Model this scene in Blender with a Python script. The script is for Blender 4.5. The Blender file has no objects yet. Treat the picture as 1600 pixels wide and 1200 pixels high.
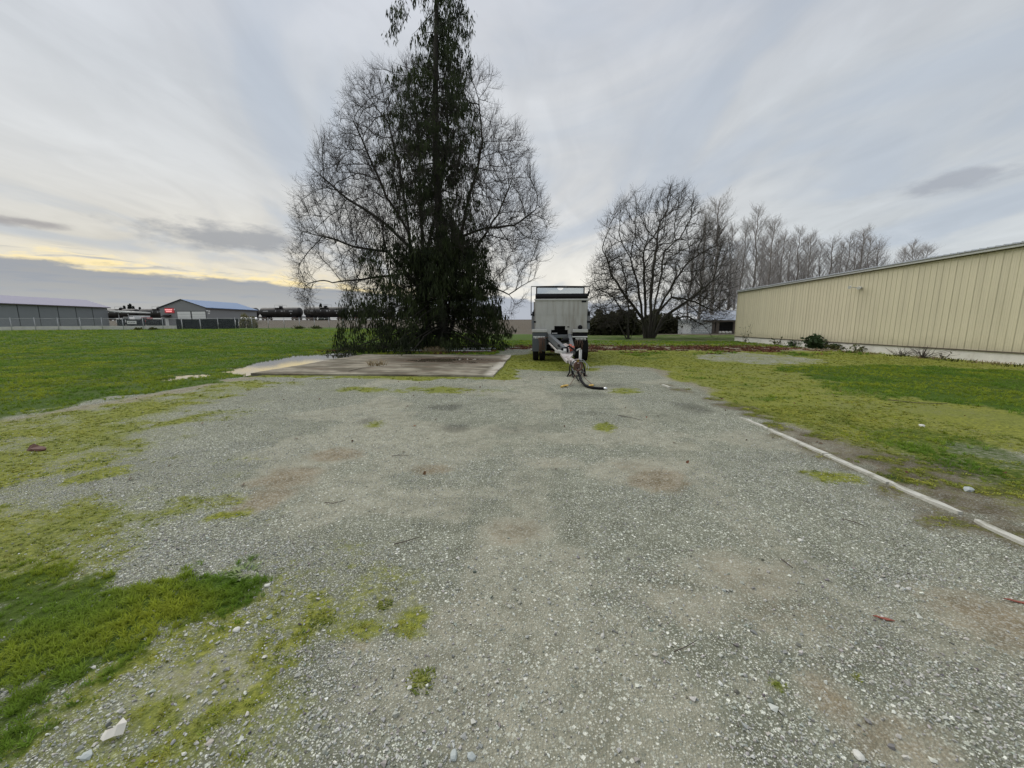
import bpy, bmesh, math, random
import numpy as np
from mathutils import Vector, Matrix, kdtree

random.seed(7)
rng = np.random.default_rng(7)
scene = bpy.context.scene
COL = scene.collection
rad = math.radians

# ------------------------------------------------------------------ camera
CAM_H, PITCH, YAW = 1.63, rad(8.75), rad(3.8)
cam_d = bpy.data.cameras.new('camera')
cam_d.sensor_width = 36.0
cam_d.lens = 601.0 / 1600.0 * 36.0
cam_d.clip_start = 0.05
cam_d.clip_end = 9000
cam = bpy.data.objects.new('camera', cam_d)
COL.objects.link(cam)
cam.location = (0, 0, CAM_H)
cam.rotation_euler = (math.pi / 2 - PITCH, 0, YAW)
scene.camera = cam

# ------------------------------------------------------------------ colour management
vs = scene.view_settings
vs.view_transform = 'Standard'
vs.look = 'None'
vs.exposure = 0.35
vs.gamma = 1.0
vs.use_curve_mapping = False
scene.cycles.max_bounces = 6
scene.cycles.transparent_max_bounces = 12
scene.cycles.use_denoising = True


def S(r, g, b):
    """sRGB 0-255 -> linear"""
    def c(v):
        v /= 255.0
        return v / 12.92 if v <= 0.04045 else ((v + 0.055) / 1.055) ** 2.4
    return (c(r), c(g), c(b), 1.0)


# ------------------------------------------------------------------ node helper
class NT:
    def __init__(self, tree):
        self.t = tree
        self.n = tree.nodes
        self.l = tree.links

    def node(self, kind, **kw):
        nd = self.n.new(kind)
        for k, v in kw.items():
            setattr(nd, k, v)
        return nd

    def put(self, sock, v):
        if isinstance(v, bpy.types.NodeSocket):
            self.l.new(v, sock)
        else:
            sock.default_value = v

    def m(self, op, a, b=0.0, c=0.0, clamp=False):
        nd = self.node('ShaderNodeMath', operation=op, use_clamp=clamp)
        self.put(nd.inputs[0], a)
        self.put(nd.inputs[1], b)
        self.put(nd.inputs[2], c)
        return nd.outputs[0]

    def ss(self, v, lo, hi, a=0.0, b=1.0):
        nd = self.node('ShaderNodeMapRange', interpolation_type='SMOOTHSTEP')
        self.put(nd.inputs[0], v)
        self.put(nd.inputs[1], lo)
        self.put(nd.inputs[2], hi)
        self.put(nd.inputs[3], a)
        self.put(nd.inputs[4], b)
        return nd.outputs[0]

    def mix(self, f, a, b, blend='MIX'):
        nd = self.node('ShaderNodeMix', data_type='RGBA', blend_type=blend)
        self.put(nd.inputs[0], f)
        self.put(nd.inputs[6], a)
        self.put(nd.inputs[7], b)
        return nd.outputs[2]

    def noise(self, vec, scale, detail=4.0, rough=0.55, out=0, dist=0.0):
        nd = self.node('ShaderNodeTexNoise')
        if vec is not None:
            self.l.new(vec, nd.inputs['Vector'])
        nd.inputs['Scale'].default_value = scale
        nd.inputs['Detail'].default_value = detail
        nd.inputs['Roughness'].default_value = rough
        nd.inputs['Distortion'].default_value = dist
        return nd.outputs[out]

    def voro(self, vec, scale, feature='F1', out='Distance', rnd=1.0):
        nd = self.node('ShaderNodeTexVoronoi', feature=feature)
        if vec is not None:
            self.l.new(vec, nd.inputs['Vector'])
        nd.inputs['Scale'].default_value = scale
        nd.inputs['Randomness'].default_value = rnd
        nd.distance = 'MANHATTAN'
        return nd.outputs[out]

    def ramp(self, v, stops, interp='LINEAR'):
        nd = self.node('ShaderNodeValToRGB')
        cr = nd.color_ramp
        cr.interpolation = interp
        while len(cr.elements) < len(stops):
            cr.elements.new(0.5)
        for e, (p, c) in zip(cr.elements, stops):
            e.position = p
            e.color = c if len(c) == 4 else (*c, 1.0)
        self.put(nd.inputs[0], v)
        return nd.outputs[0]

    def xyz(self, x, y, z):
        nd = self.node('ShaderNodeCombineXYZ')
        self.put(nd.inputs[0], x)
        self.put(nd.inputs[1], y)
        self.put(nd.inputs[2], z)
        return nd.outputs[0]

    def sep(self, v):
        nd = self.node('ShaderNodeSeparateXYZ')
        self.l.new(v, nd.inputs[0])
        return nd.outputs

    def bump(self, h, strength=0.3, dist=0.02):
        nd = self.node('ShaderNodeBump')
        nd.inputs['Strength'].default_value = strength
        nd.inputs['Distance'].default_value = dist
        self.l.new(h, nd.inputs['Height'])
        return nd.outputs[0]


# ------------------------------------------------------------------ world: overcast evening sky
SUN_AZ, SUN_EL = rad(-50), rad(50)      # azimuth measured from +Y towards +X
world = bpy.data.worlds.new('World')
scene.world = world
world.use_nodes = True
W = NT(world.node_tree)
W.n.clear()
tc = W.node('ShaderNodeTexCoord')
dx, dy, dz = W.sep(tc.outputs['Generated'])[:3]
el = W.m('MULTIPLY', W.m('ARCSINE', dz), 57.2958)
az = W.m('MULTIPLY', W.m('ARCTAN2', dx, dy), 57.2958)
# cloud sheet seen in perspective, streets running along +Y
zz = W.m('MAXIMUM', W.m('ADD', dz, 0.12), 0.05)
cx = W.m('DIVIDE', dx, zz)
cy = W.m('DIVIDE', dy, zz)
st1 = W.noise(W.xyz(W.m('ADD', W.m('MULTIPLY', cx, 1.1), W.m('MULTIPLY', cy, 0.25)), W.m('MULTIPLY', cy, 0.55), 0.0), 1.0, 5, 0.5, dist=1.2)
st2 = W.noise(W.xyz(W.m('MULTIPLY', cx, 2.6), W.m('MULTIPLY', cy, 1.1), 4.0), 1.3, 6, 0.55, dist=1.5)
puff = W.noise(W.xyz(W.m('MULTIPLY', az, 0.10), W.m('MULTIPLY', el, 0.34), 2.0), 1.0, 6, 0.58)
puff2 = W.noise(W.xyz(W.m('MULTIPLY', az, 0.33), W.m('MULTIPLY', el, 0.8), 7.0), 1.0, 5, 0.6)
base = W.ramp(W.m('DIVIDE', el, 90.0), [
    (0.0, S(206, 206, 203)), (0.09, S(208, 207, 201)), (0.16, S(203, 204, 203)), (0.27, S(194, 198, 202)),
    (0.42, S(194, 198, 206)), (0.60, S(214, 217, 222)), (1.0, S(250, 252, 254))])
# warm haze on the side of the hidden sun, cooler opposite
warm = W.m('MULTIPLY', W.ss(W.m('ABSOLUTE', W.m('ADD', az, 34.0)), 42.0, 4.0), W.ss(el, 18.0, 4.0))
base = W.mix(W.m('MULTIPLY', warm, 0.75), base, S(214, 206, 190))
cool = W.m('MULTIPLY', W.ss(az, 6.0, 40.0), W.ss(el, 34.0, 8.0))
base = W.mix(W.m('MULTIPLY', cool, 0.55), base, S(184, 194, 204))
bright = W.m('MULTIPLY', W.ss(W.m('ABSOLUTE', W.m('ADD', az, -2.0)), 30.0, 2.0), W.ss(el, 50.0, 15.0))
base = W.mix(W.m('MULTIPLY', bright, 0.5), base, S(213, 214, 215))
low = W.m('MULTIPLY', W.ss(W.m('ABSOLUTE', W.m('ADD', az, -3.0)), 20.0, 2.0), W.ss(el, 13.0, 5.5))
base = W.mix(W.m('MULTIPLY', low, 0.7), base, S(232, 227, 215))
# soft streets
big = W.noise(W.xyz(W.m('MULTIPLY', az, 0.035), W.m('MULTIPLY', el, 0.075), 11.0), 1.0, 4, 0.5, dist=0.5)
k = W.m('ADD', W.m('MULTIPLY', W.ss(st1, 0.32, 0.66), 0.15), W.m('MULTIPLY', W.ss(st2, 0.3, 0.7), 0.09))
k = W.m('ADD', k, W.m('MULTIPLY', W.ss(big, 0.3, 0.7), 0.12))
k = W.m('ADD', k, 0.805)
base = W.mix(1.0, base, W.xyz(k, k, k), 'MULTIPLY')
base = W.mix(W.m('MULTIPLY', W.ss(st1, 0.52, 0.36), 0.45), base, S(172, 185, 202))


def wisp(col, caz, cel, raz, rel, f, c, lo=0.40, hi=0.62):
    a = W.m('POWER', W.m('DIVIDE', W.m('SUBTRACT', az, caz), raz), 2.0)
    b = W.m('POWER', W.m('DIVIDE', W.m('SUBTRACT', el, cel), rel), 2.0)
    e = W.m('SUBTRACT', 1.0, W.m('SQRT', W.m('ADD', a, b)))
    e = W.m('ADD', e, W.m('MULTIPLY', W.m('SUBTRACT', puff2, 0.5), 1.5))
    e = W.m('ADD', e, W.m('MULTIPLY', W.m('SUBTRACT', puff, 0.5), 0.8))
    return W.mix(W.m('MULTIPLY', W.ss(e, 0.0, 0.75), f), col, c)


base = wisp(base, -38.0, 9.8, 10.5, 2.0, 0.85, S(148, 150, 154))
base = wisp(base, -54.5, 9.1, 4.5, 0.6, 0.8, S(150, 146, 146))
base = wisp(base, 43.5, 13.2, 4.6, 1.2, 0.75, S(156, 161, 170))
base = wisp(base, 30.0, 9.0, 14.0, 1.6, 0.4, S(206, 212, 218))
# bank of low cloud with its lit yellow rim
elb = W.m('ADD', 5.0, W.m('MULTIPLY', W.m('SUBTRACT', puff, 0.5), 3.6))
elb = W.m('ADD', elb, W.m('MULTIPLY', W.m('SUBTRACT', puff2, 0.5), 1.2))
elb = W.m('ADD', elb, W.m('MULTIPLY', W.m('ADD', az, 36.0), -0.045))
rim = W.m('SUBTRACT', el, elb)
side = W.ss(W.m('ABSOLUTE', W.m('ADD', az, 36.0)), 34.0, 14.0)
glow_w = W.m('ADD', 0.55, W.m('MULTIPLY', W.ss(puff2, 0.35, 0.65), 1.25))
glow = W.m('MULTIPLY', W.ss(rim, W.m('MULTIPLY', glow_w, 1.15), 0.0), side)
base = W.mix(W.m('MULTIPLY', W.m('MULTIPLY', W.ss(rim, 3.2, 0.2), side), 0.5), base, S(232, 220, 190))
puff3 = W.noise(W.xyz(W.m('MULTIPLY', az, 0.16), W.m('MULTIPLY', el, 1.6), 15.0), 1.0, 6, 0.62, dist=0.6)
base = W.mix(W.m('MULTIPLY', glow, W.ss(puff3, 0.36, 0.60)), base, S(253, 230, 168))
base = W.mix(W.m('MULTIPLY', W.m('MULTIPLY', W.ss(rim, 2.6, 0.4), side), W.m('MULTIPLY', W.ss(puff3, 0.46, 0.34), 0.7)), base, S(166, 166, 166))
bankw = W.m('MULTIPLY', W.ss(rim, 0.38, -0.22), W.ss(W.m('ABSOLUTE', W.m('ADD', az, 40.0)), 62.0, 46.0))
bankc = W.mix(W.ss(el, 1.0, 5.5), S(158, 163, 170), S(140, 145, 155))
base = W.mix(W.m('MULTIPLY', bankw, 0.92), base, bankc)
low_b = W.m('MULTIPLY', W.ss(rim, 0.5, -0.3), W.ss(W.m('ABSOLUTE', W.m('ADD', az, -2.0)), 26.0, 12.0))
base = W.mix(W.m('MULTIPLY', low_b, 0.45), base, S(176, 184, 200))
sky = W.node('ShaderNodeTexSky', sky_type='NISHITA', sun_disc=False)
sky.sun_elevation = SUN_EL
sky.sun_rotation = SUN_AZ
b1 = W.node('ShaderNodeBackground')
W.l.new(sky.outputs[0], b1.inputs[0])
b1.inputs[1].default_value = 0.06
b2 = W.node('ShaderNodeBackground')
W.l.new(base, b2.inputs[0])
b2.inputs[1].default_value = 0.90
ms = W.node('ShaderNodeMixShader')
ms.inputs[0].default_value = 0.94
W.l.new(b1.outputs[0], ms.inputs[1])
W.l.new(b2.outputs[0], ms.inputs[2])
wo = W.node('ShaderNodeOutputWorld')
W.l.new(ms.outputs[0], wo.inputs[0])

# ------------------------------------------------------------------ sun behind the cloud sheet
sun_d = bpy.data.lights.new('sun', 'SUN')
sun_d.energy = 1.5
sun_d.angle = rad(60)
sun_d.color = (1.0, 0.95, 0.87)
sun = bpy.data.objects.new('sun', sun_d)
COL.objects.link(sun)
sd = Vector((math.sin(SUN_AZ) * math.cos(SUN_EL), math.cos(SUN_AZ) * math.cos(SUN_EL), math.sin(SUN_EL)))
sun.rotation_euler = sd.to_track_quat('Z', 'Y').to_euler()
sun.location = (0, 0, 40)

# ------------------------------------------------------------------ calibration: photo pixel -> point in the place
FPX = 601.0
_F = np.array([-math.sin(YAW) * math.cos(PITCH), math.cos(YAW) * math.cos(PITCH), -math.sin(PITCH)])
_R = np.array([math.cos(YAW), math.sin(YAW), 0.0])
_U = np.cross(_R, _F)
_C = np.array([0, 0, CAM_H])


def _ray(x, y):
    return _F + _R * (x - 800) / FPX + _U * (600 - y) / FPX


def G(x, y, z=0.0):
    d = _ray(x, y)
    return _C + d * (z - CAM_H) / d[2]


def atY(x, y, Y):
    d = _ray(x, y)
    return _C + d * Y / d[1]


def atX(x, y, X):
    d = _ray(x, y)
    return _C + d * X / d[0]


def atD(x, y, D):
    return _C + _ray(x, y) * D


# ------------------------------------------------------------------ numpy noise
_LAT = rng.random((256, 256))


def vn(x, y):
    x = np.asarray(x, float)
    y = np.asarray(y, float)
    ix = np.floor(x).astype(int)
    iy = np.floor(y).astype(int)
    fx = x - ix
    fy = y - iy
    fx = fx * fx * (3 - 2 * fx)
    fy = fy * fy * (3 - 2 * fy)
    a = _LAT[ix % 256, iy % 256]
    b = _LAT[(ix + 1) % 256, iy % 256]
    c = _LAT[ix % 256, (iy + 1) % 256]
    d = _LAT[(ix + 1) % 256, (iy + 1) % 256]
    return (a * (1 - fx) + b * fx) * (1 - fy) + (c * (1 - fx) + d * fx) * fy


def fbm(x, y, o=4):
    s = 0
    a = 0.5
    t = 0
    for i in range(o):
        s = s + a * vn(x * 2 ** i + 17.3 * i, y * 2 ** i + 9.1 * i)
        t += a
        a *= 0.5
    return s / t


def sst(v, lo, hi):
    t = np.clip((v - lo) / (hi - lo), 0, 1)
    return t * t * (3 - 2 * t)


def poly_sd(px, py, poly):
    """signed distance, positive inside"""
    poly = np.asarray(poly, float)
    n = len(poly)
    d = np.full(px.shape, 1e9)
    ins = np.zeros(px.shape, bool)
    for i in range(n):
        x1, y1 = poly[i]
        x2, y2 = poly[(i + 1) % n]
        ex, ey = x2 - x1, y2 - y1
        t = np.clip(((px - x1) * ex + (py - y1) * ey) / (ex * ex + ey * ey + 1e-12), 0, 1)
        d = np.minimum(d, np.hypot(px - x1 - t * ex, py - y1 - t * ey))
        c = (y1 > py) != (y2 > py)
        xi = (x2 - x1) * (py - y1) / (y2 - y1 + 1e-12) + x1
        ins ^= c & (px < xi)
    return np.where(ins, d, -d)


def GP(pts):
    return [tuple(G(x, y)[:2]) for x, y in pts]


# ------------------------------------------------------------------ terrain
TA = atD(150, 507, 142.0)[:2]
TB = atD(850, 507, 112.0)[:2]
TDIR = (TB - TA) / np.linalg.norm(TB - TA)
TNRM = np.array([-TDIR[1], TDIR[0]])
PUD = GP([(345, 581), (410, 565), (465, 556), (550, 550), (550, 558), (490, 570), (440, 579), (385, 588)])
SLAB = (-9.40, -1.36, 11.95, 20.30)


def dipmask(x, y):
    n = fbm(x * 1.1 + 3, y * 0.45 + 8, 4) - 0.5
    s = sst(poly_sd(x, y, PUD) + n * 1.6, -0.25, 0.5)
    # shallow spill of wet hollows running on towards the camera
    line = sst(1.0 - np.abs(x + 11.2 + 0.16 * (12.5 - y) + n * 1.2) / 1.1, 0.0, 0.6) * sst(y, 10.2, 11.2) * sst(y, 14.8, 13.2)
    s2 = line * sst(fbm(x * 2.1 + 40, y * 1.3 + 2, 3), 0.44, 0.54)
    return np.clip(s + s2, 0, 1)


def hz(x, y):
    x = np.asarray(x, float)
    y = np.asarray(y, float)
    zc = -np.sin(YAW) * x + np.cos(YAW) * y
    rise = (0.78 * sst(zc, 18, 62) + 0.27 * sst(zc, 58, 76)) * sst(x, -6, -28)
    v = (x - TA[0]) * TNRM[0] + (y - TA[1]) * TNRM[1]
    bank = sst(v, -46, -5)
    h = rise * (1 - bank) + 2.95 * bank
    und = (fbm(x * 0.16, y * 0.30, 3) - 0.5) * 0.20 * sst(-x, 9.5, 16) * sst(y, 8, 16)
    und = und + (fbm(x * 0.2 + 50, y * 0.2, 3) - 0.5) * 0.10 * sst(x, 5.0, 9.0)
    small = (fbm(x * 1.3 + 5, y * 1.3, 3) - 0.5) * 0.03
    small = small * np.where((x > -9.8) & (x < -0.9) & (y > 11.5) & (y < 20.8), 0.2, 1.0)
    small = small * (0.25 + 0.75 * sst(np.abs(x - 3.66), 0.15, 0.5))
    near = 1 - sst(np.hypot(x + 10.8, y - 15.5), 4.5, 8.0)
    und = und * (1 - near)
    return h + und + np.maximum(small, -0.004) - 0.06 * dipmask(x, y)


def hz1(x, y):
    return float(hz(np.array([x]), np.array([y]))[0])


# ground cover outlines, traced on the ground
GRASS_NEAR = GP([(-30, 900), (60, 892), (150, 898), (235, 886), (300, 880), (340, 884), (388, 880), (418, 905), (405, 935),
                 (335, 958), (262, 985), (215, 1018), (130, 1052), (60, 1092), (-40, 1130)])
GRASS_NEAR2 = GP([(-30, 1180), (20, 1140), (70, 1122), (92, 1128), (60, 1150), (10, 1180), (-30, 1200)])
LAWN_R = GP([(1205, 574), (1270, 571), (1400, 571), (1700, 583), (1700, 672), (1600, 650), (1487, 631), (1375, 618), (1262, 592)])
MOSS_L = GP([(-250, 690), (0, 658), (200, 622), (390, 596), (440, 600), (340, 640), (265, 690), (215, 760), (250, 800),
             (160, 850), (0, 890), (-250, 960)])
MUD_R = GP([(1060, 606), (1120, 622), (1220, 655), (1340, 690), (1480, 730), (1700, 800), (1700, 890), (1520, 812),
            (1330, 728), (1170, 656), (1040, 602)])
GRAV_R1 = GP([(1440, 692), (1500, 690), (1600, 698), (1700, 706), (1700, 735), (1600, 728), (1500, 715)])
GRAV_R2 = GP([(1385, 700), (1430, 694), (1462, 704), (1420, 712)])
GRAV_R3 = GP([(1070, 556), (1150, 550), (1230, 556), (1300, 566), (1220, 572), (1120, 566)])


def blob(x, y, px, py, rx, ry, ang=0.0):
    c = G(px, py)
    ex = np.linalg.norm(G(px + rx, py) - c)
    ey = np.linalg.norm(G(px, py - ry) - c)
    u, v = x - c[0], y - c[1]
    if ang:
        u, v = u * math.cos(ang) + v * math.sin(ang), -u * math.sin(ang) + v * math.cos(ang)
    return np.hypot(u / ex, v / ey)


def masks(x, y):
    x = np.asarray(x, float)
    y = np.asarray(y, float)
    n1 = fbm(x * 0.9, y * 0.9, 4) - 0.5
    n2 = fbm(x * 3.1 + 30, y * 3.1 + 12, 4) - 0.5
    n3 = fbm(x * 0.35 + 11, y * 0.35 + 4, 3) - 0.5
    n4 = fbm(x * 9.0 + 3, y * 9.0 + 77, 3) - 0.5
    zero = np.zeros_like(x)
    # --- grass
    left = sst(-x + n1 * 1.5 + n2 * 0.9, 8.85, 9.75)
    back = np.maximum(sst(y + n1 * 1.5, 20.3, 21.0) * sst(-x, 1.5, 3.0), sst(y + n1 * 3, 27.5, 30.0) * np.where(x > 2.5, 0.6, 1.0))
    farg = sst(y + n1 * 4, 33.0, 37.0) * np.where(x > 2.5, 0.52 + 0.48 * sst(n1 + n2 * 0.5, -0.10, 0.12), np.where(x > -4, 0.6 + 0.4 * sst(n1 + n2 * 0.5, -0.1, 0.1), 1.0))
    lawn_r = sst(poly_sd(x, y, LAWN_R) + n1 * 1.3 + n2 * 1.0, -0.45, 0.60)
    near = sst(np.maximum(poly_sd(x, y, GRASS_NEAR), poly_sd(x, y, GRASS_NEAR2)) + n2 * 0.80 + n4 * 0.60 + n1 * 0.12, -0.30, 0.40)
    strip = sst(0.10 - np.abs(x - 3.84) + n2 * 0.30, 0.0, 0.16) * sst(y, 3.2, 3.8) * sst(y, 7.0, 5.5) * 0.8
    grass = np.clip(np.maximum.reduce([left, back, farg, lawn_r, near, strip * 0.9, 0.62 * sst(n1 * 0.9 + n3 * 0.8, 0.03, 0.2) * sst(x, 4.0, 5.0) * sst(y, 27, 24)]), 0, 1)
    # --- moss
    ml = sst(poly_sd(x, y, MOSS_L) + n1 * 2.4 + n2 * 1.2, -1.3, 1.1) * (0.58 + 0.42 * sst(n2 + n1 * 0.8, -0.20, 0.22)) * 0.98
    sx0, sx1, sy0, sy1 = SLAB
    dxs = np.maximum(np.maximum(sx0 - x, x - sx1), 0)
    dys = np.maximum(np.maximum(sy0 - y, y - sy1), 0)
    dsl = np.hypot(dxs, dys * 1.2)
    rim = sst(0.95 - dsl + n1 * 1.5 + n2 * 0.9, 0.0, 0.6) * (y < 20.9)
    trl = sst(1.0 - np.hypot((x - 0.3) / 2.9, (y - 17.6) / 4.6) + n1 * 0.7, -0.05, 0.25)
    rgt = sst(x + n1 * 0.9 + n2 * 0.5 - 0.35 * sst(y, 8, 14), 3.7, 4.3) * sst(y, 27.0, 23.0)
    rgt = rgt * (0.74 + 0.26 * sst(n1 + n2 * 0.7, -0.18, 0.14))
    rgt2 = sst(y + n1 * 2.0, 14.5, 16.5) * sst(x, -1.0, 0.2) * sst(y, 27, 24)
    lowl = sst(blob(x, y, 300, 1045, 330, 170) + n1 * 0.9 + n2 * 1.2, 1.15, 0.35) * (0.46 + 0.42 * sst(n2 + n4 * 0.6 + n1 * 0.4, -0.10, 0.22))
    spots = zero
    for (a, b, rx_, ry_) in [(500, 962, 42, 18), (560, 985, 60, 26), (640, 975, 40, 30), (660, 1065, 26, 16), (450, 1040, 40, 20),
                             (945, 665, 22, 9), (590, 662, 22, 8), (360, 806, 40, 10), (155, 742, 55, 10), (1215, 1070, 14, 14),
                             (1340, 1060, 14, 8), (980, 612, 40, 6), (1290, 745, 60, 14), (240, 1120, 60, 22), (300, 1165, 40, 18),
                             (120, 690, 60, 10), (690, 610, 110, 6), (560, 608, 60, 5)]:
        spots = np.maximum(spots, sst(blob(x, y, a, b, rx_, ry_) + n2 * 1.3 + n4 * 0.8, 1.25, 0.15) * 0.85)
    moss = np.clip(np.maximum.reduce([ml, rim, trl, rgt, rgt2, lowl, spots]), 0, 1)
    # --- bare dirt / compacted fines
    dirt = zero
    for (a, b, rx_, ry_, w_) in [(515, 712, 66, 14, .95), (460, 742, 70, 22, .95), (410, 782, 56, 26, .9), (675, 732, 54, 13, .9), (1030, 748, 62, 20, .95),
                                 (985, 730, 40, 10, .5), (1560, 965, 150, 55, .95), (1290, 1085, 60, 50, .8), (1390, 1150, 110, 50, .6),
                                 (805, 835, 50, 26, .6), (860, 725, 40, 10, .35), (560, 1010, 50, 22, .6), (300, 1060, 60, 26, .4),
                                 (690, 960, 260, 60, .25), (1180, 900, 120, 40, .45), (1060, 930, 150, 60, .3), (1230, 960, 130, 40, .4)]:
        dirt = np.maximum(dirt, sst(blob(x, y, a, b, rx_, ry_) + n1 * 0.7 + n2 * 0.9, 1.1, 0.3) * w_)
    fine = 0.16 + 0.42 * sst(n1 + n3 * 0.6, -0.02, 0.16)
    for (a, b, rx_, ry_, w_) in [(805, 835, 75, 34, .9), (880, 870, 90, 30, .7), (1180, 900, 190, 45, .75), (1080, 940, 150, 45, .7), (690, 960, 190, 40, .45), (860, 722, 80, 14, .7),
                                 (760, 770, 120, 18, .5), (1360, 960, 130, 36, .7), (1560, 965, 170, 60, .9), (1290, 1085, 80, 60, .8), (640, 720, 90, 20, .6), (480, 725, 110, 34, .8),
                                 (420, 780, 90, 30, .7), (1010, 735, 110, 24, .8), (1240, 985, 160, 50, .5), (1400, 1150, 130, 60, .7), (330, 1060, 150, 60, .7), (560, 1020, 120, 50, .5)]:
        fine = np.maximum(fine, sst(blob(x, y, a, b, rx_, ry_) + n1 * 0.8 + n2 * 0.7, 1.2, 0.2) * w_)
    lane = np.maximum(sst(1 - np.abs(x + 0.15 + n1 * 0.5) / 0.42, 0, 0.7), sst(1 - np.abs(x - 1.75 + n1 * 0.5) / 0.42, 0, 0.7)) * sst(y, 17, 12) * sst(y, 1.0, 3.0)
    fine = np.clip(np.maximum(fine, lane * (0.45 + 0.3 * n2)), 0, 1)
    mud = sst(poly_sd(x, y, MUD_R) + n1 * 1.4 + n2 * 1.0, -0.25, 0.45) * (0.86 + 0.14 * sst(n2 + n1, -0.12, 0.12))
    edge_l = sst(0.55 - np.abs(x + 9.0 + n1 * 0.9), 0.0, 0.4) * sst(y, 13.0, 11.5) * 0.75
    bldg = sst(x + n1 * 2.0, 13.0, 15.5) * sst(poly_sd(x, y, LAWN_R) + n1, 0.2, -0.3)
    bldg = np.maximum(bldg, sst(n1 * 1.2 + n2, 0.0, 0.22) * 0.8 * sst(x, 4.2, 5.0) * sst(y, 4, 9))
    bldg = np.maximum(bldg, sst(y + n1 * 3, 25.5, 28.0) * sst(x, -3, 0) * 1.15)
    dirt = np.clip(np.maximum.reduce([dirt, mud, edge_l, bldg * 0.85]), 0, 1)
    # --- damp dark patches
    wet = zero
    for (a, b, rx_, ry_, w_) in [(695, 636, 42, 7, .9), (712, 667, 34, 8, .9), (572, 657, 22, 6, .6), (1080, 636, 34, 10, .8), (930, 602, 50, 5, .7),
                                 (905, 617, 60, 6, .6), (915, 645, 30, 5, .5), (800, 672, 60, 8, .35)]:
        wet = np.maximum(wet, sst(blob(x, y, a, b, rx_, ry_) + n2 * 0.9, 1.1, 0.2) * w_)
    wet = np.maximum(wet, mud * 1.0)
    wet = np.maximum(wet, sst(dipmask(x, y), 0.05, 0.5))
    # --- fallen leaves
    leaf = sst(1.15 - np.abs(y - 28.8 - 0.02 * x + n1 * 9.0 + n2 * 5.0) / 4.6, 0.0, 0.7) * sst(x, -3.0, -0.5) * sst(x, 21, 15)
    leaf = np.maximum(leaf, sst(1.0 - np.hypot((x + 6.5) / 4.6, (y - 24.9) / 3.4) + n1, 0.0, 0.4) * 0.9)
    leaf = np.maximum(leaf, sst(1.0 - np.hypot((x + 12.6) / 1.7, (y - 23.8) / 1.2) + n2, 0.0, 0.4))
    leaf = np.clip(leaf * sst(n2 + n1 * 0.7 + 0.5, 0.30, 0.62), 0, 1)
    # --- dead stubble on the rail bank and the far yard
    v = (x - TA[0]) * TNRM[0] + (y - TA[1]) * TNRM[1]
    stub = np.maximum(sst(v + n3 * 6, -48, -42), sst(-x - 30 + (np.hypot(x, y) - 103) * 0.9, -1.0, 1.5) * 0)
    gr3 = np.maximum.reduce([sst(poly_sd(x, y, p) + n2 * 1.3 + n1 * 1.3, -0.35, 0.6) * (0.55 + 0.45 * sst(n2, -0.1, 0.1)) for p in (GRAV_R1, GRAV_R2, GRAV_R3)])
    moss = moss * (1 - 0.8 * gr3)
    dirt = np.maximum(dirt * (1 - 0.6 * gr3), 0)
    moss = moss * (1 - 0.80 * mud) + 0.55 * mud * sst(n2 + n4 * 0.6, -0.08, 0.12)
    dirt = dirt * (1 - 0.55 * sst(moss, 0.4, 0.9) * sst(n2, -0.05, 0.1))
    dirt = np.maximum(dirt, sst(x + n1 * 0.6, 3.8, 4.2) * 0.75 * (1 - gr3))
    dirt = np.maximum(np.maximum(dirt, lowl * 0.45), mud * 1.2)
    return dict(grass=grass * (1 - stub), moss=moss * (1 - stub), dirt=dirt, wet=wet, leaf=leaf, stub=stub, n1=n1, n2=n2, gr=gr3, fine=fine,
                lawn=np.clip(np.maximum(left, lawn_r), 0, 1), near=near)


# ------------------------------------------------------------------ mesh helpers
def mesh_np(name, verts, faces, smooth=False):
    """verts (N,3); faces (M,k) array or list of arrays of different k"""
    if isinstance(faces, np.ndarray):
        faces = [faces]
    faces = [f for f in faces if len(f)]
    me = bpy.data.meshes.new(name)
    me.vertices.add(len(verts))
    me.vertices.foreach_set('co', np.asarray(verts, np.float32).ravel())
    loops = np.concatenate([f.ravel() for f in faces]).astype(np.int32)
    sizes = np.concatenate([np.full(len(f), f.shape[1], np.int32) for f in faces])
    starts = np.concatenate([[0], np.cumsum(sizes)[:-1]]).astype(np.int32)
    me.loops.add(len(loops))
    me.loops.foreach_set('vertex_index', loops)
    me.polygons.add(len(sizes))
    me.polygons.foreach_set('loop_start', starts)
    me.polygons.foreach_set('loop_total', sizes)
    me.polygons.foreach_set('use_smooth', np.full(len(sizes), bool(smooth)))
    me.update(calc_edges=True)
    return me


def link(name, me, mat=None, parent=None, loc=None):
    o = bpy.data.objects.new(name, me)
    COL.objects.link(o)
    if mat is not None:
        me.materials.append(mat)
    if parent is not None:
        o.parent = parent
    if loc is not None:
        o.location = loc
    return o


def tag(o, label=None, cat=None, group=None, kind=None):
    if label:
        o['label'] = label
    if cat:
        o['category'] = cat
    if group:
        o['group'] = group
    if kind:
        o['kind'] = kind
    return o


def thing(name, loc, label, cat, group=None, rz=0.0):
    o = bpy.data.objects.new(name, None)
    o.empty_display_size = 0.2
    COL.objects.link(o)
    o.location = loc
    o.rotation_euler = (0, 0, rz)
    return tag(o, label, cat, group)


def copy_tree(o, parent=None):
    c = o.copy()
    COL.objects.link(c)
    if parent is not None:
        c.parent = parent
    for ch in list(o.children):
        copy_tree(ch, c)
    return c


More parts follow.
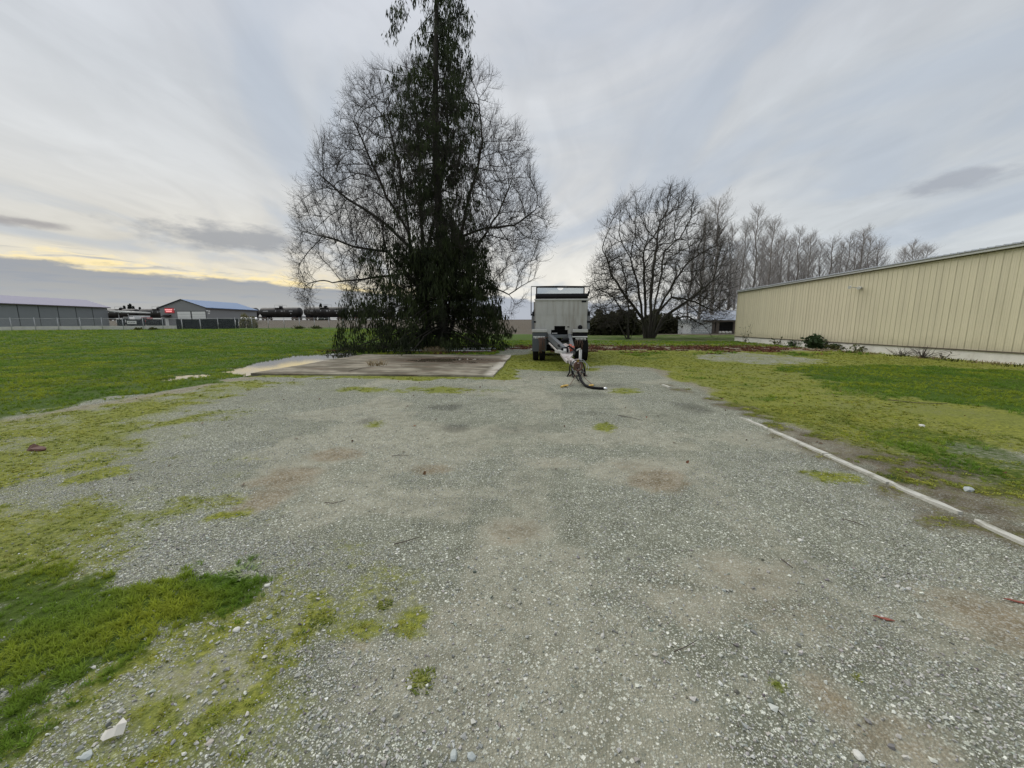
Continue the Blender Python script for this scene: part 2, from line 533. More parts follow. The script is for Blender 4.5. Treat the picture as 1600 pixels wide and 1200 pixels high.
class MB:
    """collects pieces of one part; all coordinates local to the thing"""

    def __init__(self):
        self.v = []
        self.f = []
        self.sm = []

    def add(self, vs, fs, smooth=False):
        b = len(self.v)
        self.v += [tuple(map(float, p)) for p in vs]
        self.f += [tuple(i + b for i in f) for f in fs]
        self.sm += [smooth] * len(fs)
        return self

    def box(self, x0, x1, y0, y1, z0, z1, bev=0.0):
        if bev <= 0:
            vs = [(x, y, z) for z in (z0, z1) for y in (y0, y1) for x in (x0, x1)]
            fs = [(0, 2, 3, 1), (4, 5, 7, 6), (0, 1, 5, 4), (2, 6, 7, 3), (0, 4, 6, 2), (1, 3, 7, 5)]
            return self.add(vs, fs)
        bm = bmesh.new()
        bmesh.ops.create_cube(bm, size=1.0)
        for v in bm.verts:
            v.co = Vector((x0 + (v.co.x + .5) * (x1 - x0), y0 + (v.co.y + .5) * (y1 - y0), z0 + (v.co.z + .5) * (z1 - z0)))
        bmesh.ops.bevel(bm, geom=bm.edges[:], offset=bev, segments=2, affect='EDGES', profile=0.5)
        bm.verts.index_update()
        self.add([v.co for v in bm.verts], [[v.index for v in f.verts] for f in bm.faces])
        bm.free()
        return self

    def tube(self, pts, r, sides=8, cap=True, smooth=True):
        pts = [Vector(p) for p in pts]
        n = len(pts)
        rs = r if hasattr(r, '__len__') else [r] * n
        vs, fs = [], []
        up = None
        for i in range(n):
            t = (pts[min(i + 1, n - 1)] - pts[max(i - 1, 0)])
            t = t.normalized() if t.length > 1e-9 else Vector((0, 0, 1))
            if up is None:
                up = Vector((0, 0, 1)) if abs(t.z) < 0.9 else Vector((1, 0, 0))
            a = (up - t * up.dot(t)).normalized()
            b = t.cross(a)
            up = a
            for k_ in range(sides):
                an = 2 * math.pi * k_ / sides + math.pi / sides
                vs.append(pts[i] + (a * math.cos(an) + b * math.sin(an)) * rs[i])
        for i in range(n - 1):
            for k_ in range(sides):
                k2 = (k_ + 1) % sides
                fs.append((i * sides + k_, i * sides + k2, (i + 1) * sides + k2, (i + 1) * sides + k_))
        self.add(vs, fs, smooth)
        if cap:
            b0 = len(self.v) - len(vs)
            self.f += [tuple(b0 + k_ for k_ in reversed(range(sides))), tuple(b0 + (n - 1) * sides + k_ for k_ in range(sides))]
            self.sm += [False, False]
        return self

    def bar(self, p, q, w, h):
        p, q = Vector(p), Vector(q)
        t = (q - p).normalized()
        up = Vector((0, 0, 1)) if abs(t.z) < 0.95 else Vector((0, 1, 0))
        s = t.cross(up).normalized()
        u = s.cross(t)
        vs = [c + s * a * w / 2 + u * b * h / 2 for c in (p, q) for a, b in ((-1, -1), (1, -1), (1, 1), (-1, 1))]
        return self.add(vs, [(3, 2, 1, 0), (4, 5, 6, 7), (0, 1, 5, 4), (1, 2, 6, 5), (2, 3, 7, 6), (3, 0, 4, 7)])

    def prism(self, outline, axis, a0, a1):
        """outline in the plane across axis; axis 'x': (y,z), 'y': (x,z), 'z': (x,y)"""
        def mk(u, w, a):
            return {'x': (a, u, w), 'y': (u, a, w), 'z': (u, w, a)}[axis]
        n = len(outline)
        vs = [mk(u, w, a0) for u, w in outline] + [mk(u, w, a1) for u, w in outline]
        fs = [tuple(range(n)), tuple(reversed(range(n, 2 * n)))]
        fs += [(i, n + i, n + (i + 1) % n, (i + 1) % n) for i in range(n)]
        return self.add(vs, fs)

    def lathe(self, prof, axis, centre, seg=24, smooth=True):
        """prof: list of (along, radius)"""
        vs, fs = [], []
        for a, r in prof:
            for k_ in range(seg):
                an = 2 * math.pi * k_ / seg
                c, s = r * math.cos(an), r * math.sin(an)
                p = {'x': (a, c, s), 'y': (c, a, s), 'z': (c, s, a)}[axis]
                vs.append((p[0] + centre[0], p[1] + centre[1], p[2] + centre[2]))
        m_ = len(prof)
        for i in range(m_ - 1):
            for k_ in range(seg):
                k2 = (k_ + 1) % seg
                fs.append((i * seg + k_, i * seg + k2, (i + 1) * seg + k2, (i + 1) * seg + k_))
        return self.add(vs, fs, smooth)

    def build(self, name, mat, parent=None, label=None, kind=None):
        me = bpy.data.meshes.new(name)
        me.from_pydata(self.v, [], self.f)
        me.polygons.foreach_set('use_smooth', self.sm)
        bm = bmesh.new()
        bm.from_mesh(me)
        bmesh.ops.recalc_face_normals(bm, faces=bm.faces)
        bm.to_mesh(me)
        bm.free()
        me.update()
        o = link(name, me, mat, parent)
        if label:
            o['label'] = label
        if kind:
            o['kind'] = kind
        return o


# ------------------------------------------------------------------ materials
def mat(name, col, rough=0.6, metal=0.0, var=0.12, scale=6.0, bump=0.0, bscale=40.0, dirt=None, dirt_amt=0.0, dirt_scale=1.5,
        streak=False, spec=0.5, rand=0.0):
    m_ = bpy.data.materials.new(name)
    m_.use_nodes = True
    N = NT(m_.node_tree)
    bs = N.n['Principled BSDF']
    tcn = N.node('ShaderNodeTexCoord')
    v = tcn.outputs['Object']
    c = col if len(col) == 4 else (*col, 1.0)
    nz = N.noise(v, scale, 5, 0.6)
    kk = N.m('ADD', 1.0 - var, N.m('MULTIPLY', nz, 2 * var))
    colr = N.mix(1.0, c, N.xyz(kk, kk, kk), 'MULTIPLY')
    if dirt is not None:
        vv = v
        if streak:
            mp = N.node('ShaderNodeMapping')
            N.l.new(v, mp.inputs[0])
            mp.inputs['Scale'].default_value = (1, 1, 0.12)
            vv = mp.outputs[0]
        dn = N.noise(vv, dirt_scale, 6, 0.65)
        colr = N.mix(N.m('MULTIPLY', N.ss(dn, 0.45, 0.72), dirt_amt), colr, dirt if len(dirt) == 4 else (*dirt, 1.0))
    if rand > 0:
        oi = N.node('ShaderNodeObjectInfo')
        k2 = N.m('ADD', 1.0 - rand, N.m('MULTIPLY', oi.outputs['Random'], 2 * rand))
        colr = N.mix(1.0, colr, N.xyz(k2, k2, k2), 'MULTIPLY')
    N.l.new(colr, bs.inputs['Base Color'])
    bs.inputs['Roughness'].default_value = rough
    bs.inputs['Metallic'].default_value = metal
    bs.inputs['Specular IOR Level'].default_value = spec
    if bump > 0:
        h = N.noise(v, bscale, 4, 0.6)
        N.l.new(N.bump(h, bump, 0.02), bs.inputs['Normal'])
    return m_


def emis(name, col, strength):
    m_ = mat(name, col, 0.5)
    b = m_.node_tree.nodes['Principled BSDF']
    b.inputs['Emission Color'].default_value = col
    b.inputs['Emission Strength'].default_value = strength
    return m_


M = {}
M['cream'] = mat('cream_metal', (0.66, 0.612, 0.445), 0.5, 0, 0.05, 0.6, dirt=(0.53, 0.49, 0.36), dirt_amt=0.35, dirt_scale=1.2, streak=True, rand=0.02, spec=0.35)
M['concrete_pale'] = mat('pale_concrete', (0.74, 0.72, 0.67), 0.85, 0, 0.10, 3, 0.3, 30, dirt=(0.40, 0.37, 0.30), dirt_amt=0.45, dirt_scale=1.3)
M['dark_trim'] = mat('dark_trim', (0.09, 0.07, 0.055), 0.6)
M['white_metal'] = mat('white_metal', (0.62, 0.63, 0.64), 0.45, 0.0, 0.06, 2)
M['grey_roof'] = mat('grey_roof', (0.42, 0.44, 0.46), 0.45, 0.2, 0.06, 2)
M['shed_wall'] = mat('shed_wall', (0.225, 0.235, 0.25), 0.6, 0, 0.06, 1.2, rand=0.04)
M['shed_roof'] = mat('lavender_roof', (0.20, 0.195, 0.27), 0.6, 0.0, 0.05, 0.7, rand=0.03, spec=0.2)
M['blue_roof'] = mat('blue_roof', (0.105, 0.18, 0.32), 0.6, 0.0, 0.05, 0.7, rand=0.03, spec=0.2)
M['gable_wall'] = mat('gable_wall', (0.25, 0.252, 0.255), 0.6, 0, 0.05, 2)
M['white_door'] = mat('white_door', (0.78, 0.78, 0.76), 0.55, 0, 0.04, 3, rand=0.04)
M['joint'] = mat('dark_joint', (0.05, 0.05, 0.055), 0.8)
M['black'] = mat('black_paint', (0.012, 0.012, 0.014), 0.6, 0, 0.2, 4, spec=0.15)
M['tank'] = mat('tank_black', (0.013, 0.012, 0.012), 0.55, 0, 0.25, 0.8, dirt=(0.07, 0.055, 0.045), dirt_amt=0.35, dirt_scale=1.0, streak=True)
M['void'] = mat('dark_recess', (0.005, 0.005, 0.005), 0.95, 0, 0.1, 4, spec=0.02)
M['rubber'] = mat('rubber', (0.012, 0.012, 0.013), 0.85, 0, 0.25, 9, 0.15, 60, spec=0.15)
M['screen'] = mat('privacy_screen', (0.013, 0.019, 0.024), 0.8, 0, 0.2, 2, rand=0.1)
M['galv'] = mat('galvanised', (0.42, 0.43, 0.44), 0.45, 0.5, 0.12, 5)
M['silver'] = mat('silver', (0.7, 0.71, 0.72), 0.25, 0.9, 0.05, 4)
M['red_sign'] = emis('red_sign', (0.55, 0.06, 0.07, 1), 0.12)
M['pink_text'] = emis('sign_glow', (1.0, 0.42, 0.42, 1), 0.7)
M['white_paint'] = mat('white_paint', (0.78, 0.78, 0.76), 0.5, 0, 0.05, 4)
M['red_paint'] = mat('red_paint', (0.32, 0.035, 0.04), 0.4, 0, 0.08, 3)
M['glass_dark'] = mat('dark_glass', (0.02, 0.025, 0.03), 0.08)
M['bin'] = mat('bin_alu', (0.43, 0.43, 0.405), 0.5, 0.15, 0.12, 2.2, 0.08, 12, dirt=(0.24, 0.215, 0.175), dirt_amt=0.75, dirt_scale=2.6, streak=True)
M['steel_grey'] = mat('grey_steel', (0.135, 0.15, 0.165), 0.5, 0.2, 0.15, 5, dirt=(0.2, 0.14, 0.1), dirt_amt=0.3, dirt_scale=4)
M['fender'] = mat('fender_grey', (0.48, 0.48, 0.46), 0.5, 0.2, 0.12, 6)
M['flap'] = mat('flap_grey', (0.075, 0.085, 0.095), 0.7, 0, 0.2, 6)
M['rust'] = mat('rusty_steel', (0.15, 0.085, 0.06), 0.8, 0.1, 0.35, 18, 0.2, 60, dirt=(0.06, 0.045, 0.04), dirt_amt=0.6, dirt_scale=12)
M['deck'] = mat('tongue_paint', (0.50, 0.47, 0.45), 0.6, 0.1, 0.2, 9, dirt=(0.15, 0.095, 0.075), dirt_amt=0.8, dirt_scale=5)
M['brass'] = mat('brass', (0.62, 0.42, 0.12), 0.4, 0.6, 0.15, 30)
M['red_part'] = mat('red_fitting', (0.35, 0.07, 0.035), 0.5, 0, 0.2, 20)
M['bark_dark'] = mat('dark_bark', (0.022, 0.019, 0.014), 0.9, 0, 0.35, 6, 0.4, 18, dirt=(0.036, 0.046, 0.014), dirt_amt=0.6, dirt_scale=1.2)
M['bark_twig'] = mat('twig_bark', (0.033, 0.026, 0.023), 0.9, 0, 0.2, 2)
M['bark_grey'] = mat('grey_bark', (0.028, 0.025, 0.018), 0.9, 0, 0.3, 5, 0.4, 18, dirt=(0.06, 0.065, 0.025), dirt_amt=0.5, dirt_scale=1.0)
M['bark_grey_twig'] = mat('grey_twig', (0.036, 0.029, 0.023), 0.9, 0, 0.2, 2)
M['bark_pale'] = mat('pale_bark', (0.25, 0.225, 0.205), 0.9, 0, 0.2, 3)  # pale bark with distance haze mixed into its colour
M['bark_pale_twig'] = mat('pale_twig', (0.335, 0.315, 0.305), 0.9, 0, 0.15, 2)  # pale twigs, lightened further to suggest distance haze
M['timber'] = mat('weathered_timber', (0.52, 0.515, 0.46), 0.85, 0, 0.22, 5, 0.4, 30, dirt=(0.15, 0.145, 0.09), dirt_amt=0.8, dirt_scale=5)
M['stick'] = mat('dead_stick', (0.075, 0.06, 0.05), 0.9, 0, 0.3, 30)
M['shell'] = mat('white_scrap', (0.72, 0.69, 0.62), 0.6, 0, 0.10, 30)
M['brown_scrap'] = mat('brown_scrap', (0.10, 0.045, 0.03), 0.75, 0, 0.3, 20)
M['red_shard'] = mat('red_shard', (0.26, 0.075, 0.045), 0.5, 0, 0.15, 30)
M['white_block'] = None
# splash-back grime low on the ribbed wall
m_ = M['cream']
N = NT(m_.node_tree)
bs = N.n['Principled BSDF']
src = bs.inputs['Base Color'].links[0].from_socket
tcn = N.node('ShaderNodeTexCoord')
gz = N.sep(tcn.outputs['Object'])[2]
geo = N.node('ShaderNodeNewGeometry')
gn = N.noise(geo.outputs['Position'], 2.2, 6, 0.7)
gf = N.m('MULTIPLY', N.ss(N.m('ADD', gz, N.m('MULTIPLY', gn, 1.1)), 1.75, 0.9), 0.45)
mp = N.node('ShaderNodeMapping')
N.l.new(geo.outputs['Position'], mp.inputs[0])
mp.inputs['Scale'].default_value = (1, 1.6, 0.10)
sn_ = N.noise(mp.outputs[0], 1.6, 5, 0.65)
cc = N.mix(N.m('MULTIPLY', N.ss(sn_, 0.50, 0.72), 0.28), src, (0.40, 0.37, 0.27, 1))
N.l.new(N.mix(gf, cc, (0.33, 0.30, 0.20, 1)), bs.inputs['Base Color'])




def foliage_mat(name, c0, c1, scale=1.2, rough=0.7, trans=0.15, tint=False):
    m_ = bpy.data.materials.new(name)
    m_.use_nodes = True
    N = NT(m_.node_tree)
    bs = N.n['Principled BSDF']
    geo = N.node('ShaderNodeNewGeometry')
    nz = N.noise(geo.outputs['Position'], scale, 4, 0.6)
    c = N.mix(N.ss(nz, 0.35, 0.65), (*c0, 1), (*c1, 1))
    if tint:
        at = N.node('ShaderNodeAttribute', attribute_type='INSTANCER', attribute_name='tint')
        c = N.mix(1.0, c, at.outputs['Color'], 'MULTIPLY')
    N.l.new(c, bs.inputs['Base Color'])
    bs.inputs['Roughness'].default_value = rough
    bs.inputs['Specular IOR Level'].default_value = 0.25
    if trans > 0:
        tr = N.node('ShaderNodeBsdfTranslucent')
        N.l.new(c, tr.inputs[0])
        mx = N.node('ShaderNodeMixShader')
        mx.inputs[0].default_value = trans
        N.l.new(bs.outputs[0], mx.inputs[1])
        N.l.new(tr.outputs[0], mx.inputs[2])
        N.l.new(mx.outputs[0], N.n['Material Output'].inputs[0])
    return m_


M['cedar'] = foliage_mat('cedar_foliage', (0.010, 0.016, 0.005), (0.032, 0.046, 0.011), 0.9)
M['hedge'] = foliage_mat('hedge_foliage', (0.025, 0.026, 0.012), (0.050, 0.050, 0.022), 0.5)
M['conifer_far'] = foliage_mat('far_conifer', (0.02, 0.026, 0.02), (0.035, 0.04, 0.028), 0.3)
M['bush'] = foliage_mat('bush_leaves', (0.022, 0.045, 0.014), (0.04, 0.075, 0.025), 3.0)
M['weed'] = foliage_mat('weed_leaves', (0.05, 0.065, 0.02), (0.10, 0.105, 0.035), 3.0)
M['pale_weed'] = foliage_mat('pale_weed_leaves', (0.16, 0.22, 0.09), (0.26, 0.32, 0.14), 9.0)
M['olive'] = foliage_mat('olive_shrub', (0.12, 0.115, 0.045), (0.19, 0.17, 0.08), 1.0)
M['dry'] = foliage_mat('dry_grass', (0.22, 0.17, 0.09), (0.34, 0.27, 0.16), 5.0)
M['grass'] = foliage_mat('grass_blades', (0.105, 0.205, 0.020), (0.190, 0.295, 0.034), 1.0, tint=True, trans=0.35)
M['moss'] = foliage_mat('moss_tuft', (0.17, 0.215, 0.026), (0.345, 0.36, 0.050), 2.0, tint=True, trans=0.2)
M['moss_plain'] = foliage_mat('moss_clump', (0.12, 0.16, 0.022), (0.22, 0.23, 0.035), 9.0, trans=0.2)
M['leaf'] = foliage_mat('dead_leaf', (0.10, 0.040, 0.022), (0.18, 0.085, 0.045), 6.0, tint=True, trans=0.1)

m_ = bpy.data.materials.new('stone')
m_.use_nodes = True
N = NT(m_.node_tree)
at = N.node('ShaderNodeAttribute', attribute_type='INSTANCER', attribute_name='tint')
tcn = N.node('ShaderNodeTexCoord')
nz = N.noise(tcn.outputs['Object'], 1.4, 4, 0.6)
kk = N.m('ADD', 0.75, N.m('MULTIPLY', nz, 0.5))
N.l.new(N.mix(1.0, at.outputs['Color'], N.xyz(kk, kk, kk), 'MULTIPLY'), N.n['Principled BSDF'].inputs['Base Color'])
N.n['Principled BSDF'].inputs['Roughness'].default_value = 0.6
M['stone'] = m_

m_ = bpy.data.materials.new('white_blockwork')
m_.use_nodes = True
N = NT(m_.node_tree)
tcn = N.node('ShaderNodeTexCoord')
mp = N.node('ShaderNodeMapping')
N.l.new(tcn.outputs['Object'], mp.inputs[0])
mp.inputs['Rotation'].default_value = (rad(90), 0, 0)
br = N.node('ShaderNodeTexBrick')
N.l.new(mp.outputs[0], br.inputs[0])
br.inputs['Color1'].default_value = (0.62, 0.63, 0.62, 1)
br.inputs['Color2'].default_value = (0.50, 0.52, 0.53, 1)
br.inputs['Mortar'].default_value = (0.22, 0.24, 0.25, 1)
br.inputs['Scale'].default_value = 1.0
br.inputs['Mortar Size'].default_value = 0.03
br.inputs['Brick Width'].default_value = 0.62
br.inputs['Row Height'].default_value = 0.32
N.l.new(br.outputs[0], N.n['Principled BSDF'].inputs['Base Color'])
N.n['Principled BSDF'].inputs['Roughness'].default_value = 0.8
M['white_block'] = m_

# wind screen on the trailer: a thin grey see-through sheet
m_ = bpy.data.materials.new('wind_screen')
m_.use_nodes = True
N = NT(m_.node_tree)
bs = N.n['Principled BSDF']
bs.inputs['Base Color'].default_value = (0.30, 0.36, 0.42, 1)
bs.inputs['Roughness'].default_value = 0.3
tr = N.node('ShaderNodeBsdfTransparent')
tr.inputs[0].default_value = (0.86, 0.90, 0.94, 1)
mx = N.node('ShaderNodeMixShader')
mx.inputs[0].default_value = 0.28
N.l.new(tr.outputs[0], mx.inputs[1])
N.l.new(bs.outputs[0], mx.inputs[2])
N.l.new(mx.outputs[0], N.n['Material Output'].inputs[0])
M['wind_screen'] = m_

m_ = bpy.data.materials.new('water')
m_.use_nodes = True
N = NT(m_.node_tree)
bs = N.n['Principled BSDF']
bs.inputs['Base Color'].default_value = (0.045, 0.042, 0.032, 1)
bs.inputs['Roughness'].default_value = 0.03
bs.inputs['IOR'].default_value = 1.6
bs.inputs['Specular IOR Level'].default_value = 1.0
geo = N.node('ShaderNodeNewGeometry')
N.l.new(N.bump(N.noise(geo.outputs['Position'], 5.0, 2, 0.5), 0.03, 0.02), bs.inputs['Normal'])
M['water'] = m_

# ------------------------------------------------------------------ ground material
m_ = bpy.data.materials.new('ground')
m_.use_nodes = True
N = NT(m_.node_tree)
bs = N.n['Principled BSDF']
geo = N.node('ShaderNodeNewGeometry')
pos = geo.outputs['Position']
A = N.node('ShaderNodeAttribute', attribute_name='cover_a')
B = N.node('ShaderNodeAttribute', attribute_name='cover_b')
a_r, a_g, a_b = N.sep(A.outputs['Color'])[:3]
b_r, b_g, b_b = N.sep(B.outputs['Color'])[:3]
n_hi = N.noise(pos, 26.0, 5, 0.65)
n_mid = N.noise(pos, 5.0, 5, 0.6)
n_h2 = N.noise(pos, 14.0, 6, 0.72)
n_lo = N.noise(pos, 0.7, 4, 0.55)
n_big = N.noise(pos, 0.16, 3, 0.5)
# crushed stone: cells of two sizes, each with its own tone, crevice shade painted dark between
vc1 = N.voro(pos, 100.0, 'F1', 'Color')
vd1 = N.voro(pos, 100.0, 'F1', 'Distance')
vc2 = N.voro(pos, 44.0, 'F1', 'Color')
vd2 = N.voro(pos, 44.0, 'F1', 'Distance')
t1 = N.sep(vc1)[0]
t2 = N.sep(vc2)[1]
stone1 = N.ramp(t1, [(0.0, (0.15, 0.162, 0.132)), (0.35, (0.39, 0.405, 0.355)), (0.8, (0.58, 0.595, 0.53)), (1.0, (0.78, 0.79, 0.72))])
stone2 = N.ramp(t2, [(0.0, (0.14, 0.15, 0.125)), (0.5, (0.38, 0.40, 0.345)), (0.85, (0.56, 0.585, 0.52)), (1.0, (0.86, 0.87, 0.81))])
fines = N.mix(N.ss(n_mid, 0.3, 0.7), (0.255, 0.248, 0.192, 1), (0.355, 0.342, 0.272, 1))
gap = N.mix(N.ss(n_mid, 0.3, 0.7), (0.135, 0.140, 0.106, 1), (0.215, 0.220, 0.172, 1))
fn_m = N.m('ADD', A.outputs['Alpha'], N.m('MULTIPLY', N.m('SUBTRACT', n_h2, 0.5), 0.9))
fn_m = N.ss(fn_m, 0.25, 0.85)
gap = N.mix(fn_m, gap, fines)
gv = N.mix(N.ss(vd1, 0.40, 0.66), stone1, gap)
gv = N.mix(N.m('MULTIPLY', N.ss(vd2, 0.56, 0.44), N.ss(N.sep(vc2)[2], 0.60, 0.66)), gv, stone2)
gk = N.m('ADD', 0.84, N.m('MULTIPLY', n_lo, 0.42))
gv = N.mix(1.0, gv, N.xyz(gk, gk, N.m('MULTIPLY', gk, 0.96)), 'MULTIPLY')
gv = N.mix(N.m('MULTIPLY', fn_m, 0.50), gv, fines)
# bare dirt
dirt_c = N.mix(N.ss(n_mid, 0.3, 0.7), (0.155, 0.122, 0.070, 1), (0.270, 0.226, 0.150, 1))
dirt_c = N.mix(N.m('MULTIPLY', N.ss(t1, 0.68, 0.74), 0.6), dirt_c, (0.44, 0.43, 0.38, 1))
# moss
moss_c = N.mix(N.ss(n_hi, 0.35, 0.7), (0.118, 0.142, 0.022, 1), (0.315, 0.325, 0.046, 1))
moss_c = N.mix(N.ss(n_lo, 0.40, 0.62), moss_c, N.mix(N.ss(n_hi, 0.3, 0.7), (0.11, 0.135, 0.026, 1), (0.25, 0.27, 0.052, 1)))
# grass
grass_c = N.mix(N.ss(n_hi, 0.3, 0.7), (0.030, 0.066, 0.007, 1), (0.072, 0.128, 0.014, 1))
grass_c = N.mix(N.m('MULTIPLY', N.ss(n_lo, 0.40, 0.66), 0.40), grass_c, (0.075, 0.115, 0.017, 1))
grass_c = N.mix(N.m('MULTIPLY', N.ss(n_big, 0.44, 0.62), 0.45), grass_c, (0.060, 0.082, 0.013, 1))
leaf_c = N.mix(N.ss(n_hi, 0.35, 0.65), (0.060, 0.026, 0.016, 1), (0.165, 0.075, 0.045, 1))
stub_c = N.mix(N.ss(n_mid, 0.3, 0.7), (0.085, 0.070, 0.054, 1), (0.145, 0.128, 0.10, 1))
stub_c = N.mix(N.m('MULTIPLY', N.ss(n_lo, 0.5, 0.7), 0.5), stub_c, (0.115, 0.115, 0.105, 1))


def thr(mask, nz_, amp, lo, hi):
    return N.ss(N.m('ADD', mask, N.m('MULTIPLY', N.m('SUBTRACT', nz_, 0.5), amp)), lo, hi)


c = N.mix(N.m('MULTIPLY', thr(a_b, n_h2, 1.3, 0.12, 1.05), 0.88), gv, dirt_c)
fm = thr(a_g, N.m('ADD', N.m('MULTIPLY', n_h2, 0.75), N.m('MULTIPLY', n_mid, 0.25)), 1.9, 0.18, 0.82)
c = N.mix(N.m('MULTIPLY', fm, 0.93), c, moss_c)
fg = thr(a_r, n_h2, 1.3, 0.28, 0.80)
c = N.mix(N.m('MULTIPLY', fg, 0.97), c, grass_c)
c = N.mix(thr(b_g, n_mid, 0.5, 0.3, 0.7), c, stub_c)
fl = thr(b_r, n_hi, 1.1, 0.38, 0.62)
c = N.mix(N.m('MULTIPLY', fl, 0.9), c, leaf_c)
wetk = N.m('SUBTRACT', 1.0, N.m('MULTIPLY', b_b, 0.5))
c = N.mix(1.0, c, N.xyz(wetk, wetk, wetk), 'MULTIPLY')
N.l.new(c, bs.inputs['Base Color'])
N.l.new(N.m('SUBTRACT', 0.9, N.m('MULTIPLY', b_b, 0.25)), bs.inputs['Roughness'])
bs.inputs['Specular IOR Level'].default_value = 0.08
hgt = N.m('ADD', N.m('MULTIPLY', N.m('SUBTRACT', 1.0, vd1), 0.5), N.m('MULTIPLY', n_hi, 0.8))
N.l.new(N.bump(hgt, 0.8, 0.012), bs.inputs['Normal'])
M['ground'] = m_

# ------------------------------------------------------------------ ground sheet (polar grid, fine where the camera looks)
ang = np.radians(np.linspace(-104, 104, 640))
rr = [0.6]
while rr[-1] < 6000:
    r_ = rr[-1]
    if r_ < 5.0:
        q = 0.06
    elif r_ < 70:
        q = 0.0072
    elif r_ < 190:
        q = 0.02
    else:
        q = 0.12
    rr.append(r_ * (1 + q))
rr = np.array(rr)
RR, AA = np.meshgrid(rr, ang, indexing='ij')
gx = np.sin(AA) * RR
gy = np.cos(AA) * RR - 5.0
gz = hz(gx, gy)
gv_ = np.stack([gx, gy, gz], -1).reshape(-1, 3)
nr, na = gx.shape
ii = np.arange(nr * na).reshape(nr, na)
gf = np.stack([ii[:-1, :-1], ii[:-1, 1:], ii[1:, 1:], ii[1:, :-1]], -1).reshape(-1, 4)
gme = mesh_np('ground', gv_, gf, smooth=True)
mk = masks(gx.ravel(), gy.ravel())
for nm, keys in (('cover_a', ('grass', 'moss', 'dirt')), ('cover_b', ('leaf', 'stub', 'wet'))):
    at_ = gme.attributes.new(nm, 'FLOAT_COLOR', 'POINT')
    buf = np.ones((nr * na, 4), np.float32)
    for i_, k_ in enumerate(keys):
        buf[:, i_] = mk[k_]
    if nm == 'cover_a':
        buf[:, 3] = mk['fine']
    at_.data.foreach_set('color', buf.ravel())
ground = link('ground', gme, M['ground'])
tag(ground, kind='structure')

# water lying in the hollows beside the slab
wme = mesh_np('puddle', np.array([(-15.5, 9.0, -0.014), (-9.42, 9.0, -0.014), (-9.42, 22.5, -0.014), (-15.5, 22.5, -0.014)]), np.array([[0, 1, 2, 3]]))
puddle = link('puddle', wme, M['water'])
tag(puddle, kind='structure')


# ------------------------------------------------------------------ scatter of things nobody could count
def scatter(name, protos, pts, rot, scl, idx, tint, label, cat):
    pc = bpy.data.collections.new(name + '_kinds')
    for p in protos:
        pc.objects.link(p)
    me = bpy.data.meshes.new(name)
    n = len(pts)
    me.vertices.add(n)
    me.vertices.foreach_set('co', np.asarray(pts, np.float32).ravel())
    for nm, ty, dat, key in (('rot', 'FLOAT_VECTOR', rot, 'vector'), ('scl', 'FLOAT_VECTOR', scl, 'vector'), ('idx', 'INT', idx, 'value'), ('tint', 'FLOAT_COLOR', tint, 'color')):
        a_ = me.attributes.new(nm, ty, 'POINT')
        a_.data.foreach_set(key, np.asarray(dat, np.int32 if ty == 'INT' else np.float32).ravel())
    o = link(name, me)
    ng = bpy.data.node_groups.new(name, 'GeometryNodeTree')
    ng.interface.new_socket('Geometry', in_out='INPUT', socket_type='NodeSocketGeometry')
    ng.interface.new_socket('Geometry', in_out='OUTPUT', socket_type='NodeSocketGeometry')
    gi = ng.nodes.new('NodeGroupInput')
    go = ng.nodes.new('NodeGroupOutput')
    ci = ng.nodes.new('GeometryNodeCollectionInfo')
    ci.inputs['Collection'].default_value = pc
    ci.inputs['Separate Children'].default_value = True
    ci.inputs['Reset Children'].default_value = True
    iop = ng.nodes.new('GeometryNodeInstanceOnPoints')
    iop.inputs['Pick Instance'].default_value = True

    def named(nm, ty):
        q_ = ng.nodes.new('GeometryNodeInputNamedAttribute')
        q_.data_type = ty
        q_.inputs['Name'].default_value = nm
        return q_.outputs[0]
    e2r = ng.nodes.new('FunctionNodeEulerToRotation')
    ng.links.new(named('rot', 'FLOAT_VECTOR'), e2r.inputs[0])
    ng.links.new(gi.outputs[0], iop.inputs['Points'])
    ng.links.new(ci.outputs[0], iop.inputs['Instance'])
    ng.links.new(named('idx', 'INT'), iop.inputs['Instance Index'])
    ng.links.new(e2r.outputs[0], iop.inputs['Rotation'])
    ng.links.new(named('scl', 'FLOAT_VECTOR'), iop.inputs['Scale'])
    ng.links.new(iop.outputs[0], go.inputs[0])
    md = o.modifiers.new('scatter', 'NODES')
    md.node_group = ng
    tag(o, label, cat, kind='stuff')
    return o


def proto(name, me, material):
    me.materials.append(material)
    return bpy.data.objects.new(name, me)


stones = []
for i in range(7):
    bm = bmesh.new()
    for _ in range(11):
        v = Vector(rng.normal(size=3)).normalized() * (0.8 + 0.3 * rng.random())
        bm.verts.new((v.x * 0.5, v.y * 0.5 * (0.6 + 0.4 * rng.random()), v.z * 0.36))
    r_ = bmesh.ops.convex_hull(bm, input=bm.verts)
    bmesh.ops.delete(bm, geom=[g for g in r_['geom_interior'] if isinstance(g, bmesh.types.BMVert)], context='VERTS')
    me = bpy.data.meshes.new('stone')
    bm.to_mesh(me)
    bm.free()
    stones.append(proto('stone_%d' % i, me, M['stone']))


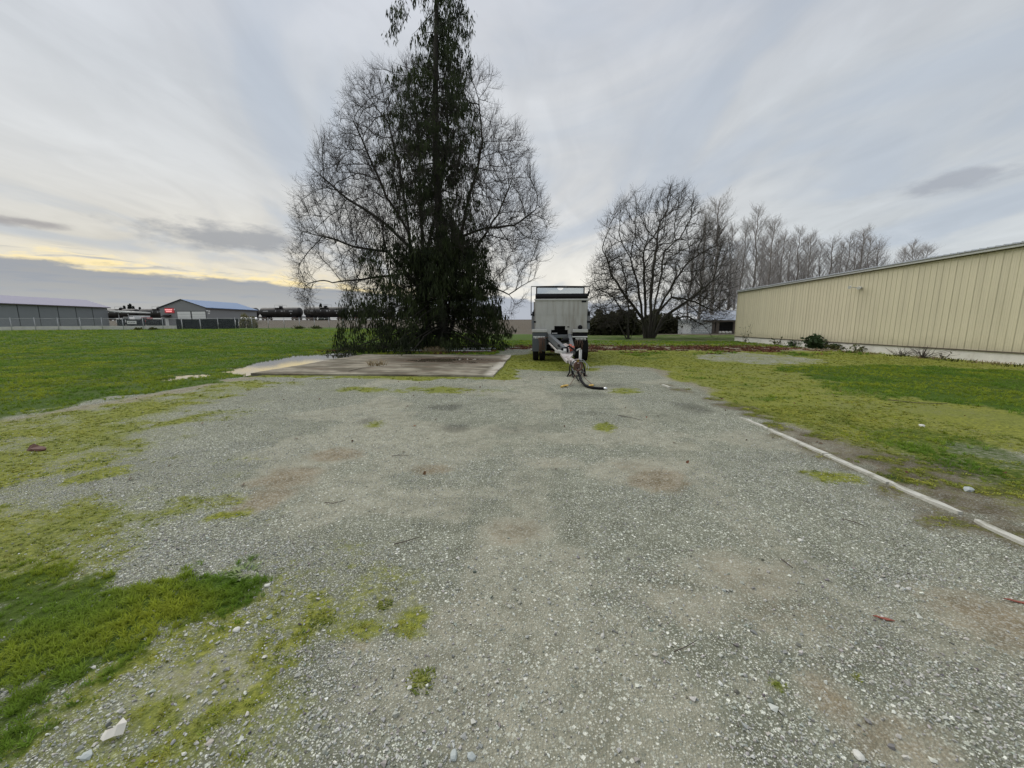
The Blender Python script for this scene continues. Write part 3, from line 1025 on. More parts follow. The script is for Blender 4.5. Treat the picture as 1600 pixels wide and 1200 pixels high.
def blades_mesh(nb, h, w, spread, lean, seed, seg=2):
    r = np.random.default_rng(seed)
    V, Fq, Ft = [], [], []
    for _ in range(nb):
        a = r.random() * 2 * math.pi
        rd = spread * math.sqrt(r.random())
        bx, by = rd * math.cos(a), rd * math.sin(a)
        la = a + r.normal() * 0.8
        ln = lean * (0.3 + r.random())
        hh = h * (0.55 + 0.6 * r.random())
        pa = la + math.pi / 2 + r.normal() * 0.3
        px, py = math.cos(pa) * w / 2, math.sin(pa) * w / 2
        b0 = len(V)
        for s in range(seg):
            t = s / seg
            cx_, cy_ = bx + math.cos(la) * ln * hh * t * t, by + math.sin(la) * ln * hh * t * t
            z = hh * t * (1 - 0.2 * t * ln)
            ww = 1 - 0.35 * t
            V += [(cx_ - px * ww, cy_ - py * ww, z), (cx_ + px * ww, cy_ + py * ww, z)]
        V.append((bx + math.cos(la) * ln * hh, by + math.sin(la) * ln * hh, hh * (1 - 0.25 * ln)))
        for s in range(seg - 1):
            Fq.append((b0 + 2 * s, b0 + 2 * s + 1, b0 + 2 * s + 3, b0 + 2 * s + 2))
        Ft.append((b0 + 2 * (seg - 1), b0 + 2 * (seg - 1) + 1, b0 + 2 * seg))
    fs = [np.array(Ft)]
    if Fq:
        fs.append(np.array(Fq))
    return mesh_np('tuft', np.array(V), fs)


def sample(n, x0, x1, y0, y1, power=1.0):
    x = rng.uniform(x0, x1, n)
    y = rng.uniform(y0, y1, n)
    return x, y


def in_view(x, y, pad=0.6):
    """keep what the lens (and a step to either side) can see"""
    zc = -math.sin(YAW) * x + math.cos(YAW) * y
    xc = math.cos(YAW) * x + math.sin(YAW) * y
    return (np.abs(xc) < (zc * 1.42 + pad + 0.9)) & (zc > 0.55)


def on_slab(x, y, pad=0.0):
    return (x > SLAB[0] - pad) & (x < SLAB[1] + pad) & (y > SLAB[2] - pad) & (y < SLAB[3] + pad)


# --- gravel stones
P_, S_, T_ = [], [], []
for (y0, y1, dens, smin, smax) in ((0.6, 2.6, 8600, 0.005, 0.020), (2.6, 5.0, 3000, 0.0065, 0.021), (5.0, 9.0, 600, 0.010, 0.026), (9.0, 15.0, 110, 0.016, 0.032)):
    hw = y1 * 1.5 + 1.5
    x0, x1 = -min(hw, 9.5), min(hw, 3.55 if y0 > 2 else 4.5)
    n = int(dens * (x1 - x0) * (y1 - y0))
    x, y = sample(n, x0, x1, y0, y1)
    kp = in_view(x, y) & ~on_slab(x, y, 0.02)
    x, y = x[kp], y[kp]
    q = masks(x, y)
    pr = (1 - 0.97 * sst(q['grass'], 0.3, 0.7)) * (1 - 0.78 * sst(q['moss'], 0.2, 0.8)) * (1 - 0.86 * sst(q['dirt'], 0.15, 0.8)) * (1 - 0.8 * q['leaf']) * (1 - 0.72 * sst(q['fine'], 0.2, 0.85))
    pr = pr * (0.30 + 0.70 * sst(fbm(x * 0.8 + 20, y * 0.8, 3), 0.35, 0.6))
    kp = rng.random(len(x)) < pr
    x, y = x[kp], y[kp]
    sz = smin + (smax - smin) * rng.random(len(x)) ** 3.6
    P_.append(np.stack([x, y, hz(x, y) + sz * 0.12], -1))
    S_.append(sz)
P_ = np.concatenate(P_)
S_ = np.concatenate(S_)
# a few coarser stones where the photo shows them at the near edge
bx_, by_ = sample(420, -3.5, 2.4, 0.9, 2.6)
kp = in_view(bx_, by_) & (masks(bx_, by_)['grass'] < 0.3)
bx_, by_ = bx_[kp], by_[kp]
P_ = np.concatenate([P_, np.stack([bx_, by_, hz(bx_, by_) + 0.004], -1)])
S_ = np.concatenate([S_, rng.uniform(0.018, 0.036, len(bx_))])
n = len(P_)
tone = np.clip(0.375 + 0.115 * rng.normal(size=n) + 0.26 * (rng.random(n) > 0.965), 0.10, 0.86)
hue = rng.normal(size=(n, 3)) * 0.012
tint = np.ones((n, 4))
tint[:, :3] = np.clip(tone[:, None] * np.array([0.985, 1.0, 0.905]) + hue, 0.03, 0.8)
scl = S_[:, None] * rng.uniform(0.75, 1.25, (n, 3))
rot = np.stack([rng.normal(size=n) * 0.25, rng.normal(size=n) * 0.25, rng.uniform(0, 6.28, n)], -1)
scatter('gravel', stones, P_, rot, scl, rng.integers(0, 7, n), tint, 'loose grey crushed stone covering the open yard', 'gravel')

# --- grass
tufts = [proto('tuft_%d' % i, blades_mesh(16, 1.0, 0.075, 0.30, 0.75, 20 + i, 3), M['grass']) for i in range(6)]
P_, S_, T_ = [], [], []
for (x0, x1, y0, y1, dens, hmin, hmax) in ((-6, -1.0, 0.9, 2.9, 2600, 0.016, 0.046), (3.5, 5.2, 1.5, 9, 700, 0.02, 0.05),
                                          (-24, -8.2, 1.5, 15, 170, 0.035, 0.075), (-34, -8.0, 15, 30, 70, 0.05, 0.10), (-60, -34, 12, 30, 26, 0.07, 0.12), (-80, -8.0, 30, 62, 13, 0.09, 0.15),
                                          (4.5, 19.5, 5, 18, 130, 0.035, 0.075), (-9, 20, 20.5, 40, 30, 0.06, 0.16)):
    n = int(dens * (x1 - x0) * (y1 - y0))
    x, y = sample(n, x0, x1, y0, y1)
    kp = in_view(x, y) & ~on_slab(x, y, 0.03)
    x, y = x[kp], y[kp]
    q = masks(x, y)
    pr = sst(q['grass'], 0.25, 0.85) * (1 - q['leaf'] * 0.8) * (1 - sst(dipmask(x, y), 0.1, 0.3))
    pr = pr * (0.22 + 0.78 * sst(fbm(x * 2.6 + 4, y * 2.6, 4), 0.32, 0.60))
    kp = rng.random(len(x)) < pr
    x, y = x[kp], y[kp]
    hh = rng.uniform(hmin, hmax, len(x)) * (0.6 + 0.8 * fbm(x * 1.3, y * 1.3 + 60, 3))
    P_.append(np.stack([x, y, hz(x, y) - 0.003], -1))
    S_.append(hh)
P_ = np.concatenate(P_)
S_ = np.concatenate(S_)
n = len(P_)
t_ = rng.uniform(0.75, 1.2, n)
pt = fbm(P_[:, 0] * 0.8, P_[:, 1] * 0.8 + 33, 3)
tint = np.ones((n, 4))
tint[:, 0] = t_ * (1.0 + 0.75 * sst(pt, 0.4, 0.65))
tint[:, 1] = t_ * (1.02 + 0.28 * sst(pt, 0.4, 0.65))
tint[:, 2] = t_
scl = np.stack([S_ * rng.uniform(0.9, 1.4, n), S_ * rng.uniform(0.9, 1.4, n), S_], -1)
rot = np.stack([rng.normal(size=n) * 0.15, rng.normal(size=n) * 0.15, rng.uniform(0, 6.28, n)], -1)
scatter('grass', tufts, P_, rot, scl, rng.integers(0, 6, n), tint, 'short green grass of the lawns and the patch at lower left', 'grass')

# --- moss and tiny weeds in the gravel
mossp = [proto('moss_%d' % i, blades_mesh(14, 0.6, 0.16, 0.5, 1.1, 60 + i, 2), M['moss']) for i in range(5)]
P_, S_ = [], []
for (x0, x1, y0, y1, dens, hmin, hmax) in ((-6, 3.6, 0.8, 3.5, 900, 0.010, 0.026), (-9.5, 6, 3.5, 8, 260, 0.016, 0.035), (-10, 18, 8, 24, 55, 0.03, 0.06), (3.7, 7, 2.5, 8, 300, 0.016, 0.04)):
    n = int(dens * (x1 - x0) * (y1 - y0))
    x, y = sample(n, x0, x1, y0, y1)
    kp = in_view(x, y) & ~on_slab(x, y, 0.03)
    x, y = x[kp], y[kp]
    q = masks(x, y)
    pr = sst(q['moss'] + q['n2'] * 0.8, 0.35, 0.9) * (1 - q['grass'])
    kp = rng.random(len(x)) < pr
    x, y = x[kp], y[kp]
    P_.append(np.stack([x, y, hz(x, y) - 0.002], -1))
    S_.append(rng.uniform(hmin, hmax, len(x)))
P_ = np.concatenate(P_)
S_ = np.concatenate(S_)
n = len(P_)
tint = np.ones((n, 4))
tint[:, :3] = rng.uniform(0.7, 1.15, (n, 1)) * np.array([1.0, 1.0, 1.0]) + rng.normal(size=(n, 3)) * 0.04
scl = np.stack([S_ * 1.4, S_ * 1.4, S_], -1)
rot = np.stack([rng.normal(size=n) * 0.1, rng.normal(size=n) * 0.1, rng.uniform(0, 6.28, n)], -1)
scatter('moss', mossp, P_, rot, scl, rng.integers(0, 5, n), tint, 'yellow green moss creeping over the gravel edges', 'moss')

# --- leaf litter
leafp = []
for i in range(3):
    r = np.random.default_rng(90 + i)
    v_ = np.array([(-.5, 0, 0), (-.2, -.3, .05), (.25, -.25, .12), (.5, 0, .06), (.25, .28, .1), (-.2, .3, .08), (0, 0, -.03)]) + r.normal(size=(7, 3)) * 0.05
    leafp.append(proto('leaf_%d' % i, mesh_np('leaf', v_, np.array([[6, 0, 1], [6, 1, 2], [6, 2, 3], [6, 3, 4], [6, 4, 5], [6, 5, 0]])), M['leaf']))
x, y = sample(120000, -16, 21, 20.6, 36)
q = masks(x, y)
kp = (rng.random(len(x)) < sst(q['leaf'], 0.15, 0.9) * 0.8)
x2, y2 = sample(260, -9.3, -1.5, 12.1, 20.2)
x3, y3 = sample(150, -9, 9, 3.5, 20)
x, y = np.concatenate([x[kp], x3]), np.concatenate([y[kp], y3])
kp = in_view(x, y) & ~on_slab(x, y, 0.05)
x, y = x[kp], y[kp]
pz = hz(x, y) + 0.012
kp2 = rng.random(len(x2)) < sst(y2, 16.5, 20.0) * 0.8 + 0.08
pts = np.concatenate([np.stack([x, y, pz], -1), np.stack([x2[kp2], y2[kp2], np.full(kp2.sum(), 0.068)], -1)])
n = len(pts)
tint = np.ones((n, 4))
tint[:, :3] = rng.uniform(0.45, 1.5, (n, 1)) * np.array([1.0, 1.0, 1.0]) * (1 + rng.normal(size=(n, 3)) * 0.08)
sz = np.where(pts[:, 1] < 20.5, rng.uniform(0.03, 0.06, n), rng.uniform(0.07, 0.15, n))
rot = np.stack([rng.normal(size=n) * 0.5, rng.normal(size=n) * 0.5, rng.uniform(0, 6.28, n)], -1)
scatter('leaf_litter', leafp, pts, rot, np.repeat(sz[:, None], 3, 1), rng.integers(0, 3, n), tint, 'rusty brown fallen leaves strewn under the trees', 'leaves')

#%%PART2
def ordw(i, n):
    if i == 0:
        return 'leftmost'
    if i == n - 1:
        return 'rightmost'
    w = ['', 'second', 'third', 'fourth', 'fifth', 'sixth', 'seventh', 'eighth', 'ninth', 'tenth', 'eleventh', 'twelfth', 'thirteenth', 'fourteenth', 'fifteenth', 'sixteenth']
    return w[i] + ' from left' if i <= (n - 1) // 2 else w[n - 1 - i] + ' from right'


# ================================================================== LARGE STRUCTURE
# ------------------------------------------------------------------ cream metal building on the right
BX, BY0, BY1 = 19.75, 7.36, 40.26
cb = thing('metal_building', (BX, 0, 0), 'long cream ribbed metal building on a pale concrete base at right', 'building')
mb = MB()
mb.box(-0.02, 19.0, BY0, BY1, -0.4, 0.46)
mb.build('foundation', M['concrete_pale'], cb)
mb = MB()
mb.box(0.04, 18.9, BY0 + 0.05, BY1 - 0.03, 0.47, 4.80)
mb.build('wall_core', M['cream'], cb)
mb = MB()
mb.box(-0.075, 0.0, BY0, BY1 + 0.02, 0.462, 0.505)
mb.build('base_trim', M['dark_trim'], cb)
pw = 0.914
npan = 36


def rib_profile(w):
    pr = []
    for k_ in range(3):
        y0 = k_ * w / 3
        pr += [(y0 + 0.004, 0.0), (y0 + 0.022, 0.022), (y0 + 0.050, 0.022), (y0 + 0.068, 0.0),
               (y0 + 0.135, 0.0), (y0 + 0.145, 0.004), (y0 + 0.165, 0.004), (y0 + 0.175, 0.0),
               (y0 + 0.215, 0.0), (y0 + 0.225, 0.004), (y0 + 0.245, 0.004), (y0 + 0.255, 0.0)]
    pr.append((w - 0.002, 0.0))
    return pr


pr = rib_profile(pw)
vs_, fs_ = [], []
for (yy, o_) in pr:
    vs_ += [(-o_, yy, 0.507), (-o_, yy, 4.80)]
for i in range(len(pr) - 1):
    fs_.append((2 * i, 2 * i + 2, 2 * i + 3, 2 * i + 1))
mb = MB()
mb.add(vs_, fs_)
pan = mb.build('wall_panel', M['cream'], cb)
pan.location = (0, BY0, 0)
for i in range(1, npan):
    p_ = pan.copy()
    COL.objects.link(p_)
    p_.location = (rng.normal() * 0.0015, BY0 + i * pw, 0)
# roof sheets: ribs run up the slope, their ends show as a row of bumps along the eave
vs_, fs_ = [], []
rp = []
for k_ in range(3):
    y0 = k_ * pw / 3
    rp += [(y0, 0.0), (y0 + 0.10, 0.0), (y0 + 0.125, 0.045), (y0 + 0.165, 0.045), (y0 + 0.19, 0.0)]
rp.append((pw, 0.0))
for (yy, o_) in rp:
    vs_ += [(-0.26, yy, 4.93 + o_), (9.5, yy, 5.72 + o_), (-0.26, yy, 4.905), (9.5, yy, 5.695)]
for i in range(len(rp) - 1):
    a_, b_ = 4 * i, 4 * i + 4
    fs_ += [(a_, a_ + 1, b_ + 1, b_), (a_ + 2, b_ + 2, b_ + 3, a_ + 3), (a_, b_, b_ + 2, a_ + 2)]
mb = MB()
mb.add(vs_, fs_)
rfp = mb.build('roof_sheet', M['grey_roof'], cb)
rfp.location = (0, BY0, 0)
for i in range(1, npan):
    p_ = rfp.copy()
    COL.objects.link(p_)
    p_.location = (0, BY0 + i * pw, 0)
mb = MB()
mb.box(-0.20, -0.06, BY0, BY1 + 0.06, 4.79, 4.90, 0.012)
mb.build('eave_trim', M['white_metal'], cb)
mb = MB()
mb.box(-0.058, 0.03, BY0, BY1 + 0.04, 4.76, 4.80)
mb.build('eave_shadow_angle', M['dark_trim'], cb)  # dark strip standing in for the shade under the eave
mb = MB()
mb.box(-0.05, 0.06, BY1 - 0.008, BY1 + 0.05, 0.5, 4.76)
mb.build('corner_trim', M['cream'], cb)
fl = MB()
fl.box(-0.10, -0.035, 25.42, 25.62, 3.80, 3.92, 0.01)
fl = fl.build('flood_light', M['galv'], cb)
f2 = MB()
f2.bar((-0.1, 25.5, 3.86), (-0.30, 25.3, 3.84), 0.04, 0.04)
f2.bar((-0.1, 25.55, 3.86), (-0.28, 25.85, 3.92), 0.04, 0.04)
f2.build('lamp_arm', M['galv'], fl)
for (cy_, cz_, tz_) in ((25.22, 3.84, -0.05), (25.92, 3.95, 0.03)):
    f3 = MB()
    f3.tube([(-0.26, cy_ + 0.10, cz_ + 0.03), (-0.38, cy_ - 0.02, cz_ + 0.01), (-0.50, cy_ - 0.12, cz_ - 0.03)], [0.05, 0.075, 0.095], 10)
    f3.build('lamp_head', M['white_paint'], fl)

# ------------------------------------------------------------------ long grey shed on the left
gz_ = 0.98
sh = thing('long_shed', (-95.0, 50.0, gz_), 'long low grey shed with a lavender roof at the far left', 'building')
mb = MB()
mb.box(-10.2, -0.06, -8, 30.4, -0.6, 4.44)
mb.build('wall_core', M['joint'], sh)
mb = MB()
mb.box(0.0, 0.03, 0.06, 2.94, 0.0, 4.40)
wp = mb.build('wall_panel', M['shed_wall'], sh)
for i in range(-2, 10):
    p_ = wp if i == -2 else wp.copy()
    if i > -2:
        COL.objects.link(p_)
    p_.location = (0, 0.45 + i * 3.0, 0)
mb = MB()
mb.prism([(-10.2, 4.44), (-0.06, 4.44), (-5.1, 6.0)], 'y', 30.405, 30.43)
mb.build('gable', M['shed_wall'], sh)
for sgn in (0, 1):
    mb = MB()
    if sgn == 0:
        q_ = [(0.45, 4.36), (0.45, 4.46), (-5.1, 6.12), (-5.1, 6.02)]
    else:
        q_ = [(-10.65, 4.36), (-10.65, 4.46), (-5.1, 6.12), (-5.1, 6.02)]
    mb.prism(q_, 'y', -8.2, 30.75)
    mb.build('roof', M['shed_roof'], sh)
mb = MB()
mb.box(0.452, 0.52, -8.2, 30.78, 4.26, 4.40)
mb.build('gutter', M['dark_trim'], sh)

# ------------------------------------------------------------------ grey gabled workshop with two white doors
FY = 85.1
gx0, gx1 = -87.4, -76.2
ws = thing('workshop', (gx0, FY, gz_), 'grey gabled workshop with two white roller doors and a blue roof', 'building')
wd = gx1 - gx0
ev, rdg = 4.55, 6.35
mb = MB()
mb.prism([(0, -0.6), (wd, -0.6), (wd, ev), (wd / 2, rdg), (0, ev)], 'y', 0, 16.2)
mb.build('wall', M['gable_wall'], ws)
for sx in (0, 1):
    mb = MB()
    a_ = -0.35 if sx == 0 else wd + 0.35
    za = ev - 0.35 * (rdg - ev) / (wd / 2)
    mb.prism([(a_, za + 0.02), (a_, za + 0.14), (wd / 2, rdg + 0.14), (wd / 2, rdg + 0.02)], 'y', -0.25, 16.5)
    mb.build('roof', M['blue_roof'], ws)
    mb = MB()
    mb.prism([(a_, za + 0.0), (a_, za + 0.15), (wd / 2, rdg + 0.15), (wd / 2, rdg + 0.0)], 'y', -0.32, -0.252)
    mb.build('barge_board', M['joint'], ws)
mb = MB()
mb.box(wd + 0.352, wd + 0.43, -0.25, 16.5, ev - 0.26, ev - 0.10)
mb.build('gutter', M['dark_trim'], ws)
for (pa, pb) in ((278.2, 298.6), (301.0, 322.0)):
    xa, xb = atY(pa, 495, FY)[0] - gx0, atY(pb, 495, FY)[0] - gx0
    zt = atY(pa, 486.8, FY)[2] - gz_
    mb = MB()
    mb.box(xa - 0.12, xb + 0.12, -0.05, 0.0, 0, zt + 0.12)
    fr = mb.build('door_frame', M['joint'], ws)
    nsec = 6
    sec = None
    for k_ in range(nsec):
        mb = MB()
        mb.box(xa, xb, -0.10, -0.055, k_ * zt / nsec + 0.015, (k_ + 1) * zt / nsec - 0.015)
        mb.build('door_section', M['white_door'], fr)
xa, xb = atY(256.5, 497, FY)[0] - gx0, atY(268.5, 497, FY)[0] - gx0
mb = MB()
mb.prism([(-0.9, 2.45), (0.0, 2.75), (0.0, 2.95), (-0.9, 2.6)], 'x', xa, xb)
mb.build('awning', M['black'], ws)
xa, xb = atY(259.2, 505, FY)[0] - gx0, atY(264, 505, FY)[0] - gx0
mb = MB()
mb.box(xa, xb, -0.06, -0.003, 0.0, 2.1)
mb.build('side_door', M['white_door'], ws)
p0, p1 = atY(258.5, 489.2, FY), atY(272, 481.5, FY)
sx0, sx1, sz0, sz1 = p0[0] - gx0, p1[0] - gx0, p0[2] - gz_, p1[2] - gz_
mb = MB()
mb.box(sx0, sx1, -0.16, -0.003, sz0, sz1, 0.04)
sg = mb.build('sign', M['red_sign'], ws, label='small red lit sign high on the grey gable')
mb = MB()
for (r0, r1, u0, u1, nn) in ((0.56, 0.80, 0.07, 0.86, 7), (0.22, 0.44, 0.17, 0.80, 6)):
    for k_ in range(nn):
        a_ = sx0 + (sx1 - sx0) * (u0 + (u1 - u0) * k_ / nn)
        w_ = (sx1 - sx0) * (u1 - u0) / nn
        mb.box(a_, a_ + w_ * 0.72, -0.185, -0.163, sz0 + (sz1 - sz0) * r0, sz0 + (sz1 - sz0) * (r1 - 0.05 * (k_ % 2)))
mb.build('lettering', M['pink_text'], sg, kind='stuff')
for (px_, py_) in ((323.2, 485.5), (326.5, 486.2), (326, 489.5), (272.6, 483.5)):
    q_ = atY(px_, py_, FY - 0.2)
    mb = MB()
    mb.box(q_[0] - gx0 - 0.13, q_[0] - gx0 + 0.13, -0.25, -0.165 if px_ < 300 else -0.003, q_[2] - gz_ - 0.13, q_[2] - gz_ + 0.13, 0.03)
    mb.build('wall_light', M['white_paint'], ws)

# white flat canopy beside the long shed
cz = 88.0
c0 = atD(173, 486, cz)
c1 = atD(219, 487.5, cz)
cn = thing('canopy', (c0[0], c0[1], gz_), 'flat white canopy roof on posts between the two grey sheds', 'canopy')
dv = Vector((c1[0] - c0[0], c1[1] - c0[1], 0))
mb = MB()
mb.bar((0, 0, c0[2] - gz_), (dv.x, dv.y, c1[2] - gz_ - 0.1), 5.0, 0.28)
mb.build('roof', M['white_paint'], cn)
for t_ in (0.02, 0.5, 0.83):
    mb = MB()
    mb.tube([(dv.x * t_ + 0.4, dv.y * t_ - 1.9, -0.1), (dv.x * t_ + 0.4, dv.y * t_ - 1.9, c0[2] - gz_ - 0.15)], 0.09, 8)
    mb.build('post', M['galv'], cn)

# ------------------------------------------------------------------ open shed with white block wall, behind the bare trees
SD = 67.0
q0 = atD(1059, 522, SD)
q1 = atD(1113, 522, SD)
q2 = atD(1170, 522, SD)
sd_ = thing('open_shed', (q1[0], q1[1], 0), 'low open fronted shed with a pale blue metal roof behind the bare trees', 'building')
Lx = q2[0] - q1[0] + 3
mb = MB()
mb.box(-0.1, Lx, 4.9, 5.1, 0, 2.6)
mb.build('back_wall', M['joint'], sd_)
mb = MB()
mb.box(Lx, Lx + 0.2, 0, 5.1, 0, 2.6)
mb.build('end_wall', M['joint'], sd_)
mb = MB()
mb.prism([(-0.5, 2.30), (-0.5, 2.48), (7.0, 4.35), (7.0, 4.17)], 'x', -1.9, Lx + 0.6)
rf = mb.build('roof', mat('pale_blue_roof', (0.50, 0.56, 0.66), 0.4, 0.2, 0.06, 1.5, dirt=(0.35, 0.34, 0.33), dirt_amt=0.35, dirt_scale=0.8), sd_)
mb = MB()
k_ = -1.6
while k_ < Lx + 0.4:
    mb.bar((k_, -0.5, 2.50), (k_, 7.0, 4.37), 0.06, 0.05)
    k_ += 0.9
mb.build('roof_rib', M['white_metal'], rf, kind='stuff')
mb = MB()
mb.box(-1.9, Lx + 0.6, -0.56, -0.505, 2.15, 2.42)
mb.build('fascia', M['dark_trim'], sd_)
for xx in (0.05, 0.8, 3.4, Lx - 0.3):
    mb = MB()
    mb.box(xx - 0.12 - (0.25 if xx < 1 else 0), xx + 0.12, -0.35, -0.1, -0.1, 2.16)
    mb.build('post', M['dark_trim'], sd_)
bw = thing('block_wall', (q0[0], q0[1], 0), 'white painted block wall beside the open shed', 'wall')
mb = MB()
mb.box(0, q1[0] - q0[0] - 0.35, 0, 0.25, -0.1, 2.55)
wl = mb.build('wall', M['white_block'], bw)
mb = MB()
mb.box(-0.02, 2.2, -0.06, -0.003, 0.0, 1.9)
mb.build('white_board', M['white_paint'], bw)
# white bags under the shed's front edge
for i in range(4):
    mb = MB()
    bx0 = 0.95 + i * 0.62
    mb.tube([(bx0, 0.2, 0.28), (bx0 + 0.12, 0.2, 0.3), (bx0 + 0.45, 0.2, 0.3), (bx0 + 0.58, 0.2, 0.27)], [0.12, 0.27, 0.28, 0.12], 8)
    o = mb.build('white_bag', M['shell'])
    o.location = (q1[0], q1[1], 0)
    tag(o, 'pale sack lying along the front of the open shed, ' + ordw(i, 4), 'sack', 'pale sacks in the open shed')

# ------------------------------------------------------------------ fence
FP0, FP1 = np.array([-78.3, 52.9]), np.array([-42.7, 71.9])
FSTEP = (FP1 - FP0) / 16.0
fposts = [FP0 + FSTEP * i for i in range(-1, 22)]
fz = [hz1(*p) for p in fposts]
fo = np.array([fposts[1][0], fposts[1][1], 0.0])
fe = thing('chain_link_fence', tuple(fo), 'long chain link fence with galvanised posts across the far side of the lawn', 'fence')
fd = Vector((FSTEP[0], FSTEP[1], 0))
fn = Vector((-fd.y, fd.x, 0)).normalized()
for i, (p, z) in enumerate(zip(fposts, fz)):
    mb = MB()
    lx, ly = p[0] - fo[0], p[1] - fo[1]
    mb.tube([(lx, ly, z - 0.3), (lx, ly, z + 1.86)], 0.045, 8)
    mb.lathe([(z + 1.86, 0.055), (z + 1.91, 0.045), (z + 1.94, 0.0)], 'z', (lx, ly, 0), 8)
    mb.build('post', M['galv'], fe)
for i in range(len(fposts) - 1):
    a_ = Vector((fposts[i][0] - fo[0], fposts[i][1] - fo[1], fz[i] + 1.80))
    b_ = Vector((fposts[i + 1][0] - fo[0], fposts[i + 1][1] - fo[1], fz[i + 1] + 1.80))
    mb = MB()
    mb.tube([a_, b_], 0.032, 6)
    mb.build('top_rail', M['galv'], fe)
mb = MB()
for i in range(len(fposts) - 1):
    a_ = Vector((fposts[i][0] - fo[0], fposts[i][1] - fo[1], fz[i] + 0.05))
    b_ = Vector((fposts[i + 1][0] - fo[0], fposts[i + 1][1] - fo[1], fz[i + 1] + 0.05))
    for k_ in range(-9, 13):
        for s_ in (1, -1):
            t0 = k_ / 12.0 if s_ > 0 else (k_ + 9) / 12.0
            t1 = t0 + s_ * 0.72
            z0_, z1_ = 0.0, 1.74
            if t0 > t1:
                t0, t1, z0_, z1_ = t1, t0, z1_, z0_
            if t1 <= 0 or t0 >= 1:
                continue
            c0_, c1_ = max(t0, 0), min(t1, 1)
            za = z0_ + (z1_ - z0_) * (c0_ - t0) / (t1 - t0)
            zb = z0_ + (z1_ - z0_) * (c1_ - t0) / (t1 - t0)
            mb.tube([a_.lerp(b_, c0_) + Vector((0, 0, za)), a_.lerp(b_, c1_) + Vector((0, 0, zb))], 0.006, 3, cap=False)
mb.build('wire_mesh', M['galv'], fe, kind='stuff')

lw = thing('low_wall', tuple(fo), 'low pale concrete wall along the foot of the fence at far left', 'wall')
for i in range(-3, 8):
    a_ = FP0 + FSTEP * i - fo[:2]
    b_ = FP0 + FSTEP * (i + (1 if i < 7 else 0.66)) - fo[:2]
    off = fn * 0.55
    z0_ = min(hz1(*(a_ + fo[:2])), hz1(*(b_ + fo[:2])))
    g_ = 0.006
    mb = MB()
    mb.bar(Vector((a_[0], a_[1], z0_ + 0.22)) + off + fd * g_, Vector((b_[0], b_[1], z0_ + 0.22)) + off - fd * g_, 0.25, 0.84)
    mb.build('wall_segment', M['concrete_pale'], lw)

sc_ = thing('privacy_screen', tuple(fo), 'black privacy screening on the yard behind the chain link fence', 'screen')
for i, i2 in ((4.55, 5), (5, 6), (6, 7), (7.68, 8), (8, 9), (9, 10), (10, 11), (11, 11.2)):
    a_ = FP0 + FSTEP * i - fo[:2]
    b_ = FP0 + FSTEP * i2 - fo[:2]
    off = fn * (1.0 if i < 7.5 else 0.16)
    z0_ = min(hz1(*(a_ + fo[:2])), hz1(*(b_ + fo[:2])))
    lo_ = z0_ + (0.5 if i < 7.5 else 0.02)
    hi_ = z0_ + 1.72
    mb = MB()
    mb.bar(Vector((a_[0], a_[1], (lo_ + hi_) / 2)) + off + fd * 0.02, Vector((b_[0], b_[1], (lo_ + hi_) / 2)) + off - fd * 0.02, 0.03, hi_ - lo_)
    mb.build('screen_panel', M['screen'], sc_)
a_ = FP0 + FSTEP * 5.08
b_ = FP0 + FSTEP * 5.55
zz_ = hz1(*a_)
sn = thing('small_sign', (a_[0] + fn.x * 0.9, a_[1] + fn.y * 0.9, 0), 'small white sign with dark marks on the black screening', 'sign')
mb = MB()
d_ = b_ - a_
mb.bar((0, 0, zz_ + 1.2), (d_[0], d_[1], zz_ + 1.2), 0.03, 0.5)
mb.build('board', M['white_paint'], sn)
mb = MB()
for k_ in range(5):
    t_ = 0.12 + 0.165 * k_
    mb.bar((d_[0] * t_ + fn.x * -0.022, d_[1] * t_ + fn.y * -0.022, zz_ + 1.2), (d_[0] * (t_ + 0.06) + fn.x * -0.022, d_[1] * (t_ + 0.06) + fn.y * -0.022, zz_ + 1.2), 0.006, 0.30 if k_ % 2 else 0.2)
mb.build('lettering', M['black'], sn, kind='stuff')


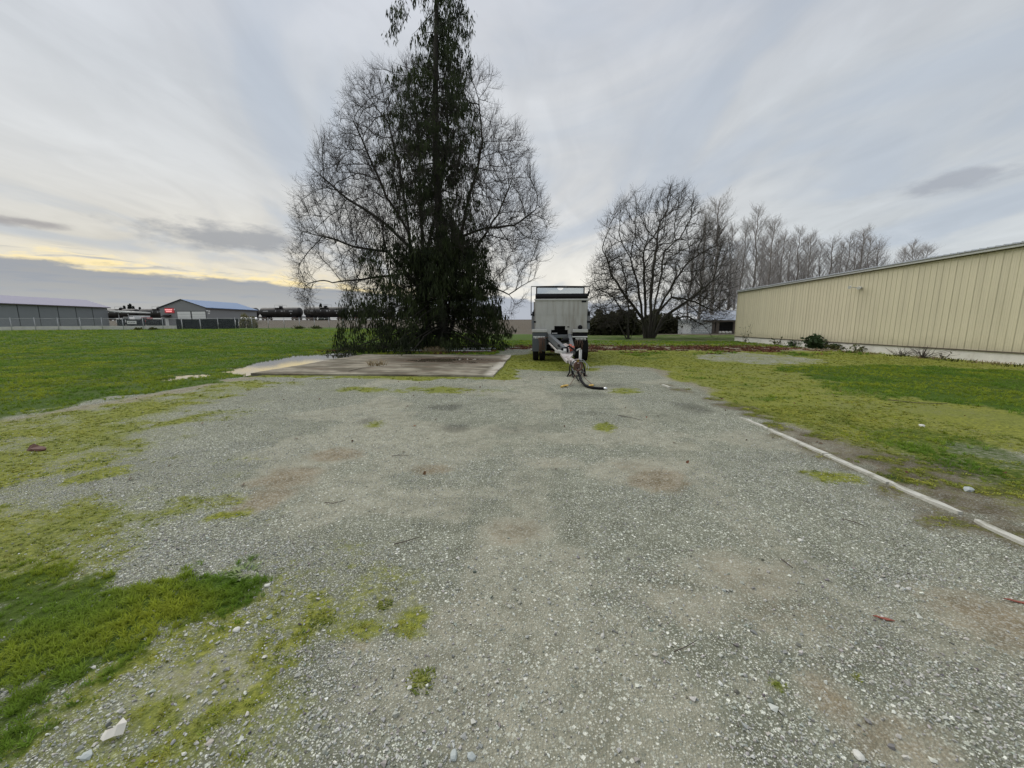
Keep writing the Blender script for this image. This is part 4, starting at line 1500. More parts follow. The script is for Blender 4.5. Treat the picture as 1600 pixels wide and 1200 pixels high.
# ------------------------------------------------------------------ tank cars on the rail bank
def make_tank_car():
    r = thing('tank_car', (0, 0, 0), 'black railway tank car standing on the bank behind the fence', 'tank car', 'black tank cars in the standing train')
    L = 15.75
    R_ = 1.5
    zc_ = 2.62
    mb = MB()
    prof = []
    for k_ in range(7):
        a = k_ / 6 * math.pi / 2
        prof.append((-L / 2 + 0.55 + 0.62 - 0.62 * math.sin(a) - 0.0, R_ * math.sin(a) if False else R_ * math.cos(math.pi / 2 - a)))
    end = [(-L / 2 + 0.35 + 0.75 * (1 - math.cos(k_ / 6 * math.pi / 2)), R_ * math.sin(k_ / 6 * math.pi / 2)) for k_ in range(7)]
    prof = end + [(-x_, r_) for x_, r_ in reversed(end)]
    mb.lathe(prof, 'x', (0, 0, zc_), 28)
    tk = mb.build('tank', M['tank'], r)
    mb = MB()
    for (xa, xb, z_) in ((-5.6, -3.6, 2.75), (-0.9, -0.6, 2.8), (1.2, 1.9, 2.75), (2.3, 2.45, 2.8), (4.2, 5.4, 2.75), (4.7, 5.0, 2.0)):
        x_ = xa
        while x_ < xb - 0.05:
            mb.box(x_, x_ + 0.2, -R_ - 0.012, -R_ * 0.965, z_, z_ + 0.26)
            x_ += 0.34
    mb.build('marking', M['white_metal'], tk, kind='stuff')
    mb = MB()
    mb.box(-L / 2 + 0.2, L / 2 - 0.2, -0.35, 0.35, 0.86, 1.16)
    for s_ in (-1, 1):
        mb.box(s_ * (L / 2 - 0.2) - 0.1, s_ * (L / 2 - 0.2) + 0.1, -1.35, 1.35, 0.8, 1.2)
        mb.box(s_ * 5.6 - 0.9, s_ * 5.6 + 0.9, -1.25, 1.25, 1.0, 1.5)
        mb.box(s_ * (L / 2 + 0.05) - 0.28, s_ * (L / 2 + 0.05) + 0.28, -0.12, 0.12, 0.88, 1.08)
    mb.build('underframe', M['black'], r)
    mb = MB()
    mb.lathe([(zc_ + R_ - 0.1, 0.55), (zc_ + R_ + 0.35, 0.55), (zc_ + R_ + 0.48, 0.3), (zc_ + R_ + 0.5, 0.0)], 'z', (0, 0, 0), 16)
    mb.build('manway', M['black'], r)
    mb = MB()
    for s_ in (-1, 1):
        mb.tube([(-1.5, s_ * 0.9, zc_ + 1.1), (-1.5, s_ * 0.9, zc_ + R_ + 0.75), (1.5, s_ * 0.9, zc_ + R_ + 0.75), (1.5, s_ * 0.9, zc_ + 1.1)], 0.03, 5)
        mb.box(-1.6, 1.6, s_ * 0.95 - 0.4, s_ * 0.95 + 0.4, zc_ + 1.28, zc_ + 1.33)
        for x_ in (-0.25, 0.25):
            mb.tube([(x_, s_ * 1.56, 0.9), (x_, s_ * 1.6, zc_ + 0.4), (x_, s_ * 1.1, zc_ + 1.25)], 0.025, 5)
    mb.build('walkway', M['black'], r)
    for s_ in (-1, 1):
        mb = MB()
        for y_ in (-1.0, 1.0):
            mb.prism([(s_ * 5.6 - 1.35, 0.42), (s_ * 5.6 - 1.2, 0.62), (s_ * 5.6 - 0.4, 0.78), (s_ * 5.6 + 0.4, 0.78), (s_ * 5.6 + 1.2, 0.62), (s_ * 5.6 + 1.35, 0.42), (s_ * 5.6 + 0.4, 0.28), (s_ * 5.6 - 0.4, 0.28)], 'y', y_ - 0.09, y_ + 0.09)
        mb.box(s_ * 5.6 - 0.3, s_ * 5.6 + 0.3, -1.0, 1.0, 0.5, 0.98)
        bo = mb.build('bogie', M['rust'], r)
        for dx_ in (-0.9, 0.9):
            mb = MB()
            for y_ in (-0.75, 0.75):
                mb.lathe([(y_ - 0.07, 0.0), (y_ - 0.07, 0.45), (y_ + 0.07, 0.45), (y_ + 0.07, 0.0)], 'y', (s_ * 5.6 + dx_, 0, 0.45), 16)
            mb.tube([(s_ * 5.6 + dx_, -0.75, 0.45), (s_ * 5.6 + dx_, 0.75, 0.45)], 0.08, 8)
            mb.build('wheelset', M['rust'], bo)
    return r


car = make_tank_car()
pitch = 16.5
# start so that a gap between cars falls where the photo shows it
tref = atD(407.0, 500, 1.0)
dr = _ray(407.0, 500)[:2]
A2 = np.array([[TDIR[0], -dr[0]], [TDIR[1], -dr[1]]])
s_ref = np.linalg.solve(A2, -TA)[0]
trot = math.atan2(TDIR[1], TDIR[0])
first = True
cars_ = []
for i in range(-5, 6):
    c_ = TA + TDIR * (s_ref + (i + 0.5) * pitch)
    if _C[0] is None:
        continue
    xc = (c_[0] * math.cos(YAW) + c_[1] * math.sin(YAW))
    zc_ = (-c_[0] * math.sin(YAW) + c_[1] * math.cos(YAW))
    px_r = 800 + 608 * ((xc + 7.5) / zc_)
    if px_r > 832 or px_r < 150:
        continue
    o = car if first else copy_tree(car)
    first = False
    o.location = (c_[0], c_[1], 2.98 + 0.16)
    o.rotation_euler = (0, 0, trot)
    cars_.append((px_r, o))
cars_.sort(key=lambda t_: t_[0])
for i, (px_r, o) in enumerate(cars_):
    o['label'] = 'black railway tank car on the bank, ' + ordw(i, len(cars_)) + ' in the standing train'
# track and its ballast
tr_ = thing('railway_track', (TA[0], TA[1], 2.95), 'railway track along the top of the low bank', 'railway track', rz=trot)
mb = MB()
for y_ in (-0.75, 0.75):
    mb.box(-120, 260, y_ - 0.04, y_ + 0.04, 0.02, 0.18)
mb.build('rail', M['rust'], tr_)
mb = MB()
mb.prism([(-1.9, -0.35), (1.9, -0.35), (1.35, 0.03), (-1.35, 0.03)], 'x', -120, 260)
mb.build('ballast', mat('ballast', (0.2, 0.19, 0.18), 0.95, 0, 0.3, 12, 0.5, 20), tr_)


# ------------------------------------------------------------------ vehicles in the yard behind the fence
def make_car(name, loc, rz, body, label, cat, L=4.6, Wd=1.8, H=1.5, kind='car'):
    r = thing(name, loc, label, cat, rz=rz)
    h2 = H * 0.58
    if kind == 'car':
        prof = [(-L / 2, 0.35), (-L / 2, 0.78), (-L * 0.30, h2 + 0.02), (-L * 0.16, H - 0.02), (L * 0.18, H), (L * 0.38, h2 + 0.08), (L / 2, h2), (L / 2, 0.35)]
        gl = [(-L * 0.27, h2 + 0.05), (-L * 0.15, H - 0.10), (L * 0.17, H - 0.08), (L * 0.34, h2 + 0.10)]
    elif kind == 'van':
        prof = [(-L / 2, 0.35), (-L / 2, 0.95), (-L * 0.40, 1.05), (-L * 0.30, H - 0.05), (-L * 0.2, H), (L / 2, H), (L / 2, 0.35)]
        gl = [(-L * 0.38, 1.1), (-L * 0.29, H - 0.25), (-L * 0.1, H - 0.25), (-L * 0.1, 1.1)]
    else:
        prof = [(-L / 2, 0.45), (-L / 2, 1.0), (-L * 0.25, 1.1), (-L * 0.17, H), (L * 0.05, H), (L * 0.08, 1.1), (L / 2, 1.1), (L / 2, 0.45)]
        gl = [(-L * 0.23, 1.14), (-L * 0.16, H - 0.1), (L * 0.04, H - 0.1), (L * 0.06, 1.14)]
    mb = MB()
    mb.prism(prof, 'y', -Wd / 2, Wd / 2)
    b_ = mb.build('body', body, r)
    mb = MB()
    mb.prism(gl, 'y', -Wd / 2 - 0.01, Wd / 2 + 0.01)
    mb.build('window', M['glass_dark'], b_)
    for sx in (-1, 1):
        for sy in (-1, 1):
            mb = MB()
            yy = sy * (Wd / 2 - 0.1)
            mb.lathe([(yy - 0.11, 0.0), (yy - 0.11, 0.33), (yy + 0.11, 0.33), (yy + 0.11, 0.0)], 'y', (sx * L * 0.31, 0, 0.33), 16)
            mb.build('wheel', M['rubber'], r)
    return r


def at_ground(px, D):
    d = _ray(px, 505)
    x_, y_ = d[0] * D, d[1] * D
    return (x_, y_, hz1(x_, y_))


make_car('parked_pickup', at_ground(205, 104), 0.3, M['white_paint'], 'white pickup parked under the canopy by the tank cars', 'pickup', 5.4, 1.95, 1.9, 'truck')
make_car('parked_van', at_ground(217, 108), 0.1, M['white_metal'], 'pale van parked right of the white pickup', 'van', 5.0, 1.9, 2.1, 'van')
make_car('parked_car', at_ground(233, 104), 0.2, M['red_paint'], 'red pickup parked left of the workshop', 'pickup', 5.4, 1.9, 1.7, 'truck')
make_car('parked_car', at_ground(252, 98), 0.2, M['white_paint'], 'white car at the left corner of the workshop', 'car', 4.5, 1.8, 1.5)
make_car('parked_car', at_ground(356, 80), 0.4, M['white_paint'], 'white car behind the black screening by the workshop side wall', 'car', 4.4, 1.8, 1.75)
# silver tank on saddles
g_ = at_ground(390, 94)
ct = atD(390, 498, 94)
tk = thing('silver_tank', (g_[0], g_[1], g_[2]), 'silver cylindrical tank lying beside the workshop', 'tank', rz=0.25)
mb = MB()
zc_ = ct[2] - g_[2] - 0.15
mb.lathe([(-1.8, 0.0), (-1.8, 0.36), (-1.7, 0.42), (1.7, 0.42), (1.8, 0.36), (1.8, 0.0)], 'x', (0, 0, zc_), 20)
mb.build('shell', M['silver'], tk)
mb = MB()
mb.lathe([(-1.83, 0.0), (-1.83, 0.38), (-1.805, 0.38), (-1.805, 0.0)], 'x', (0, 0, zc_), 20)
mb.build('end_cap', M['black'], tk)
for s_ in (-1, 1):
    mb = MB()
    mb.box(s_ * 1.1 - 0.1, s_ * 1.1 + 0.1, -0.45, 0.45, -0.2, zc_ - 0.38)
    mb.build('leg', M['galv'], tk)

# ------------------------------------------------------------------ concrete slab
sx0, sx1, sy0, sy1 = SLAB
m_ = bpy.data.materials.new('slab_concrete')
m_.use_nodes = True
N = NT(m_.node_tree)
bs = N.n['Principled BSDF']
tcn = N.node('ShaderNodeTexCoord')
v = tcn.outputs['Object']
mp = N.node('ShaderNodeMapping')
N.l.new(v, mp.inputs[0])
mp.inputs['Scale'].default_value = (0.45, 1.0, 1)
n1_ = N.noise(mp.outputs[0], 1.1, 6, 0.62)
n2_ = N.noise(v, 9, 5, 0.6)
vx, vy = N.sep(v)[:2]
c = N.mix(N.ss(n1_, 0.40, 0.60), (0.125, 0.112, 0.084, 1), (0.32, 0.295, 0.235, 1))
k2 = N.m('ADD', 0.8, N.m('MULTIPLY', n2_, 0.4))
c = N.mix(1.0, c, N.xyz(k2, k2, k2), 'MULTIPLY')
edge = N.m('SUBTRACT', sx1 - sx0, vx)
edge = N.m('ADD', edge, N.m('MULTIPLY', N.m('SUBTRACT', n1_, 0.5), 0.5))
c = N.mix(N.ss(edge, 0.45, 0.12), c, (0.48, 0.455, 0.39, 1))
# damp stain with a film of water, its own wandering outline
ex = N.m('POWER', N.m('DIVIDE', N.m('SUBTRACT', vx, 5.2), 3.4), 2.0)
ey = N.m('POWER', N.m('DIVIDE', N.m('SUBTRACT', vy, 5.2), 1.9), 2.0)
e = N.m('SUBTRACT', 1.0, N.m('SQRT', N.m('ADD', ex, ey)))
e = N.m('ADD', e, N.m('MULTIPLY', N.m('SUBTRACT', n1_, 0.5), 2.6))
wet_ = N.ss(e, 0.0, 0.5)
film = N.ss(e, 0.55, 0.66)
c = N.mix(N.m('MULTIPLY', wet_, 0.85), c, (0.070, 0.050, 0.034, 1))
st_ = N.noise(mp.outputs[0], 2.3, 4, 0.6)
c = N.mix(N.m('MULTIPLY', N.ss(st_, 0.52, 0.62), 0.55), c, (0.14, 0.10, 0.07, 1))
bs.inputs['Specular IOR Level'].default_value = 0.5
N.l.new(N.m('ADD', 0.06, N.m('MULTIPLY', film, 0.8)), bs.inputs['Specular IOR Level'])
N.l.new(c, bs.inputs['Base Color'])
N.l.new(N.m('SUBTRACT', 0.85, N.m('MULTIPLY', film, 0.82)), bs.inputs['Roughness'])
bm_ = N.node('ShaderNodeBump')
bm_.inputs['Distance'].default_value = 0.01
N.l.new(N.m('MULTIPLY', N.m('SUBTRACT', 1.0, film), 0.35), bm_.inputs['Strength'])
N.l.new(n2_, bm_.inputs['Height'])
N.l.new(bm_.outputs[0], bs.inputs['Normal'])
M['slab'] = m_
bm = bmesh.new()
bmesh.ops.create_grid(bm, x_segments=40, y_segments=40, size=0.5)
for v_ in bm.verts:
    x_, y_ = (v_.co.x + 0.5), (v_.co.y + 0.5)
    jx = (vn(np.array(y_ * 9.0), np.array(3.3)) - 0.5) * 0.10 if x_ < 0.01 or x_ > 0.99 else 0
    jy = (vn(np.array(x_ * 9.0), np.array(7.7)) - 0.5) * 0.10 if y_ < 0.01 or y_ > 0.99 else 0
    v_.co = Vector((x_ * (sx1 - sx0) + float(jx), y_ * (sy1 - sy0) + float(jy), 0.055))
ext = bmesh.ops.extrude_face_region(bm, geom=bm.faces[:])
for g_ in ext['geom']:
    if isinstance(g_, bmesh.types.BMVert):
        g_.co.z = -0.15
bmesh.ops.recalc_face_normals(bm, faces=bm.faces)
me = bpy.data.meshes.new('concrete_slab')
bm.to_mesh(me)
bm.free()
slab = link('concrete_slab', me, M['slab'], loc=(sx0, sy0, 0))
tag(slab, kind='structure')

# ================================================================== TREES
def tubes_mesh(name, chains, sides):
    V, F = [], []
    nb = 0
    ks = np.arange(sides) * 2 * math.pi / sides
    ck, sk = np.cos(ks), np.sin(ks)
    for pts, rs in chains:
        pts = np.asarray(pts, float)
        rs = np.asarray(rs, float)
        n = len(pts)
        if n < 2:
            continue
        t = np.empty_like(pts)
        t[1:-1] = pts[2:] - pts[:-2]
        t[0] = pts[1] - pts[0]
        t[-1] = pts[-1] - pts[-2]
        t /= np.linalg.norm(t, axis=1)[:, None] + 1e-9
        ref = np.array([0.31, 0.95, 0.05]) if abs(t[0] @ np.array([0.31, 0.95, 0.05])) < 0.9 else np.array([1.0, 0, 0])
        a = ref - t * (t @ ref)[:, None]
        a /= np.linalg.norm(a, axis=1)[:, None] + 1e-9
        b = np.cross(t, a)
        ring = pts[:, None, :] + rs[:, None, None] * (a[:, None, :] * ck[None, :, None] + b[:, None, :] * sk[None, :, None])
        V.append(ring.reshape(-1, 3))
        i0 = nb + np.arange(n - 1)[:, None] * sides
        k0 = np.arange(sides)[None, :]
        k1 = (k0 + 1) % sides
        F.append(np.stack([i0 + k0, i0 + k1, i0 + sides + k1, i0 + sides + k0], -1).reshape(-1, 4))
        nb += n * sides
    return mesh_np(name, np.concatenate(V), np.concatenate(F), smooth=True)


def twig_arrays(P, D, L, r, r2, rg, bend=0.35, grav=0.0):
    """three sided two piece twigs; returns verts, tris, midpoints, ends and directions"""
    n = len(P)
    ref = rg.normal(size=(n, 3))
    a = np.cross(D, ref)
    a /= np.linalg.norm(a, axis=1)[:, None] + 1e-9
    b = np.cross(D, a)
    D2 = D + rg.normal(size=(n, 3)) * bend + np.array([0, 0, grav])
    D2 /= np.linalg.norm(D2, axis=1)[:, None]
    m = P + D * (L * 0.5)[:, None]
    e = m + D2 * (L * 0.5)[:, None]
    V = np.empty((n, 7, 3))
    for k_ in range(3):
        an = 2 * math.pi * k_ / 3
        o = a * math.cos(an) + b * math.sin(an)
        V[:, k_] = P + o * r[:, None]
        V[:, 3 + k_] = m + o * r2[:, None]
    V[:, 6] = e
    T = np.array([[0, 1, 4], [0, 4, 3], [1, 2, 5], [1, 5, 4], [2, 0, 3], [2, 3, 5], [3, 4, 6], [4, 5, 6], [5, 3, 6]])
    F = (np.arange(n)[:, None, None] * 7 + T[None]).reshape(-1, 3)
    return V.reshape(-1, 3), F, m, e, D2


def colonize(stems, attr, step, infl, kill, maxit, rg, wig=0.18, up=0.05, hub=None, rb=0.0):
    P, par = [], []
    for st in stems:
        prev = st[0]            # index of node to start from or -1
        for i, p in enumerate(st[1]):
            P.append(np.array(p, float))
            par.append(prev)
            prev = len(P) - 1
    attr = np.asarray(attr, float)
    alive = np.ones(len(attr), bool)
    nk = {}
    for it in range(maxit):
        kd = kdtree.KDTree(len(P))
        for i, p in enumerate(P):
            kd.insert(p, i)
        kd.balance()
        acc, cnt = {}, {}
        ids = np.nonzero(alive)[0]
        if len(ids) == 0:
            break
        for j in ids:
            co, i, d = kd.find(attr[j])
            if d < kill:
                alive[j] = False
                continue
            if d > infl:
                continue
            v = (attr[j] - P[i]) / d
            if i in acc:
                acc[i] += v
            else:
                acc[i] = v.copy()
        if not acc:
            break
        for i, v in acc.items():
            if nk.get(i, 0) >= 3:
                continue
            nk[i] = nk.get(i, 0) + 1
            v = v / (np.linalg.norm(v) + 1e-9) + rg.normal(size=3) * wig + np.array([0, 0, up])
            if par[i] >= 0:
                pd = P[i] - P[par[i]]
                v = v + 0.35 * pd / (np.linalg.norm(pd) + 1e-9)
            if hub is not None:
                hd = P[i] - hub
                v = v + rb * hd / (np.linalg.norm(hd) + 1e-9)
            v /= np.linalg.norm(v) + 1e-9
            P.append(P[i] + v * step)
            par.append(i)
    return np.array(P), np.array(par)


def tree_from_nodes(P, par, r0, expo, rmax, rg):
    n = len(P)
    kids = [[] for _ in range(n)]
    for i, p in enumerate(par):
        if p >= 0:
            kids[p].append(i)
    rr_ = np.zeros(n)
    for i in range(n - 1, -1, -1):
        if not kids[i]:
            rr_[i] = r0
        else:
            rr_[i] = (sum(rr_[k_] ** expo for k_ in kids[i])) ** (1 / expo) + 0.00018
    rr_ = np.minimum(rr_, rmax)
    thick, thin = [], []
    roots = [i for i in range(n) if par[i] < 0]
    stack = [(i, None) for i in roots]
    while stack:
        i, pa = stack.pop()
        ch = [] if pa is None else [pa]
        rs = [] if pa is None else [min(rr_[pa], rr_[i] * 1.25)]
        j = i
        while True:
            ch.append(j)
            rs.append(rr_[j])
            if not kids[j]:
                break
            ks = sorted(kids[j], key=lambda q: -rr_[q])
            for q in ks[1:]:
                stack.append((q, j))
            j = ks[0]
        pts = P[ch]
        rs = np.array(rs)
        if rs[0] > 0.05:
            cut = np.nonzero(rs < 0.035)[0]
            cut = cut[0] if len(cut) else len(rs)
            thick.append((pts[:cut + 1], rs[:cut + 1]))
            if cut < len(rs) - 1:
                thin.append((pts[cut:], rs[cut:]))
        else:
            thin.append((pts, rs))
    return rr_, kids, thick, thin


def bare_tree(name, origin, stems, attr, label, group=None, step=0.4, infl=3.5, kill=0.7, r0=0.011, expo=2.35, rmax=0.34, seed=3, maxit=90,
              tw=(2, 3), twl=(0.75, 0.42), twr=0.0075, mats=('bark_dark', 'bark_twig'), wig=0.18, up=0.05, thin_r=0.03, grav=0.1, hub=None, rb=0.0, bend=0.3):
    rg = np.random.default_rng(seed)
    P, par = colonize(stems, attr, step, infl, kill, maxit, rg, wig, up, hub, rb)
    rr_, kids, thick, thin = tree_from_nodes(P, par, r0, expo, rmax, rg)
    o = np.array(origin)
    root = thing(name, tuple(origin), label, 'tree', group)
    link('trunk', tubes_mesh('trunk', [(p - o, r) for p, r in thick], 8), M[mats[0]], root)
    me1 = tubes_mesh('branches', [(p - o, r) for p, r in thin], 4)
    link('branches', me1, M[mats[0]], root)['kind'] = 'stuff'
    sel = np.nonzero((rr_ < thin_r) & (par >= 0))[0]
    sel = np.repeat(sel, tw[0])
    D = P[sel] - P[par[sel]]
    D /= np.linalg.norm(D, axis=1)[:, None] + 1e-9
    if hub is not None:
        hd = P[sel] - hub
        D = D + rb * 1.5 * hd / np.linalg.norm(hd, axis=1)[:, None]
    D = D * 0.8 + rg.normal(size=D.shape) * 0.42 + np.array([0, 0, grav])
    D /= np.linalg.norm(D, axis=1)[:, None]
    n = len(sel)
    L = twl[0] * rg.uniform(0.5, 1.2, n)
    r_ = np.full(n, twr)
    V1, F1, mid, end, D2 = twig_arrays(P[sel] - o, D, L, r_, r_ * 0.75, rg, bend, grav)
    bp = np.concatenate([mid, end * 0.85 + mid * 0.15, end * 0.4 + mid * 0.6])[:n * tw[1]]
    bd = np.concatenate([D, D2, D2])[:n * tw[1]]
    bd = bd * 0.75 + rg.normal(size=bd.shape) * 0.45 + np.array([0, 0, grav * 1.5])
    bd /= np.linalg.norm(bd, axis=1)[:, None]
    n2 = len(bp)
    V2, F2, _, _, _ = twig_arrays(bp, bd, twl[1] * rg.uniform(0.5, 1.2, n2), np.full(n2, twr * 0.7), np.full(n2, twr * 0.5), rg, bend, grav)
    me2 = mesh_np('twigs', np.concatenate([V1, V2]), np.concatenate([F1, F2 + len(V1)]))
    link('twigs', me2, M[mats[1]], root)['kind'] = 'stuff'
    print(name, 'nodes', len(P), 'twigs', n + n2)
    return root


def crown_points(n, poly, D, depth, rg, edge=0.0, zmin=0.6):
    """points through a crown whose outline seen from the yard is poly (photo px) at distance D"""
    poly = np.array(poly, float)
    x0, y0 = poly.min(0)
    x1, y1 = poly.max(0)
    out = []
    cxm = (x0 + x1) / 2
    while len(out) < n:
        px = rg.uniform(x0, x1, 4000)
        py = rg.uniform(y0, y1, 4000)
        s = poly_sd(px, py, poly)
        for a, b, d in zip(px, py, s):
            if d <= 0:
                continue
            half = depth * math.sqrt(max(0.02, min(1.0, d / (0.30 * (x1 - x0)))))
            w = rg.uniform(-1, 1)
            if edge and abs(w) < rg.random() * edge and d > 0.12 * (x1 - x0):
                continue
            p = atD(a, b, D + w * half)
            if p[2] < zmin:
                continue
            out.append(p)
            if len(out) >= n:
                break
    return np.array(out)


def stem_px(pts, D, d1=0.0, base_z=None):
    """polyline through photo px, subdivided, drifting d1 m deeper towards its end"""
    raw = [atD(a, b, D + d1 * i / max(1, len(pts) - 1)) for i, (a, b) in enumerate(pts)]
    if base_z is not None:
        raw[0][2] = base_z
    res = []
    for a, b in zip(raw[:-1], raw[1:]):
        k_ = max(1, int(np.linalg.norm(b - a) / 0.5))
        for i in range(k_):
            res.append(a + (b - a) * i / k_)
    res.append(raw[-1])
    res = np.array(res)
    j = np.cumsum(rng.normal(size=res.shape) * 0.0010 * D, axis=0)
    j -= j[0]
    return [p for p in res + j]


def stems_join(list_px, D, base_z=0.0):
    """list of (pts, depth drift, parent stem index or -1, fraction); returns stems for colonize"""
    out, start = [], []
    cnt = 0
    for pts, dd, pi, fr in list_px:
        line = stem_px(pts, D, dd, base_z - 0.1 if pi < 0 else None)
        if pi >= 0:
            k_ = int(len(out[pi][1]) * fr)
            pidx = start[pi] + k_
            p0_ = out[pi][1][k_]
            off = p0_ - line[0]
            m_n = len(line)
            line = [p + off * (1 - i / max(1, m_n - 1)) for i, p in enumerate(line)][1:]
            out.append((pidx, line))
        else:
            out.append((-1, line))
        start.append(cnt)
        cnt += len(out[-1][1])
    return out


# --- the big bare broadleaf growing together with the cedar
rgt_ = np.random.default_rng(11)
DB = 27.6
crown = [(480, 498), (462, 440), (455, 350), (462, 300), (488, 262), (497, 225), (520, 190), (543, 150), (552, 128), (600, 103), (640, 95), (700, 95),
         (768, 116), (790, 160), (815, 210), (832, 260), (842, 300), (860, 345), (855, 400), (845, 440), (822, 472), (785, 500), (700, 470), (560, 500)]
att = crown_points(15000, crown, DB, 7.0, rgt_, 0.35, 2.2)
er_ = np.linalg.norm((att - atD(660, 330, DB)) / np.array([9.0, 8.0, 7.5]), axis=1)
att = att[fbm(att[:, 0] * 0.5 + att[:, 1] * 0.31, att[:, 2] * 0.5 + att[:, 1] * 0.2, 3) > 0.37 + 0.13 * sst(er_, 0.75, 1.1)]
st = stems_join([
    ([(668, 541), (655, 470), (640, 400), (632, 330), (622, 260), (606, 195)], 1.0, -1, 0),
    ([(675, 541), (668, 440), (660, 350), (655, 250), (650, 160)], 3.0, -1, 0),
    ([(690, 541), (705, 450), (715, 370), (735, 290), (752, 220), (748, 150)], 1.5, -1, 0),
    ([(695, 541), (718, 470), (738, 390), (775, 335), (800, 280)], -2.0, -1, 0),
    ([(655, 470), (605, 405), (552, 390), (505, 368)], -1.0, 0, 0.30),
    ([(645, 420), (592, 362), (545, 322), (503, 275)], 1.5, 0, 0.45),
    ([(640, 400), (600, 330), (575, 260), (550, 190)], -2.5, 0, 0.5),
    ([(712, 400), (752, 374), (800, 358), (838, 325)], 0.5, 2, 0.42),
    ([(712, 455), (760, 438), (792, 456), (832, 438)], 1.5, 3, 0.3),
    ([(680, 480), (640, 440), (580, 440), (520, 440)], -3.0, 1, 0.2),
    ([(690, 440), (700, 330), (705, 230), (700, 140)], -4.0, 1, 0.3),
], DB)
b0_ = atD(680, 541, DB)
bare_tree('bare_tree', (b0_[0], b0_[1], 0), st, att, 'tall spreading bare broadleaf tree with fine twigs growing through the dark cedar', None,
          step=0.34, infl=3.4, kill=0.50, r0=0.0105, expo=2.28, rmax=0.36, seed=5, tw=(3, 3), twl=(0.78, 0.50), twr=0.0078, up=0.06, wig=0.13, grav=0.18,
          hub=atD(672, 470, DB), rb=0.30, bend=0.16)

# --- the many stemmed bare tree right of the trailer
rgt_ = np.random.default_rng(12)
D2_ = 46.5
crown = [(928, 505), (920, 470), (926, 420), (932, 380), (945, 345), (962, 318), (992, 300), (1012, 308), (1030, 300), (1055, 289), (1085, 303), (1097, 338),
         (1122, 350), (1140, 375), (1150, 420), (1146, 470), (1135, 505), (1080, 516), (1050, 500), (990, 496), (960, 516)]
att = crown_points(8000, crown, D2_, 7.5, rgt_, 0.3, 0.9)
att = att[fbm(att[:, 0] * 0.34 + att[:, 1] * 0.21 + 9, att[:, 2] * 0.34 + att[:, 1] * 0.15, 3) > 0.37]
st = stems_join([
    ([(1008, 531), (1003, 490), (995, 440), (986, 400)], 1.0, -1, 0),
    ([(1011, 531), (1009, 480), (1005, 425), (1004, 390)], -2.0, -1, 0),
    ([(1015, 531), (1021, 480), (1035, 430), (1041, 395)], 1.5, -1, 0),
    ([(1018, 531), (1027, 490), (1055, 440), (1078, 412)], -1.0, -1, 0),
    ([(1020, 531), (1034, 500), (1070, 470), (1100, 449)], 2.5, -1, 0),
    ([(1016, 531), (1040, 502), (1075, 496), (1098, 507), (1114, 524)], -3.0, -1, 0),
    ([(1004, 500), (978, 470), (952, 430), (940, 395)], -2.5, 0, 0.25),
    ([(1013, 531), (1016, 470), (1022, 410), (1024, 380)], 4.0, -1, 0),
    ([(1027, 490), (1050, 465), (1085, 470), (1120, 485)], -3.5, 3, 0.3),
], D2_)
b0_ = atD(1013, 531, D2_)
bare_tree('bare_tree', (b0_[0], b0_[1], 0), st, att, 'many stemmed bare tree fanning out between the trailer and the cream building', None,
          step=0.48, infl=4.5, kill=0.78, r0=0.020, expo=2.25, rmax=0.40, seed=6, tw=(3, 3), twl=(1.05, 0.7), twr=0.0125, up=0.14, wig=0.26, grav=0.16, hub=atD(1015, 500, D2_), rb=0.22, bend=0.2,
          mats=('bark_grey', 'bark_grey_twig'), thin_r=0.05)
crown = [(912, 500), (916, 450), (926, 425), (950, 400), (985, 400), (1000, 440), (1000, 480), (985, 508), (940, 512)]
att = crown_points(900, crown, 44.5, 3.5, rgt_, 0.2, 0.8)
st = stems_join([
    ([(981, 529), (978, 495), (958, 462), (934, 448)], -1.0, -1, 0),
    ([(983, 529), (984, 485), (980, 440), (972, 405)], 1.0, -1, 0),
    ([(980, 529), (965, 505), (942, 492), (924, 502)], 0.5, -1, 0),
    ([(985, 529), (992, 500), (996, 470)], 0.0, -1, 0)], 44.5)
b0_ = atD(982, 529, 44.5)
bare_tree('bare_tree', (b0_[0], b0_[1], 0), st, att, 'small low bare tree leaning left beside the many stemmed tree', None,
          step=0.45, infl=4.0, kill=0.8, r0=0.017, expo=2.2, rmax=0.24, seed=8, tw=(2, 3), twl=(0.9, 0.5), twr=0.011,
          mats=('bark_grey', 'bark_grey_twig'), thin_r=0.05)


